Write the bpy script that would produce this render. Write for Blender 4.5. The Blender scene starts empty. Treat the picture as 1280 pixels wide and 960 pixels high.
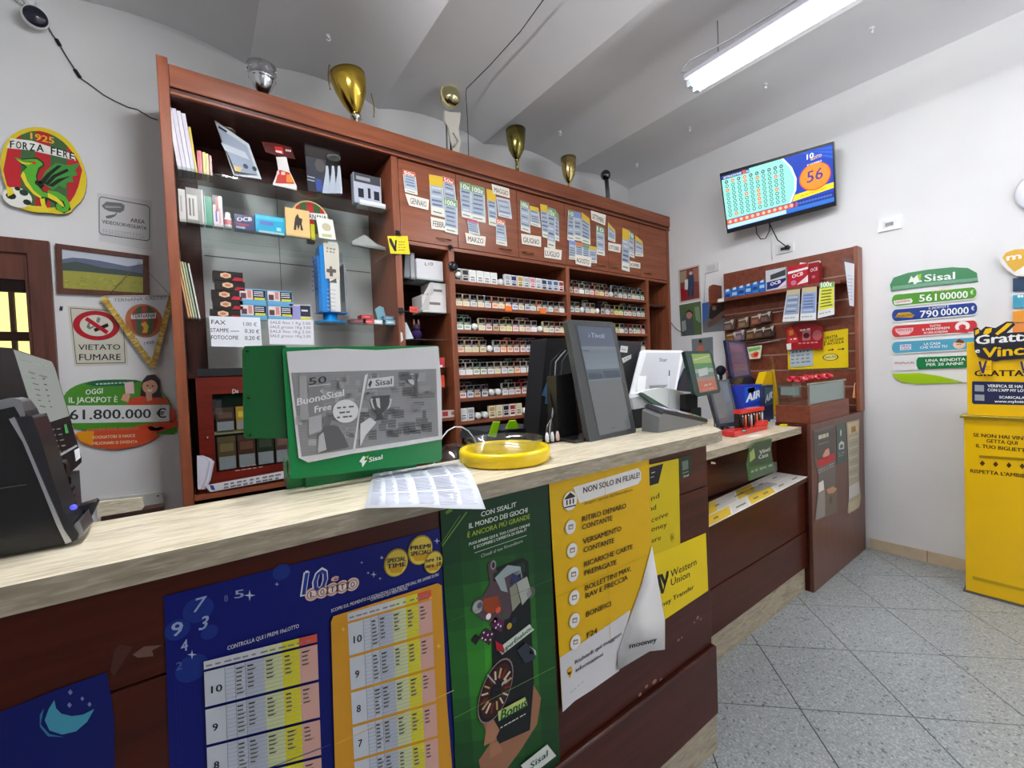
import bpy, math, random
from mathutils import Vector, Matrix
from mathutils.geometry import tessellate_polygon
random.seed(7)
SC = bpy.context.scene
COL = SC.collection
# ---------------------------------------------------------------- camera
FPX = 538.3; EYE = 1.40
YAW, PIT, ROL = [math.radians(a) for a in (36.1595, -1.5519, 2.26993)]
_f = Vector((math.sin(YAW)*math.cos(PIT), math.cos(YAW)*math.cos(PIT), math.sin(PIT)))
_r0 = Vector((math.cos(YAW), -math.sin(YAW), 0)); _d0 = _f.cross(_r0)
_r = _r0*math.cos(ROL) + _d0*math.sin(ROL); _d = -_r0*math.sin(ROL) + _d0*math.cos(ROL)
CAM = Vector((0, 0, EYE))
cd = bpy.data.cameras.new('camera'); cam = bpy.data.objects.new('camera', cd); COL.objects.link(cam)
cam.matrix_world = Matrix(((_r.x, -_d.x, -_f.x, 0), (_r.y, -_d.y, -_f.y, 0), (_r.z, -_d.z, -_f.z, EYE), (0, 0, 0, 1)))
cd.sensor_width = 36; cd.lens = FPX/1280*36; cd.clip_start = .02; cd.clip_end = 60
SC.camera = cam
# ---------------------------------------------------------------- world, light, exposure
W = bpy.data.worlds.new('shop_front_daylight'); SC.world = W; W.use_nodes = True
WB = W.node_tree.nodes['Background']; WB.inputs[0].default_value = (.95, .97, 1, 1); WB.inputs[1].default_value = .8
TUBE_STRENGTH = 21
SC.view_settings.view_transform = 'Standard'; SC.view_settings.look = 'None'
SC.view_settings.gamma = 1; SC.view_settings.use_curve_mapping = False
SC.view_settings.exposure = 1.2
# ---------------------------------------------------------------- measuring
def ray(px, py): return _r*((px-640)/FPX) + _d*((py-480)/FPX) + _f
def at(px, py, ax, v):
    d = ray(px, py); i = 'xyz'.index(ax)
    return CAM + d*((v-CAM[i])/d[i])
class Plane:
    def __init__(s, p, n):
        s.p = Vector(p); s.n = Vector(n).normalized()
        if s.n.dot(CAM-s.p) < 0: s.n = -s.n
    def at(s, px, py):
        d = ray(px, py); return CAM + d*((s.p-CAM).dot(s.n)/d.dot(s.n))
def PY(y): return Plane((0, y, 0), (0, 1, 0))
def PX(x): return Plane((x, 0, 0), (1, 0, 0))
def PZ(z): return Plane((0, 0, z), (0, 0, 1))
def P3(a, b, c): return Plane(a, (Vector(b)-Vector(a)).cross(Vector(c)-Vector(a)))
def lin(c):
    if isinstance(c, str):
        c = c.lstrip('#'); c = [int(c[i:i+2], 16) for i in (0, 2, 4)]
    o = []
    for v in c[:3]:
        v /= 255; o.append(v/12.92 if v <= .04045 else ((v+.055)/1.055)**2.4)
    return (*o, 1)
# ---------------------------------------------------------------- materials
MATS = {}
def nt(name):
    m = bpy.data.materials.new(name); m.use_nodes = True
    n = m.node_tree; return m, n, n.nodes['Principled BSDF']
def attr_mat(name, rough, metal=0, spec=.5, emit=0, coat=0):
    m, t, b = nt(name)
    a = t.nodes.new('ShaderNodeAttribute'); a.attribute_name = 'Col'
    t.links.new(a.outputs['Color'], b.inputs['Base Color'])
    b.inputs['Roughness'].default_value = rough; b.inputs['Metallic'].default_value = metal
    b.inputs['Specular IOR Level'].default_value = spec; b.inputs['Coat Weight'].default_value = coat
    if emit:
        t.links.new(a.outputs['Color'], b.inputs['Emission Color']); b.inputs['Emission Strength'].default_value = emit
        b.inputs['Base Color'].default_value = (.02, .02, .02, 1)
        for l in list(t.links):
            if l.to_socket == b.inputs['Base Color']: t.links.remove(l)
    MATS[name] = m
attr_mat('print', .55, spec=.35); attr_mat('gloss', .22); attr_mat('matte', .85, spec=.2); attr_mat('poster', .4, spec=.22)
attr_mat('metal', .16, 1); attr_mat('brushed', .35, 1); attr_mat('screen', .15, emit=.62); attr_mat('glow', .5, emit=1.0)
attr_mat('dimscreen', .15, emit=.25)
def wood(name, c1, c2, rough, vertical=False, scale=1.):
    m, t, b = nt(name); N = t.nodes; L = t.links
    g = N.new('ShaderNodeNewGeometry'); mp = N.new('ShaderNodeMapping')
    mp.inputs['Scale'].default_value = (14*scale, 14*scale, 1.1*scale) if vertical else (1.1*scale, 14*scale, 14*scale)
    n1 = N.new('ShaderNodeTexNoise'); n1.inputs['Scale'].default_value = 2.2; n1.inputs['Detail'].default_value = 5; n1.inputs['Distortion'].default_value = .7
    r = N.new('ShaderNodeValToRGB'); r.color_ramp.elements[0].color = lin(c1); r.color_ramp.elements[1].color = lin(c2)
    r.color_ramp.elements[0].position = .3; r.color_ramp.elements[1].position = .72
    L.new(g.outputs['Position'], mp.inputs['Vector']); L.new(mp.outputs[0], n1.inputs['Vector'])
    L.new(n1.outputs['Fac'], r.inputs[0]); L.new(r.outputs[0], b.inputs['Base Color'])
    b.inputs['Roughness'].default_value = rough; b.inputs['Specular IOR Level'].default_value = .22 if name == 'board' else .35
    MATS[name] = m
wood('cherry', '78402a', '925438', .34); wood('cherry_v', '78402a', '925438', .34, True)
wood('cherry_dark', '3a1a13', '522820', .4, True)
wood('board', '3a150d', '4e1f13', .3); wood('board_v', '58362c', '6a4236', .3, True)
wood('redwood', '54140d', '6b2013', .3); wood('doorwood', '4a2a20', '63392c', .45, True)
wood('slatwood', '683020', '80452e', .4)
def speckle(name, base, cols, scale, rough, bump=0, stretch=(1, 1, 1), spec=.4):
    m, t, b = nt(name); N = t.nodes; L = t.links
    g = N.new('ShaderNodeNewGeometry'); mp = N.new('ShaderNodeMapping'); mp.inputs['Scale'].default_value = stretch
    L.new(g.outputs['Position'], mp.inputs['Vector'])
    prev = None
    for i, (c, sc, lo, hi, kind) in enumerate(cols):
        if kind == 'v':
            n = N.new('ShaderNodeTexVoronoi'); n.inputs['Scale'].default_value = sc; out = n.outputs['Color']
            sx = N.new('ShaderNodeSeparateColor'); L.new(out, sx.inputs[0]); out = sx.outputs[0]
        else:
            n = N.new('ShaderNodeTexNoise'); n.inputs['Scale'].default_value = sc; n.inputs['Detail'].default_value = 6; out = n.outputs['Fac']
        L.new(mp.outputs[0], n.inputs['Vector'])
        r = N.new('ShaderNodeMapRange'); r.inputs[1].default_value = lo; r.inputs[2].default_value = hi
        L.new(out, r.inputs[0])
        mx = N.new('ShaderNodeMix'); mx.data_type = 'RGBA'
        L.new(r.outputs[0], mx.inputs[0])
        if prev is None: mx.inputs[6].default_value = lin(base)
        else: L.new(prev, mx.inputs[6])
        mx.inputs[7].default_value = lin(c); prev = mx.outputs[2]
    L.new(prev, b.inputs['Base Color']); b.inputs['Roughness'].default_value = rough; b.inputs['Specular IOR Level'].default_value = spec
    if bump:
        n = N.new('ShaderNodeTexNoise'); n.inputs['Scale'].default_value = scale; n.inputs['Detail'].default_value = 4
        bp = N.new('ShaderNodeBump'); bp.inputs['Strength'].default_value = bump; bp.inputs['Distance'].default_value = .004
        L.new(g.outputs['Position'], n.inputs['Vector']); L.new(n.outputs['Fac'], bp.inputs['Height']); L.new(bp.outputs[0], b.inputs['Normal'])
    MATS[name] = m
speckle('plaster', 'dedede', [('d6d6d7', 1.6, .35, .75, 'n')], 55, .9, .14, spec=.15)
speckle('ceiling_plaster', 'e4e4e6', [('dadadd', 1.3, .35, .75, 'n')], 45, .92, .15, spec=.1)
speckle('terrazzo', '989c9e', [('888e90', 210, .55, .75, 'v'), ('a8adad', 170, .78, .84, 'v'), ('6e7376', 130, .95, .965, 'v')], 30, .2)
speckle('travertine', 'd8cdb4', [('a89a7e', 9, .42, .72, 'n'), ('e6dec9', 24, .5, .7, 'n'), ('8d7f66', 30, .66, .74, 'n')], 30, .3, stretch=(1.1, 9, 9))
speckle('travertine_edge', 'a39884', [('857a66', 9, .42, .72, 'n'), ('b7ac97', 24, .5, .7, 'n')], 30, .55, stretch=(1.1, 9, 9))
speckle('skirt_tile', 'cdbba0', [('b9a488', 6, .4, .7, 'n')], 30, .4)
speckle('grey_panel', 'cccdcb', [('bcbdbc', 3, .3, .7, 'n')], 30, .35)
def glassy(name, col, clear, rough=.03):
    m, t, b = nt(name); N = t.nodes; L = t.links
    tr = N.new('ShaderNodeBsdfTransparent'); tr.inputs[0].default_value = col
    gl = N.new('ShaderNodeBsdfGlossy'); gl.inputs['Roughness'].default_value = rough
    fr = N.new('ShaderNodeLayerWeight'); fr.inputs[0].default_value = .5
    pw = N.new('ShaderNodeMath'); pw.operation = 'POWER'; pw.inputs[1].default_value = 4; L.new(fr.outputs['Facing'], pw.inputs[0])
    mr = N.new('ShaderNodeMath'); mr.operation = 'MULTIPLY_ADD'; mr.inputs[1].default_value = .55; mr.inputs[2].default_value = clear
    L.new(pw.outputs[0], mr.inputs[0]); mx = N.new('ShaderNodeMixShader')
    L.new(mr.outputs[0], mx.inputs[0]); L.new(tr.outputs[0], mx.inputs[1]); L.new(gl.outputs[0], mx.inputs[2])
    L.new(mx.outputs[0], N['Material Output'].inputs[0]); MATS[name] = m
glassy('glass', (.90, .94, .925, 1), .03); glassy('acrylic', (.88, .9, .92, 1), .05); glassy('plastic_film', (.93, .94, .95, 1), .10, .12)
# ---------------------------------------------------------------- mesh builder
TXT = {}
def glyphs(s, bold=0):
    k = (s, bold)
    if k not in TXT:
        cu = bpy.data.curves.new('t', 'FONT'); cu.body = s; cu.resolution_u = 2; cu.offset = 0
        cu.fill_mode = 'FRONT'; ob = bpy.data.objects.new('t', cu); COL.objects.link(ob)
        bpy.context.view_layer.update()
        me = ob.to_mesh(); v = [(a.co.x, a.co.y) for a in me.vertices]; f = [tuple(p.vertices) for p in me.polygons]
        ob.to_mesh_clear(); bpy.data.objects.remove(ob); bpy.data.curves.remove(cu)
        if not v: v = [(0, 0), (1, 0)]
        x0 = min(a[0] for a in v); x1 = max(a[0] for a in v)
        if bold and v:      # heavier strokes: the same outline laid three times, slightly shifted
            d = bold*.62; n = len(v); v = [(a[0]+dx, a[1]+dy) for dx, dy in ((-d, -d*.4), (0, d*.4), (d, -d*.4)) for a in v]; f = f+[tuple(i+n for i in p) for p in f]+[tuple(i+2*n for i in p) for p in f]
            x0 -= d; x1 += d
        TXT[k] = ([((a[0]-x0)/(x1-x0+1e-6), a[1]/.70) for a in v], f, (x1-x0)/.70)
    return TXT[k]
class B:
    def __init__(s): s.v = []; s.f = []; s.m = []; s.c = []; s.sm = []; s.mn = []
    def add(s, vs, fs, mat, col=(200, 200, 200), smooth=False):
        o = len(s.v); s.v += [Vector(a) for a in vs]
        if mat not in s.mn: s.mn.append(mat)
        mi = s.mn.index(mat); c = lin(col)
        for f in fs: s.f.append([o+i for i in f]); s.m.append(mi); s.c.append(c); s.sm.append(smooth)
        return s
    def quad(s, a, b, c, d, mat, col=(200, 200, 200)): return s.add([a, b, c, d], [(0, 1, 2, 3)], mat, col)
    def box(s, x0, x1, y0, y1, z0, z1, mat, col=(200, 200, 200), R=None):
        vs = [(x, y, z) for z in (z0, z1) for y in (y0, y1) for x in (x0, x1)]
        if R is not None: vs = [R @ Vector(v) for v in vs]
        return s.add(vs, [(0, 2, 3, 1), (4, 5, 7, 6), (0, 1, 5, 4), (2, 6, 7, 3), (0, 4, 6, 2), (1, 3, 7, 5)], mat, col)
    def slab(s, pts, vec, mat, col=(200, 200, 200), side=None, sidecol=None):   # polygon extruded by vec, both caps
        n = len(pts); pts = [Vector(p) for p in pts]; vec = Vector(vec)
        vs = pts + [p+vec for p in pts]
        tri = tessellate_polygon([pts]) if n > 4 else [tuple(range(n))]
        s.add(vs, [tuple(t) for t in tri] + [tuple(i+n for i in reversed(t)) for t in tri], mat, col)
        s.add(vs, [(i, (i+1) % n, (i+1) % n+n, i+n) for i in range(n)], side or mat, sidecol or col)
        return s
    def tube(s, path, r, mat, col=(200, 200, 200), n=8, closed=False):
        path = [Vector(p) for p in path]; vs = []; m = len(path); rr = r if isinstance(r, (list, tuple)) else [r]*m
        up = None
        for i, p in enumerate(path):
            t = (path[(i+1) % m if closed else min(i+1, m-1)] - path[(i-1) % m if closed else max(i-1, 0)]).normalized()
            if up is None:
                up = Vector((0, 0, 1)) if abs(t.z) < .9 else Vector((1, 0, 0))
            a = t.cross(up).normalized(); b = a.cross(t).normalized(); up = b
            for k in range(n):
                q = 2*math.pi*k/n; vs.append(p + a*(math.cos(q)*rr[i]) + b*(math.sin(q)*rr[i]))
        fs = []
        for i in range(m if closed else m-1):
            j = (i+1) % m
            fs += [(i*n+k, i*n+(k+1) % n, j*n+(k+1) % n, j*n+k) for k in range(n)]
        if not closed: fs += [tuple(range(n-1, -1, -1)), tuple((m-1)*n+k for k in range(n))]
        return s.add(vs, fs, mat, col, True)
    def lathe(s, c, prof, mat, col=(200, 200, 200), n=24, R=None, smooth=True):
        vs = []; c = Vector(c)
        for r, z in prof:
            for k in range(n):
                q = 2*math.pi*k/n; v = Vector((r*math.cos(q), r*math.sin(q), z)); vs.append(c + (R @ v if R is not None else v))
        fs = [(i*n+k, i*n+(k+1) % n, (i+1)*n+(k+1) % n, (i+1)*n+k) for i in range(len(prof)-1) for k in range(n)]
        return s.add(vs, fs, mat, col, smooth)
    def ball(s, c, r, mat, col=(200, 200, 200), n=12, sc=(1, 1, 1)):
        vs = []; c = Vector(c)
        for i in range(n//2+1):
            ph = math.pi*i/(n//2)
            for k in range(n):
                q = 2*math.pi*k/n; vs.append(c + Vector((r*sc[0]*math.sin(ph)*math.cos(q), r*sc[1]*math.sin(ph)*math.sin(q), r*sc[2]*math.cos(ph))))
        return s.add(vs, [(i*n+k, i*n+(k+1) % n, (i+1)*n+(k+1) % n, (i+1)*n+k) for i in range(n//2) for k in range(n)], mat, col, True)
    def build(s, name, parent=None, base=None, bevel=0):
        xs = [v.x for v in s.v]; ys = [v.y for v in s.v]; zs = [v.z for v in s.v]
        if base is None:
            base = Vector(((min(xs)+max(xs))/2, (min(ys)+max(ys))/2, min(zs)))
        base = Vector(base)
        me = bpy.data.meshes.new(name); me.from_pydata([v-base for v in s.v], [], s.f)
        for mn in s.mn: me.materials.append(MATS[mn])
        me.polygons.foreach_set('material_index', s.m); me.polygons.foreach_set('use_smooth', s.sm)
        ca = me.color_attributes.new('Col', 'FLOAT_COLOR', 'CORNER'); d = []
        for p, c in zip(me.polygons, s.c): d += c*p.loop_total
        ca.data.foreach_set('color', d); me.update()
        o = bpy.data.objects.new(name, me); COL.objects.link(o); o.location = base
        o['wl'] = list(base)
        if parent is not None: adopt(o, parent)
        if bevel:
            m = o.modifiers.new('bevel', 'BEVEL'); m.width = bevel; m.segments = 2; m.limit_method = 'ANGLE'; m.angle_limit = .6
        return o
def adopt(o, parent):
    o.parent = parent; o.location = Vector(o['wl']) - Vector(parent['wl'])
def tag(o, label, cat, group=None, kind=None):
    if label: o['label'] = label
    if cat: o['category'] = cat
    if group: o['group'] = group
    if kind: o['kind'] = kind
    return o
def thing(name, label, cat, base, group=None):
    o = bpy.data.objects.new(name, None); COL.objects.link(o); o.location = base; o['wl'] = list(base)
    o.empty_display_size = .05
    return tag(o, label, cat, group)
def struct(o): o['kind'] = 'structure'; return o
def copy_tree(o, loc):
    c = o.copy(); COL.objects.link(c); c['wl'] = list(loc); c.location = loc
    for ch in o.children:
        d = ch.copy(); COL.objects.link(d); d.parent = c
    return c
# flat print laid in layers on a plane, given in photograph pixels seen on that plane
class Print:
    STEP = .00035
    def __init__(s, plane, b=None, mat='print', start=1):
        s.pl = plane; s.b = b or B(); s.mat = mat; s.l = start
    def P(s, p, l=None): return s.pl.at(*p) + s.pl.n*(s.STEP*(s.l if l is None else l))
    def up(s): s.l += 1; return s
    def poly(s, pts, col, mat=None):
        q = [s.P(p) for p in pts]
        if len(q) > 4: s.b.add(q, [tuple(t) for t in tessellate_polygon([q])], mat or s.mat, col)
        else: s.b.add(q, [tuple(range(len(q)))], mat or s.mat, col)
        return s
    def disc(s, c, r, col, n=18, k=1, ang=0, mat=None):    # true circle of pixel height radius r (k: width factor)
        o = s.P(c); rr = (s.P((c[0], c[1]-r))-o).length
        v = Vector((0, 0, 1)); v = (v - s.pl.n*v.dot(s.pl.n)).normalized() if abs(s.pl.n.z) < .95 else Vector((0, 1, 0))
        u = v.cross(s.pl.n).normalized()
        pts = []
        for i in range(n):
            a = 2*math.pi*i/n; x, y = math.cos(a)*k, math.sin(a)
            x, y = x*math.cos(ang)-y*math.sin(ang), x*math.sin(ang)+y*math.cos(ang)
            pts.append(o+u*(x*rr)+v*(y*rr))
        s.b.add(pts, [tuple(range(n))], mat or s.mat, col); return s
    def line(s, p, q, w, col):
        dx, dy = q[0]-p[0], q[1]-p[1]; L = math.hypot(dx, dy) or 1; nx, ny = -dy/L*w/2, dx/L*w/2
        return s.poly([(p[0]+nx, p[1]+ny), (q[0]+nx, q[1]+ny), (q[0]-nx, q[1]-ny), (p[0]-nx, p[1]-ny)], col)
    def text(s, t, a, b, h, col, bold=.02, mat=None, ital=0):
        vs, fs, _ = glyphs(t, bold); A = s.P(a); Bp = s.P(b); U = Bp-A
        V = s.P((a[0], a[1]-h))-A
        m_ = len(vs)//3 if bold else len(vs)+1; N_ = s.pl.n*.00011
        s.b.add([A+U*(x+ital*y*h/max(1, abs(b[0]-a[0])))+V*y+N_*(i//m_) for i, (x, y) in enumerate(vs)], fs, mat or s.mat, col); return s
    def bars(s, a, b, h, col, n=6, rows=1, gap=2., rnd=True):   # fine unreadable print as short dashes
        for r in range(rows):
            x = 0.
            for i in range(n):
                w = 1/n*(random.uniform(.45, .9) if rnd else .7)
                y = r*gap
                p = (a[0]+(b[0]-a[0])*x, a[1]+(b[1]-a[1])*x+y); q = (a[0]+(b[0]-a[0])*(x+w), a[1]+(b[1]-a[1])*(x+w)+y)
                s.poly([p, q, (q[0], q[1]-h), (p[0], p[1]-h)], col); x += 1/n
        return s
def sheet(name, plane, pts, col, label, cat, group=None, th=.0006, mat='print', parent=None, off=.001):
    """thin sheet cut to an outline, returns (builder, Print)"""
    b = B(); q = [plane.at(*p)+plane.n*off for p in pts]
    b.slab([p-plane.n*th for p in q], plane.n*th, mat, col)
    pr = Print(plane, b, mat); pr.pl = Plane(plane.p+plane.n*off, plane.n)
    b.meta = (name, label, cat, group, parent); return b, pr
def done(b, **k):
    name, label, cat, group, parent = b.meta
    o = b.build(name, parent, **k)
    if parent is None: tag(o, label, cat, group)
    return o
def chaikin(pts, n=1):
    for _ in range(n):
        o = []
        for i in range(len(pts)):
            a, c = pts[i], pts[(i+1) % len(pts)]; o += [(a[0]*.75+c[0]*.25, a[1]*.75+c[1]*.25), (a[0]*.25+c[0]*.75, a[1]*.25+c[1]*.75)]
        pts = o
    return pts
def X(px, py, y): return at(px, py, 'y', y).x
def Z(px, py, y): return at(px, py, 'y', y).z
# ================================================================ THE SETTING
XR, YB = 3.946, 3.083; XL, YF = -2.4, -2.3; ZT = 3.345
b = B(); b.box(XL, XR+.1, YF, YB+.1, -.12, -.006, 'matte', (44, 46, 48)); floor = struct(b.build('floor'))
def clip(poly, ax, v, keep_less):
    out = []
    for i in range(len(poly)):
        a, c = poly[i], poly[(i+1) % len(poly)]; ia = (a[ax] <= v) == keep_less; ic = (c[ax] <= v) == keep_less
        if ia: out.append(a)
        if ia != ic:
            t = (v-a[ax])/(c[ax]-a[ax]); out.append([a[0]+(c[0]-a[0])*t, a[1]+(c[1]-a[1])*t])
    return out
D = .573/2; g = .003
tilemesh = None
for i in range(-16, 17):
    for j in range(-16, 17):
        cx = 2.756 + (i+j)*D; cy = .43-D + (i-j)*D
        if not (XL+.2 < cx < XR+D and YF < cy < 1.5): continue
        if cy < -1.3 and (cx < .6): continue
        if cx < -.7: continue
        e = D-g; P = [[cx+e, cy], [cx, cy+e], [cx-e, cy], [cx, cy-e]]
        Q = clip(clip(P, 0, XR-.001, True), 1, YF+.01, False)
        if len(Q) < 3: continue
        if len(Q) == 4 and Q == P and tilemesh:
            o = bpy.data.objects.new('floor_tile', tilemesh); COL.objects.link(o); o['wl'] = [cx, cy, -.006]; adopt(o, floor)
        else:
            b = B(); b.slab([(x, y, -.006) for x, y in Q], (0, 0, .006), 'terrazzo')
            o = b.build('floor_tile', floor, base=(cx, cy, -.006))
            if Q == P: tilemesh = o.data
b = B(); b.box(XR, XR+.12, YF, YB+.12, 0, 3.6, 'plaster'); struct(b.build('wall_right'))
# back wall with the doorway opening at the left
DX1 = -.555; DZ = 2.135
b = B()
b.box(DX1, XR, YB, YB+.12, 0, 3.6, 'plaster'); b.box(XL-.1, DX1, YB, YB+.12, DZ, 3.6, 'plaster'); b.box(XL-.1, -1.45, YB, YB+.12, 0, DZ, 'plaster')
struct(b.build('wall_back'))
b = B(); b.box(XL-.12, XL, YF, YB, 0, 3.6, 'plaster'); struct(b.build('wall_left'))
b = B(); b.box(XL, 1.5, YF-.12, YF, 0, 3.6, 'plaster'); b.box(1.5, XR+.12, YF-.12, YF, 2.75, 3.6, 'plaster'); struct(b.build('wall_front'))   # unseen; shop opening kept to its right so daylight misses the left counter front
# ceiling: shallow barrel vaults springing from beams that run away from the camera
b = B(); xs = [-2.45, -1.5, -.57, .35, 1.15, 2.05, 3.02, XR+.1]; pr = []
for i in range(len(xs)-1):
    for k in range(10):
        t = k/10; pr.append((xs[i]+(xs[i+1]-xs[i])*t, ZT-.004+.075*math.sin(math.pi*t)**.8))
pr.append((xs[-1], ZT))
n = len(pr); vs = [(x, y, z) for y in (YF, YB+.1) for x, z in pr]
b.add(vs, [(k, k+n, k+1+n, k+1) for k in range(n-1)], 'ceiling_plaster', (0, 0, 0), True)
b.box(XL-.1, XR+.1, YF, YB+.1, 3.5, 3.6, 'ceiling_plaster')
struct(b.build('ceiling'))
# creases stay sharp: split normals at the beams
ce = bpy.data.objects['ceiling']
ce.modifiers.new('edges', 'EDGE_SPLIT').split_angle = .35
# skirting of stone tiles along the right wall
base_r = B().box(XR-.006, XR, YF+.05, 1.0, 0, .078, 'matte', (150, 140, 125)).build('baseboard_right'); struct(base_r)
y = 1.005
for w in (.31, .40, .40, .40, .40, .40, .40, .40):
    B().box(XR-.016, XR-.006, y-w+.002, y-.002, .001, .08, 'skirt_tile').build('skirting_tile', base_r); y -= w
# doorway, leaf with lit panes
door = B(); door.box(DX1-.075, DX1, YB-.03, YB+.06, 0, DZ, 'doorwood'); door.box(-1.45, DX1-.075, YB-.03, YB+.06, DZ-.07, DZ, 'doorwood')
door.box(-1.52, -1.45, YB-.03, YB+.06, 0, DZ, 'doorwood')
door = struct(door.build('door_1'))
lf = B(); xr = X(36, 400, YB); zt1, zt0 = Z(20, 365, YB), Z(20, 415, YB); z2 = Z(20, 426, YB)
lf.box(xr, DX1-.075, YB-.015, YB+.03, .01, DZ-.07, 'doorwood'); lf.box(-1.45, xr, YB-.015, YB+.03, Z(20, 350, YB), DZ-.07, 'doorwood')
lf.box(-1.45, xr, YB-.01, YB+.03, zt1, Z(20, 350, YB), 'matte', (24, 14, 12))
lf.box(-1.45, xr, YB-.012, YB+.03, z2, zt0, 'matte', (40, 22, 18)); lf.box(-1.45, xr, YB-.01, YB+.03, .01, 1.2, 'doorwood')
lf.box(-.705, -.69, YB-.01, YB+.03, 1.2, zt1, 'matte', (60, 40, 34))
lf.build('door_leaf', door)
B().box(-1.45, xr, YB+.02, YB+.025, zt0, zt1, 'glow', (205, 196, 120)).build('pane', door)
B().box(-1.45, xr, YB+.02, YB+.025, 1.2, z2, 'glow', (205, 196, 120)).build('pane', door)
B().box(xr+.002, xr+.012, YB-.022, YB-.015, .02, DZ-.09, 'doorwood').build('door_bead', door)
# ceiling hooks
for px, py, l in [(410, 45, 'small white hook on the ceiling above the gold cup'), (700, 165, 'small white hook on the ceiling above the thin gold goblet'),
                  (796, 205, 'small white hook on the ceiling near the back right corner'), (862, 160, 'small white hook on the ceiling left of the television'),
                  (957, 105, 'small white hook on the ceiling below the fluorescent lamp'), (1090, 35, 'small white hook on the ceiling right of the lamp, nearest the camera')]:
    p = at(px, py, 'z', ZT+.03); b = B(); b.lathe((p.x, p.y, p.z-.004), [(0, 0), (.014, 0), (.012, .008), (0, .01)], 'matte', (225, 225, 225), 10)
    pts = [(p.x+.012*math.sin(a), p.y, p.z-.016+.012*math.cos(a)) for a in [i*.6 for i in range(8)]]
    b.tube(pts, .0035, 'matte', (230, 230, 230), 6); tag(b.build('ceiling_hook'), l, 'hook')
# fluorescent batten lamps hung on wires; only the first is in view, the other two are added fill
mt, t_, b_ = nt('tube_light'); b_.inputs['Base Color'].default_value = (.8, .8, .8, 1); b_.inputs['Emission Color'].default_value = (.97, .985, 1, 1); b_.inputs['Emission Strength'].default_value = TUBE_STRENGTH
mt2 = mt.copy(); mt2.node_tree.nodes['Principled BSDF'].inputs['Emission Strength'].default_value = TUBE_STRENGTH*2.9
def batten(xc, y0, y1, label, mt):
    lamp = thing('fluorescent_lamp', label, 'lamp', (xc, (y0+y1)/2, 3.11))
    b = B(); b.slab([(xc-.082, y1, 3.11), (xc-.082, y1, 3.135), (xc-.05, y1, 3.165), (xc+.05, y1, 3.165), (xc+.082, y1, 3.135), (xc+.082, y1, 3.11)], (0, y0-y1, 0), 'matte', (205, 205, 215))
    b.build('lamp_housing', lamp)
    for sx in (xc-.034, xc+.034):
        b = B(); b.tube([(sx, y1-.03, 3.088), (sx, y0+.03, 3.088)], .019, 'glow', (255, 255, 255), 8)
        o = b.build('fluorescent_tube', lamp); o.data.materials[0] = mt
        for yy in (y1-.015, y0+.015): B().box(sx-.017, sx+.017, yy-.014, yy+.014, 3.07, 3.11, 'matte', (210, 225, 228)).build('lamp_holder', lamp)
    for yy in (y1-.17, (y0+y1)/2, y0+.12):
        B().tube([(xc, yy, 3.165), (xc, yy, ZT+.03)], .003, 'matte', (120, 120, 120), 5).build('hanging_wire', lamp)
    b = B(); b.tube([(xc-.047, y1-.02, 3.15), (xc-.077, y1+.03, 3.17), (xc-.087, y1-.05, 3.19), (xc-.057, y1-.27, 3.185), (xc-.047, y1-.57, 3.18), (xc-.057, y1-.87, 3.20), (xc-.077, y0+.2, 3.19)], .006, 'matte', (190, 190, 200), 6)
    b.build('power_cord', lamp)
batten(2.517, -.02, 1.47, 'long white fluorescent batten lamp hanging on wires at the top right', mt)
batten(2.517, -1.75, -.26, 'added third fluorescent batten lamp brightening the customer side, unseen behind the viewer', mt)  # unseen lamp added to brighten the lower right wall, bin and floor
batten(.30, .62, 1.86, 'added second fluorescent batten lamp brightening the clerk side, out of view overhead', mt2)  # unseen stronger lamp added to lift the left wall and back cabinet
# ================================================================ THE BIG WALL CABINET
YC = 2.595
cab = thing('shelving_cabinet', 'tall cherry wood wall cabinet filling the whole back wall behind the counter', 'cabinet', (1.93, 2.84, 0))
def cp(name, x0, x1, y0, y1, z0, z1, mat='cherry', col=(0, 0, 0), bev=0, parent=None):
    return B().box(x0, x1, y0, y1, z0, z1, mat, col).build(name, parent or cab, bevel=bev)
cp('side_panel', -.08, -.038, 2.565, YB-.002, 0, 2.93, 'cherry_v', bev=.003)
cp('side_panel', 3.905, 3.942, YC, YB-.002, 0, 2.80, 'cherry_v')
cp('cornice', -.037, 3.944, 2.575, 2.60, 2.805, 2.91, 'cherry', bev=.004)
cp('cornice_moulding', -.037, 3.944, 2.588, 2.60, 2.785, 2.803, 'cherry_dark')
cp('cornice_moulding', -.037, 3.944, 2.578, 2.60, 2.772, 2.785, 'cherry', bev=.003)
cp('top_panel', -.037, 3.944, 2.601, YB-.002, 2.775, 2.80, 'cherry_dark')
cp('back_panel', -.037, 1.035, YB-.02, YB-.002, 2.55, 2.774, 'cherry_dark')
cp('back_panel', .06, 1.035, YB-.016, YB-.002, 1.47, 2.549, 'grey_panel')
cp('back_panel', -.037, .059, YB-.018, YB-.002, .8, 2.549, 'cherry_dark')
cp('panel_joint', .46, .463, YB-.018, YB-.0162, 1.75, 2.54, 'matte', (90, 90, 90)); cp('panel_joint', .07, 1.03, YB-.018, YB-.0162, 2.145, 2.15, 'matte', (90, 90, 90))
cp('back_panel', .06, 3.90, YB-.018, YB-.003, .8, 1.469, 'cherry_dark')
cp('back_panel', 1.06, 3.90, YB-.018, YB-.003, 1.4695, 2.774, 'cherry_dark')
for x0, x1, zt in [(1.036, 1.078, 2.772), (1.41, 1.452, 2.262), (2.49, 2.53, 2.262), (3.552, 3.59, 2.262)]:
    cp('divider', x0, x1, YC, YB-.02, .8, zt, 'cherry_v', bev=.002)
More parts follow.
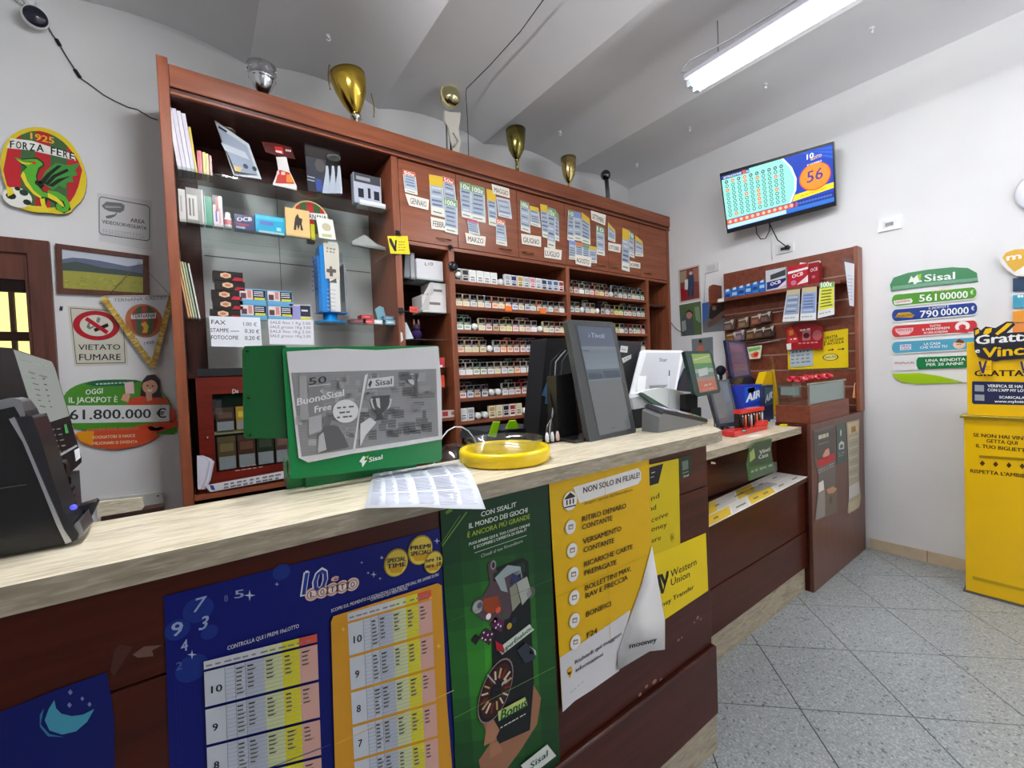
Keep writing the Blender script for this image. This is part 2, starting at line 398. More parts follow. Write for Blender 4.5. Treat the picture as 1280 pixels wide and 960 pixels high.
cp('bottom_rail', 1.079, 3.904, YC+.003, YB-.02, 2.24, 2.262)
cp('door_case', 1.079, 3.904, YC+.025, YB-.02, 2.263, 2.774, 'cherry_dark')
ex = [1.081, 1.49, 2.01, 2.503, 3.02, 3.47, 3.904]
hx = [(1.38), (1.887), (2.098), (2.925), (3.094), (3.584)]
for i in range(6):
    d = cp('door', ex[i]+.0015, ex[i+1]-.0015, YC+.002, YC+.024, 2.266, 2.768, 'cherry', bev=.002)
    b = B(); h = hx[i]; b.tube([(h-.055+.11*k/8, YC+.002-.022*math.sin(math.pi*k/8), 2.312-.006*math.sin(math.pi*k/8)) for k in range(9)], .0045, 'brushed', (150, 110, 70), 6)
    b.build('handle', d)
# glass shelves, bay 1 and 2
for z in (2.457, 2.203, 1.732): cp('glass_shelf', -.035, 1.033, 2.62, YB-.02, z-.008, z, 'glass')
for x0, x1, z in [(1.08, 1.408, 2.04), (1.08, 1.408, 1.822), (1.08, 1.408, 1.64), (1.08, 1.408, 1.452), (1.08, 1.408, 1.318)]:
    cp('glass_shelf', x0, x1, 2.62, YB-.02, z-.006, z, 'glass')
cp('shelf', 1.08, 1.408, YC+.01, YB-.02, 1.09, 1.112); cp('shelf', -.036, 1.034, 2.60, YB-.02, .835, .86)
cp('shelf', -.036, 1.034, 2.90, YB-.02, 1.435, 1.47, 'cherry_dark')
for x in (.20, .75):
    b = B(); b.lathe((x, 2.80, 2.762), [(.001, .006), (.02, .006), (.024, .004), (.038, .004), (.04, .012)], 'brushed', (190, 185, 180), 20); b.build('spotlight', cab)
# cigarette shelves
SZ = [2.045, 1.872, 1.708, 1.552, 1.394, 1.234, 1.074]
for z in SZ: cp('shelf', 1.453, 2.489, 2.60, YB-.02, z-.024, z, 'cherry')
SZ2 = [2.045, 1.885, 1.722, 1.56, 1.40, 1.24]
for z in SZ2: cp('shelf', 2.531, 3.551, 2.60, YB-.02, z-.024, z, 'cherry')
cp('shelf', 3.591, 3.904, 2.63, YB-.02, 2.00, 2.02, 'cherry_dark')
cp('base_cupboard', -.036, 3.904, 2.66, YB-.02, 0, .80, 'cherry_dark')
# ---------------------------------------------------------------- cigarette packs
ORD = ['first', 'second', 'third', 'fourth', 'fifth', 'sixth', 'seventh', 'eighth', 'ninth', 'tenth', 'eleventh', 'twelfth', 'thirteenth', 'fourteenth', 'fifteenth',
       'sixteenth', 'seventeenth', 'eighteenth', 'nineteenth', 'twentieth', 'twenty-first', 'twenty-second', 'twenty-third', 'twenty-fourth']
PAL = dict(white=((226, 226, 222), (238, 238, 236)), cream=((214, 200, 165), (230, 220, 190)), red=((170, 40, 38), (226, 222, 216)), blue=((60, 90, 150), (222, 226, 232)),
           navy=((34, 44, 84), (205, 208, 214)), green=((110, 150, 120), (228, 232, 222)), gold=((188, 150, 70), (232, 224, 200)), silver=((170, 174, 178), (224, 226, 228)),
           black=((34, 32, 34), (190, 188, 184)), orange=((226, 112, 40), (232, 214, 196)), pink=((214, 130, 140), (236, 220, 220)), yellow=((206, 196, 60), (232, 230, 180)), brown=((110, 70, 45), (206, 180, 150)))
PK = {}
def pack_mesh(cn, v, sty):
    k = (cn, v, sty)
    if k in PK: return PK[k]
    rnd = random.Random(hash((cn, v)) % 999 if False else sum(map(ord, cn))*7+v*13+len(sty)); c, lo = PAL[cn]
    w, d, h = .0545, .023, .088
    b = B(); b.box(-w/2, w/2, 0, d, 0, h, 'gloss', lo if sty == 'v' else c)
    y = -.0003
    def r(x0, z0, x1, z1, cc): b.quad((x0*w-w/2, y, z0*h), (x1*w-w/2, y, z0*h), (x1*w-w/2, y, z1*h), (x0*w-w/2, y, z1*h), 'gloss', cc)
    if sty == 'h':         # health picture over brand
        pc = rnd.choice([(60, 54, 48), (92, 72, 58), (70, 78, 70), (120, 92, 74), (48, 50, 58), (84, 60, 60)])
        r(.02, .60, .98, .985, pc); r(.10, .66, .5, .93, [min(255, int(a*1.9)) for a in pc]); r(.55, .72, .9, .95, [int(a*.6) for a in pc])
        r(.02, .44, .98, .60, (40, 40, 42)); y -= .0002
        r(.06, .53, .9, .57, (215, 213, 205)); r(.06, .46, .7, .50, (200, 190, 90) if rnd.random() < .5 else (215, 213, 205))
        r(.02, .02, .98, .43, lo); y -= .0002; r(.2, .16, .8, .33, c); y -= .0002; r(.3, .22, .7, .26, lo)
    elif sty == 'v':       # plain side-on pack: tall label
        r(.04, .02, .96, .98, lo); y -= .0002; r(.1, .55, .9, .9, c); r(.16, .12, .84, .3, [int(a*.75) for a in c]); r(.2, .38, .8, .46, (70, 68, 70))
    o = b.build('cigarette_pack', base=(0, 0, 0)); PK[k] = o; o['used'] = 0; return o
def place(master, loc, label, cat, group, name=None):
    if not master['used']: o = master; master['used'] = 1
    else: o = master.copy(); COL.objects.link(o)
    o['wl'] = list(loc); o.location = loc; tag(o, label, cat, group); return o
ROWS = [
 (SZ[0], 'v', 'black,black,white,white,white,white,-,silver,navy,gold,silver,pink,silver,navy,blue,blue,red'),
 (SZ[1], 'h', 'cream,cream,silver,cream,silver,orange,cream,orange,blue,gold,navy,silver,orange,navy,silver,brown,white'),
 (SZ[2], 'h', 'green,green,-,cream,red,brown,gold,yellow,pink,cream,pink,white,-,cream,green,red,cream'),
 (SZ[3], 'h', 'orange,cream,cream,gold,-,silver,orange,orange,red,red,blue,red,cream,white,cream,silver,cream'),
 (SZ[4], 'h', 'white,white,green,green,silver,cream,silver,green,orange,white,silver,navy,white,silver,blue,white,cream'),
 (SZ[5], 'h', 'red,navy,brown,navy,-,-,silver,silver,red,red,silver,pink,red,silver,white,pink,white'),
 (SZ[6], 'v', 'white,silver,-,-,gold,cream,black,red,cream,-,blue,orange,cream,white,silver,blue,white')]
SN = ['top', 'second', 'third', 'fourth', 'fifth', 'sixth', 'bottom']
CAPS = []
for ri, (z, sty, s) in enumerate(ROWS):
    items = s.split(','); pitch = (2.485-1.458)/len(items)
    for i, cn in enumerate(items):
        x = 1.458+pitch*(i+.5); 
        if cn == '-': CAPS.append((x, z, SN[ri], 'left')); continue
        m = pack_mesh(cn, (i*5+ri) % 4, sty)
        place(m, (x, 2.618+random.uniform(0, .006), z), f"{cn} cigarette pack, front row, {ORD[i]} from left, {SN[ri]} shelf of left rack", 'cigarette pack', 'cigarette packs in the left rack')
        if ri in (2, 3, 4, 5) and (i in (0, 1, 7, 9, 10) or (ri == 4 and i in (2, 12, 13)) or (ri == 3 and i in (2, 3, 11))):   # second pack behind stands a little higher
            m = pack_mesh(cn, (i*3+ri+1) % 4, sty)
            place(m, (x, 2.652, z+.022), f"raised rear {cn} cigarette pack, {ORD[i]} from left, {SN[ri]} shelf of left rack", 'cigarette pack', 'cigarette packs in the left rack')
            cp('pack_riser', x-.02, x+.02, 2.650, 2.677, z+.0005, z+.0215, 'matte', (60, 40, 34))
ROWS2 = [(SZ2[0], 'h', 'brown,red,white,green,pink,orange,yellow,red,-,black,silver,green,navy,cream,silver,green'),
 (SZ2[1], 'h', 'blue,green,-,silver,cream,-,black,silver,brown,yellow,yellow,green,pink,green,silver,green'),
 (SZ2[2], 'h', 'white,cream,silver,gold,cream,white,silver,cream,green,yellow,white,navy,red,green,cream,pink'),
 (SZ2[3], 'h', 'white,cream,navy,green,silver,white,black,white,cream,silver,green,cream,red,orange,blue,white')]
for ri, (z, sty, s) in enumerate(ROWS2):
    items = s.split(','); pitch = (3.548-2.535)/len(items)
    for i, cn in enumerate(items):
        x = 2.535+pitch*(i+.5)
        if cn == '-': CAPS.append((x, z, SN[ri], 'right')); continue
        m = pack_mesh(cn, (i*5+ri+2) % 4, sty)
        place(m, (x, 2.618+random.uniform(0, .006), z), f"{cn} cigarette pack, front row, {ORD[i]} from left, {SN[ri]} shelf of right rack", 'cigarette pack', 'cigarette packs in the right rack')
        if ri < 1 or (ri == 1 and i in (3, 6, 7, 11, 13, 14)):
            m = pack_mesh(['black', 'silver', 'navy', 'silver'][i % 4], (i*3+ri) % 4, sty)
            place(m, (x+.008, 2.652, z+.03), f"raised rear dark cigarette pack, {ORD[i]} from left, {SN[ri]} shelf of right rack", 'cigarette pack', 'cigarette packs in the right rack')
            cp('pack_riser', x-.012, x+.028, 2.650, 2.677, z+.0005, z+.0295, 'matte', (60, 40, 34))
b = B(); Rx = Matrix.Rotation(math.pi/2, 3, 'X')
b.lathe((0, 0, .026), [(.001, .022), (.022, .022), (.024, .018), (.024, -.03), (.001, -.03)], 'gloss', (225, 228, 226), 16, Rx); cap = b.build('shelf_pusher', base=(0, 0, 0)); cap['used'] = 0
for k, (x, z, sn, side) in enumerate(CAPS):
    nth = ORD[sum(1 for c in CAPS[:k] if c[2:] == (sn, side))]
    place(cap, (x, 2.64, z), f"round white pack pusher, {nth} from left, {sn} shelf of {side} rack", 'pack pusher', 'white round pack pushers in the racks')
# orange price tags on shelf two
for px, l in [(635, 'left'), (678, 'right')]:
    x = X(px, 381, 2.6); b = B(); b.box(x-.03, x+.03, 2.594, 2.598, SZ[1]-.018, SZ[1]+.022, 'print', (240, 120, 40))
    tag(b.build('price_tag'), f"{l} orange price tag on the edge of the second cigarette shelf", 'tag', 'orange price tags')
# ---------------------------------------------------------------- lottery strips and month cards on the doors
PD = PY(YC-.001)
def strip(pts, band, num=None, body=(170, 180, 194), low=(226, 226, 214), label='', name='lottery_strip', split=(.2, .82), cat='lottery ticket', group='lottery strips on the cabinet doors', off=.0015):
    b, p = sheet(name, PD, pts, low, label, cat, group, th=.0008, off=off)
    (ax, ay), (bx, by), (cx, cy), (dx, dy) = pts    # tl tr br bl
    def uv(u, v): 
        lx, ly = ax+(dx-ax)*v, ay+(dy-ay)*v; rx, ry = bx+(cx-bx)*v, by+(cy-by)*v
        return (lx+(rx-lx)*u, ly+(ry-ly)*u)
    p.poly([uv(0, 0), uv(1, 0), uv(1, split[0]), uv(0, split[0])], band); p.poly([uv(.04, split[0]), uv(.96, split[0]), uv(.96, split[1]), uv(.04, split[1])], body); p.up()
    if num: p.text(num, uv(.08, split[0]*.9), uv(.92, split[0]*.9), (dy-ay)*split[0]*.7, (240, 240, 232), .03)
    for k in range(5):
        v = split[0]+(split[1]-split[0])*(k+.5)/5; u = random.uniform(.08, .2)
        p.poly([uv(u, v-.02), uv(random.uniform(.7, .92), v-.02), uv(.85, v+.02), uv(u, v+.025)], random.choice([(96, 112, 148), (110, 126, 150), (206, 212, 222), (84, 98, 140)]))
    p.poly([uv(.15, .9), uv(.8, .9), uv(.8, .93), uv(.15, .93)], (120, 126, 120))
    return done(b)
def card(pts, t, label, col=(236, 228, 216), tl=None, off=.004):
    b, p = sheet('month_card', PD, pts, col, label, 'card', 'handwritten month cards on the cabinet doors', th=.0006, off=off)
    (ax, ay), (bx, by), (cx, cy), (dx, dy) = pts
    h = (dy-ay); p.text(t, (dx+(cx-dx)*.08, dy+(cy-dy)*.08-h*.22), (dx+(cx-dx)*.92, dy+(cy-dy)*.92-h*.22), h*.5, (60, 58, 60), .015)
    return done(b)
G_, Y_, R_, U_ = (120, 160, 116), (222, 186, 50), (206, 92, 66), (130, 150, 206)
S = strip
S([(503, 212), (519, 216), (522, 244), (506, 240)], R_, '50x', label='single red-topped lottery strip above the GENNAIO card, far left door')
card([(506, 242), (536, 250), (535, 263), (511, 257)], 'GENNAIO', 'month card reading GENNAIO on the first door from the left')
S([(536, 218), (553, 221), (556, 272), (539, 268)], Y_, label='yellow-topped lottery strip, left one above the FEBBRAIO card', split=(.26, .78))
S([(553, 220), (567, 225), (571, 258), (556, 254)], R_, '50x', label='red-topped 50x lottery strip, upper right above the FEBBRAIO card', off=.0022)
card([(538, 271), (565, 277), (566, 290), (539, 286)], 'FEBBRAIO', 'month card reading FEBBRAIO on the first door')
S([(555, 247), (571, 251), (572, 294), (556, 290)], G_, '100x', label='green-topped 100x lottery strip hanging lowest beside the FEBBRAIO card', off=.006)
S([(574, 227), (588, 230), (590, 275), (577, 271)], G_, '10x', label='green-topped 10x lottery strip, first from the left on the second door')
S([(589, 231), (605, 235), (607, 279), (588, 275)], G_, '100x', label='green-topped 100x lottery strip, second from the left on the second door', off=.0025)
S([(583, 272), (597, 276), (600, 296), (586, 292)], (190, 90, 110), label='short pink-topped lottery strip directly above the MARZO card', off=.004)
card([(581, 291), (607, 296), (606, 308), (583, 304)], 'MARZO', 'month card reading MARZO on the second door')
S([(608, 236), (619, 239), (622, 284), (611, 281)], Y_, label='yellow-topped lottery strip left of the MAGGIO card', split=(.3, .78))
S([(620, 246), (637, 250), (640, 274), (623, 270)], (214, 204, 214), label='lottery strip hanging under the MAGGIO card', split=(.08, .8), low=(214, 216, 224))
card([(614, 230), (636, 236), (637, 248), (616, 242)], 'MAGGIO', 'month card reading MAGGIO at the top of the second door')
S([(620, 273), (631, 276), (634, 308), (620, 305)], (214, 120, 90), '50x', label='small lottery strip hanging alone above the second door handle')
S([(650, 250), (661, 254), (663, 292), (651, 288)], G_, '100x', label='green-topped lottery strip above the GIUGNO card, leftmost on the third door')
S([(662, 257), (673, 260), (676, 285), (663, 281)], Y_, label='short yellow-topped lottery strip right of the one above GIUGNO')
card([(651, 292), (676, 296), (676, 309), (652, 305)], 'GIUGNO', 'month card reading GIUGNO on the third door')
S([(675, 255), (684, 257), (687, 299), (678, 296)], Y_, label='long yellow-topped lottery strip, middle of the third door')
S([(685, 259), (694, 262), (694, 312), (684, 309)], G_, '10x', label='long green-topped 10x lottery strip above the LUGLIO card', off=.0022)
S([(694, 263), (698, 268), (699, 302), (694, 300)], G_, label='narrow green lottery strip at the right edge of the third door')
card([(680, 309), (702, 313), (701, 325), (680, 322)], 'LUGLIO', 'month card reading LUGLIO on the third door')
S([(710, 262), (717, 264), (718, 302), (709, 300)], G_, '10', label='green lottery strip, first in the upper row on the fourth door')
S([(717, 264), (726, 266), (727, 302), (718, 300)], U_, label='blue lottery strip, second in the upper row on the fourth door')
S([(727, 265), (737, 274), (738, 306), (727, 303)], Y_, label='yellow-topped lottery strip, third in the upper row on the fourth door')
for i, (c, nm) in enumerate([(U_, 'blue'), ((214, 130, 90), 'orange'), (G_, 'green'), (Y_, 'yellow-topped')]):
    x = 711+i*8.6; y = 300+i*2.4
    S([(x, y), (x+8.4, y+2), (x+9, y+25-i), (x, y+24-i)], c, label=f"short {nm} lottery strip, {ORD[i]} in the lower row on the fourth door", off=.003)
card([(718, 318), (739, 322), (738, 334), (719, 330)], 'AGOSTO', 'month card reading AGOSTO on the fourth door', off=.006)
card([(738, 263), (757, 269), (756, 282), (739, 275)], 'SETTEMBRE', 'tilted month card reading SETTEMBRE at the top of the fourth door')
S([(745, 281), (755, 285), (756, 320), (746, 318)], G_, '10', label='single green-topped lottery strip under the SETTEMBRE card')
S([(760, 278), (769, 288), (769, 303), (760, 300)], Y_, label='small yellow-topped lottery strip above the OTTOBRE card')
card([(760, 303), (776, 306), (775, 316), (760, 313)], 'OTTOBRE', 'month card reading OTTOBRE on the fifth door')
S([(778, 285), (786, 288), (787, 340), (777, 337)], Y_, label='longest yellow-topped lottery strip beside the NOVEMBRE card', split=(.25, .8))
S([(786, 288), (792, 293), (793, 323), (786, 320)], G_, '10', label='green lottery strip, second from the left on the rightmost door')
S([(794, 294), (803, 302), (804, 321), (794, 320)], Y_, label='small yellow lottery strip, farthest right on the cabinet doors')
card([(787, 326), (800, 329), (800, 336), (787, 334)], 'NOVEMBRE', 'month card reading NOVEMBRE on the rightmost door')
# ================================================================ COUNTERS
CZ = 1.155
YS, YFR = .817, .838          # stone front, board front
cn = thing('service_counter', 'high dark wood shop counter with pale travertine top and posters on its front', 'counter', (.35, 1.0, 0))
def kp(name, *a, parent=None, bev=0, mat='board', col=(0, 0, 0)): return B().box(*a, mat, col).build(name, parent or cn, bevel=bev)
XE = 1.468
b = B(); top = [(-1.25, YS), (1.50, YS), (1.56, YS+.012), (1.625, YS+.075), (1.64, .96), (1.60, 1.10), (-1.25, 1.085)]
b.slab([(x, y, CZ-.038) for x, y in top], (0, 0, .038), 'travertine', side='travertine_edge'); b.build('countertop', cn, bevel=.004)
kp('front_board', -1.22, XE, YFR, YFR+.02, .965, CZ-.039, bev=.003)
kp('front_board', -1.22, XE, YFR, YFR+.02, .385, .962, bev=.003)
kp('front_board', -1.22, XE+.006, YFR-.016, YFR+.02, .13, .382, bev=.006)
kp('plinth', -1.22, XE-.004, YFR-.012, YFR+.02, 0, .128, mat='travertine_edge')
kp('end_panel', XE-.02, XE, YFR+.021, 1.06, .0, CZ-.039, mat='board_v')
kp('carcass', -1.22, XE-.021, YFR+.021, 1.05, .01, CZ-.039, mat='matte', col=(50, 28, 22))
# scuffs on the front boards where tape and stickers were torn off
for px, py, w in [(872, 772, 5), (868, 778, 3), (876, 774, 3), (848, 800, 4), (852, 797, 3), (818, 852, 7), (808, 858, 5), (826, 849, 4), (800, 868, 5)]:
    Print(PY(YFR)).disc((px, py), w*.45, (150, 112, 100), 7, 1.5).b.build('scuff_mark', cn)
Print(PY(YFR)).poly([(143, 812), (150, 806), (166, 808), (160, 818), (142, 846), (138, 838)], (74, 36, 28)).b.build('tape_remnant', cn)
Print(PY(YFR)).poly([(166, 818), (180, 808), (203, 806), (190, 813), (192, 820), (172, 822)], (104, 76, 66)).b.build('tape_remnant', cn)
# lower work desk behind the counter
dk = thing('work_desk', 'dark work desk behind the tall counter carrying the tills', 'desk', (.6, 1.4, 0))
B().box(-1.2, 1.49, 1.10, 1.72, .97, 1.0, 'matte', (44, 42, 44)).build('desk_top', dk); B().box(-1.18, 1.48, 1.11, 1.70, .0, .969, 'cherry_dark').build('desk_base', dk)
# ---- lower counter to the right
c2 = thing('low_counter', 'lower wooden counter with travertine top and yellow leaflet ledge right of the tall counter', 'counter', (2.2, 1.2, 0))
def lp(name, *a, bev=0, mat='board', col=(0, 0, 0)): return B().box(*a, mat, col).build(name, c2, bevel=bev)
b = B(); b.slab([(x, y, .962) for x, y in [(1.5, 1.068), (2.934, 1.068), (2.934, 1.222), (3.89, 1.222), (3.89, 1.72), (1.5, 1.72)]], (0, 0, .038), 'travertine', side='travertine_edge'); b.build('countertop', c2, bevel=.004)
lp('front_board', 1.50, 2.935, 1.205, 1.225, .90, .961, bev=.004); lp('front_board', 1.50, 2.935, 1.21, 1.23, .712, .897)
lp('ledge', 1.50, 2.935, 1.04, 1.209, .672, .70, bev=.002)
lp('front_board', 1.50, 2.935, 1.06, 1.08, .37, .671); lp('front_board', 1.50, 2.935, 1.055, 1.08, .15, .366, bev=.003)
lp('plinth', 1.50, 2.935, 1.068, 1.09, 0, .148, mat='travertine_edge'); lp('carcass', 1.50, 2.93, 1.231, 1.70, .01, .961, mat='matte', col=(50, 28, 22))
lp('carcass', 1.50, 2.93, 1.091, 1.2, .01, .67, mat='matte', col=(50, 28, 22))
# printed mat on the ledge
pz = PZ(.7012); pts = [(886, 659), (886, 628), (986, 582), (1014, 594)]
b, p = sheet('counter_mat', pz, pts, (228, 224, 216), 'white and yellow printed mat lying on the ledge of the low counter', 'mat', off=.0004, th=.0004, mat='poster')
def mq(u0, v0, u1, v1):
    def f(u, v):
        a = Vector(pts[0])*(1-u)+Vector(pts[3])*u; c = Vector(pts[1])*(1-u)+Vector(pts[2])*u; q = a*(1-v)+c*v; return (q.x, q.y)
    return [f(u0, v0), f(u1, v0), f(u1, v1), f(u0, v1)]
for q in [(0, .05, .22, .45), (0, .5, .09, .95), (.42, .05, .66, .45), (.33, .52, .52, .95)]: p.poly(mq(*q), (232, 196, 66))
for q in [(.24, .05, .4, .45), (.68, .05, .98, .45), (.1, .52, .31, .95), (.54, .52, .98, .95)]: p.poly(mq(*q), (214, 210, 206))
p.up()
for u in (.05, .28, .33, .46, .56, .72, .86): p.poly(mq(u, .2, u+.05, .27), (120, 112, 100)); p.poly(mq(u+.02, .7, u+.07, .76), (130, 122, 112))
done(b)
# ================================================================ POSTERS ON THE COUNTER FRONT
YPO = YFR-.001
PO = PY(YPO)
# --- night-sky poster at the lower left
b, p = sheet('night_poster', PO, [(-60, 914), (0, 890), (70, 862), (133, 840), (139, 870), (143, 900), (144, 1010), (-60, 1010)], (18, 26, 96), 'dark blue poster with a crescent moon, lower left of the counter front', 'poster', mat='poster')
mo = [(68, 875), (61, 886), (56, 900), (62, 913), (78, 918), (95, 914), (109, 902), (118, 886), (104, 893), (90, 895), (77, 892), (70, 885)]
p.poly(mo, (70, 150, 176)); p.up()
p.poly([(50, 893), (55, 885), (51, 905), (62, 917), (80, 921), (60, 920), (50, 908)], (52, 118, 160))
for x, y, r in [(88, 865, 3), (103, 873, 2.4), (87, 881, 3), (112, 880, 2.6)]: p.poly([(x-r, y), (x, y-r*1.2), (x+r, y), (x, y+r*1.2)], (120, 132, 176))
done(b)
# --- big blue lotto poster
b, p = sheet('lotto_poster', PO, [(205, 745), (549, 660), (556, 750), (566, 870), (572, 1060), (219, 1130), (212, 960)], (12, 20, 104), 'large dark blue lotto prize table poster on the counter front', 'poster', mat='poster')
for x, y, r in [(248, 762, 16), (222, 787, 13), (240, 835, 17), (352, 715, 10), (262, 790, 9)]: p.disc((x, y), r, (24, 46, 124), 16)
p.up()
gb = (150, 164, 200)
p.text('7', (240, 766), (254, 762), 17, gb, .01, ital=.3); p.text('9', (214, 796), (229, 792), 17, gb, .03); p.text('3', (248, 788), (258, 785), 16, gb, .03, ital=.3)
p.text('4', (226, 815), (235, 812), 14, gb, .02); p.text('2', (220, 838), (228, 836), 10, (80, 100, 150), .0)
p.text('5', (293, 748), (305, 746), 10, gb, .02); p.text('8', (280, 752), (285, 751), 8, (90, 110, 160), .02)
def star(x, y, r, c=(180, 192, 220)): p.poly([(x-r, y), (x-r*.18, y-r*.18), (x, y-r), (x+r*.18, y-r*.18), (x+r, y), (x+r*.18, y+r*.18), (x, y+r), (x-r*.18, y+r*.18)], c)
for s_ in [(312, 744, 7), (240, 818, 6), (346, 730, 3), (467, 718, 4), (477, 697, 3), (452, 703, 2), (460, 716, 2), (475, 723, 2), (546, 676, 4)]: star(*s_)
# logo 10eLotto: outlined numerals and letter balls
p.text('10', (375, 745), (408, 737), 30, (226, 224, 220), .075, ital=.15); p.up(); p.text('10', (377, 743.5), (407, 736.5), 27, (34, 62, 150), .02, ital=.15)
for i, ch in enumerate('LOTTO'):
    x, y = 390+i*12.6, 742.5-i*3.1; p.disc((x, y), 8.2, (224, 190, 180)); p.up(); p.disc((x, y), 6, (150, 90, 80)); p.up(); p.disc((x, y), 5, (232, 214, 206)); p.up(); p.text(ch, (x-2.6, y+3.8), (x+2.6, y+2.8), 7, (70, 40, 50), .03); p.l -= 3
p.text('e', (413, 727), (423, 725), 9, (222, 170, 160), .06, ital=.2)
# special discs
for (x, y, r, ls) in [(495, 703, 17.5, ['SPECIAL', 'TIME']), (525, 687, 18.5, ['PREMI', 'SPECIALI']), (541, 702, 14, ['ore 16', 'ore 18'])]:
    p.disc((x, y), r, (150, 128, 40), 22, .9); p.up(); p.disc((x+.5, y+.5), r*.92, (214, 188, 74), 22, .9); p.up(); p.poly([(x-r*.6, y+r*.35), (x+r*.6, y+r*.15), (x+r*.35, y+r*.7), (x-r*.35, y+r*.75)], (198, 150, 30)); p.up()
    w = r*.68; p.text(ls[0], (x-w, y-1+1.5), (x+w, y-1-2), 5.4, (26, 30, 60), .04); p.text(ls[1], (x-w, y+6+1.5), (x+w, y+6-2), 5.4, (26, 30, 60), .04)
def table(x0, y0, x1, y1, sl, head, title, nums, hgt, vx):
    # sl: slope of rows; vx: drift of columns per row pixel
    def q(u, yy): x = x0+(x1-x0)*u; return (x+vx*(yy-y0), yy+sl*(x-x0))
    cols = [(0, .18, (196, 200, 208)), (.18, .36, (190, 196, 208)), (.36, .53, (176, 182, 196)), (.53, .69, (200, 206, 156)), (.69, .84, (216, 206, 30)), (.84, 1, (208, 162, 150))]
    hc = [(200, 200, 206)]*3+[(206, 210, 170), (212, 204, 50), (206, 84, 66)]
    for (a, c, cc), h in zip(cols, hc):
        p.poly([q(a, y0-13), q(c, y0-13), q(c, y0-3), q(a, y0-3)], h)
    for k, num in enumerate(nums):
        t, bt = y0+k*hgt, y0+(k+1)*hgt-3.5
        for a, c, cc in cols: p.poly([q(a, t), q(c, t), q(c, bt), q(a, bt)], cc)
    p.up()
    p.bars(q(.02, y0-6), q(.98, y0-6), 2, (130, 126, 130), 12)
    for k, num in enumerate(nums):
        t = y0+k*hgt; p.text(num, q(.055, t+hgt*.6), q(.055+.05*len(num), t+hgt*.6), 9, (24, 26, 40), .03)
        for j in range(8 if hgt > 30 else 5):
            yy = t+3+j*(hgt-6)/8
            p.poly([q(.18, yy), q(.84, yy), q(.84, yy+.5), q(.18, yy+.5)], (150, 156, 170))
            for a, n_ in ((.28, 7), (.38, 6), (.545, 5), (.71, 5), (.86, 4)):
                if j < n_: p.poly([q(a, yy+1.4), q(a+random.uniform(.03, .09), yy+1.4), q(a+.05, yy+3.4), q(a, yy+3.4)], (96, 92, 86) if j else (60, 58, 60))
        for a in (.18, .27, .36): p.poly([q(a, t), q(a+.004, t), q(a+.004, t+hgt-4), q(a, t+hgt-4)], (120, 126, 140))
table(255, 838.5, 396, 838.5, -.245, None, None, ['10', '9', '8', '7', '6'], 47, .035)
p.text('CONTROLLA QUI I PREMI 10eLOTTO', (284, 811), (373, 783), 5.2, (205, 206, 214), .03)
p.poly([(413, 776), (416, 769), (546, 728), (551, 731), (557, 870), (572, 1060), (425, 1090), (418, 960)], (206, 146, 40)); p.up()
table(434, 778.5, 538, 778.5, -.285, None, None, ['10', '9', '8', '7', '6', '5'], 43, .045)
p.text('SCOPRI SUL MOMENTO LE ESTRAZIONI CON PREMI SPECIALI, PER SAPERE DI PIU', (413, 764), (547, 718.5), 4.2, (205, 206, 214), .03); p.text('CONTROLLA QUI I PREMI SPECIALI', (462, 750), (508, 735.5), 3.8, (205, 206, 214), .03)
for s_ in [(428, 785, 4, (232, 190, 90)), (547, 806, 4, (232, 190, 90)), (537, 746, 3, (232, 190, 90))]: star(*s_)
for i in range(2): p.bars((219+i*5, 856), (224+i*5, 954), .9, (110, 118, 170), 20)
# fold line
p.poly([(418, 928.6), (418, 927.8), (566, 860.6), (566, 861.6)], (214, 180, 90)); p.poly([(224, 1000), (224, 999), (412, 928), (412, 929)], (60, 66, 130))
done(b)
# --- green gaming poster
b, p = sheet('gaming_poster', PY(YPO-.0025), [(549, 622), (684, 601), (688, 690), (693, 800), (698, 905), (692, 950), (686, 1010), (572, 1050), (566, 870), (556, 750)], (22, 84, 38), 'tall green gaming poster with a phone, dice and roulette wheel on the counter front', 'poster', mat='poster')
# bands of the printed background, dark at the top and bright behind the phone
for k in range(14):
    y0, y1 = 622+k*28, 622+(k+1)*28; t = k/13; m = math.exp(-((t-.55)/.3)**2)
    for j in range(6):
        u0, u1 = j/6, (j+1)/6; g2 = math.exp(-(((u0+u1)/2-.45)/.42)**2)*m
        def xx(u, y): l = 549+(y-622)*.065; r_ = 684+(y-601)*.043; return l+(r_-l)*u
        sl = -21
        c = (int(16+42*g2), int(52+96*g2), int(28+14*g2))
        p.poly([(xx(u0, y0), y0+sl*u0+.5), (xx(u1, y0), y0+sl*u1+.5), (xx(u1, y1), y1+sl*u1+.6), (xx(u0, y1), y1+sl*u0+.6)], c)
p.up(); p.up()
wt = (214, 222, 212)
p.line((552, 683), (583, 640), 1.2, (110, 150, 60)); p.line((551, 680), (575, 644), .8, (90, 130, 60)); p.poly([(556, 640), (563, 634), (566, 638), (558, 643)], (90, 140, 40))
p.text('CON SISAL.IT', (601, 646), (645, 633), 6.2, wt, .03); p.text('IL MONDO DEI GIOCHI', (586, 660.5), (659, 640), 6.4, wt, .03)
p.text('È ANCORA PIÙ GRANDE', (584, 672), (662, 648), 6.4, (150, 176, 50), .03)
p.text('PUOI APRIRE QUI IL TUO CONTO ONLINE', (586, 682), (662, 657), 3.6, wt, .03); p.text("E SCOPRIRE L'OFFERTA DI SISAL.IT", (592, 686), (658, 663), 3.6, wt, .03)
p.line((593, 691), (658, 669), .5, wt); p.text('Chiedi al tuo Rivenditore', (601, 697), (653, 677.5), 4.2, (180, 192, 180), .0)
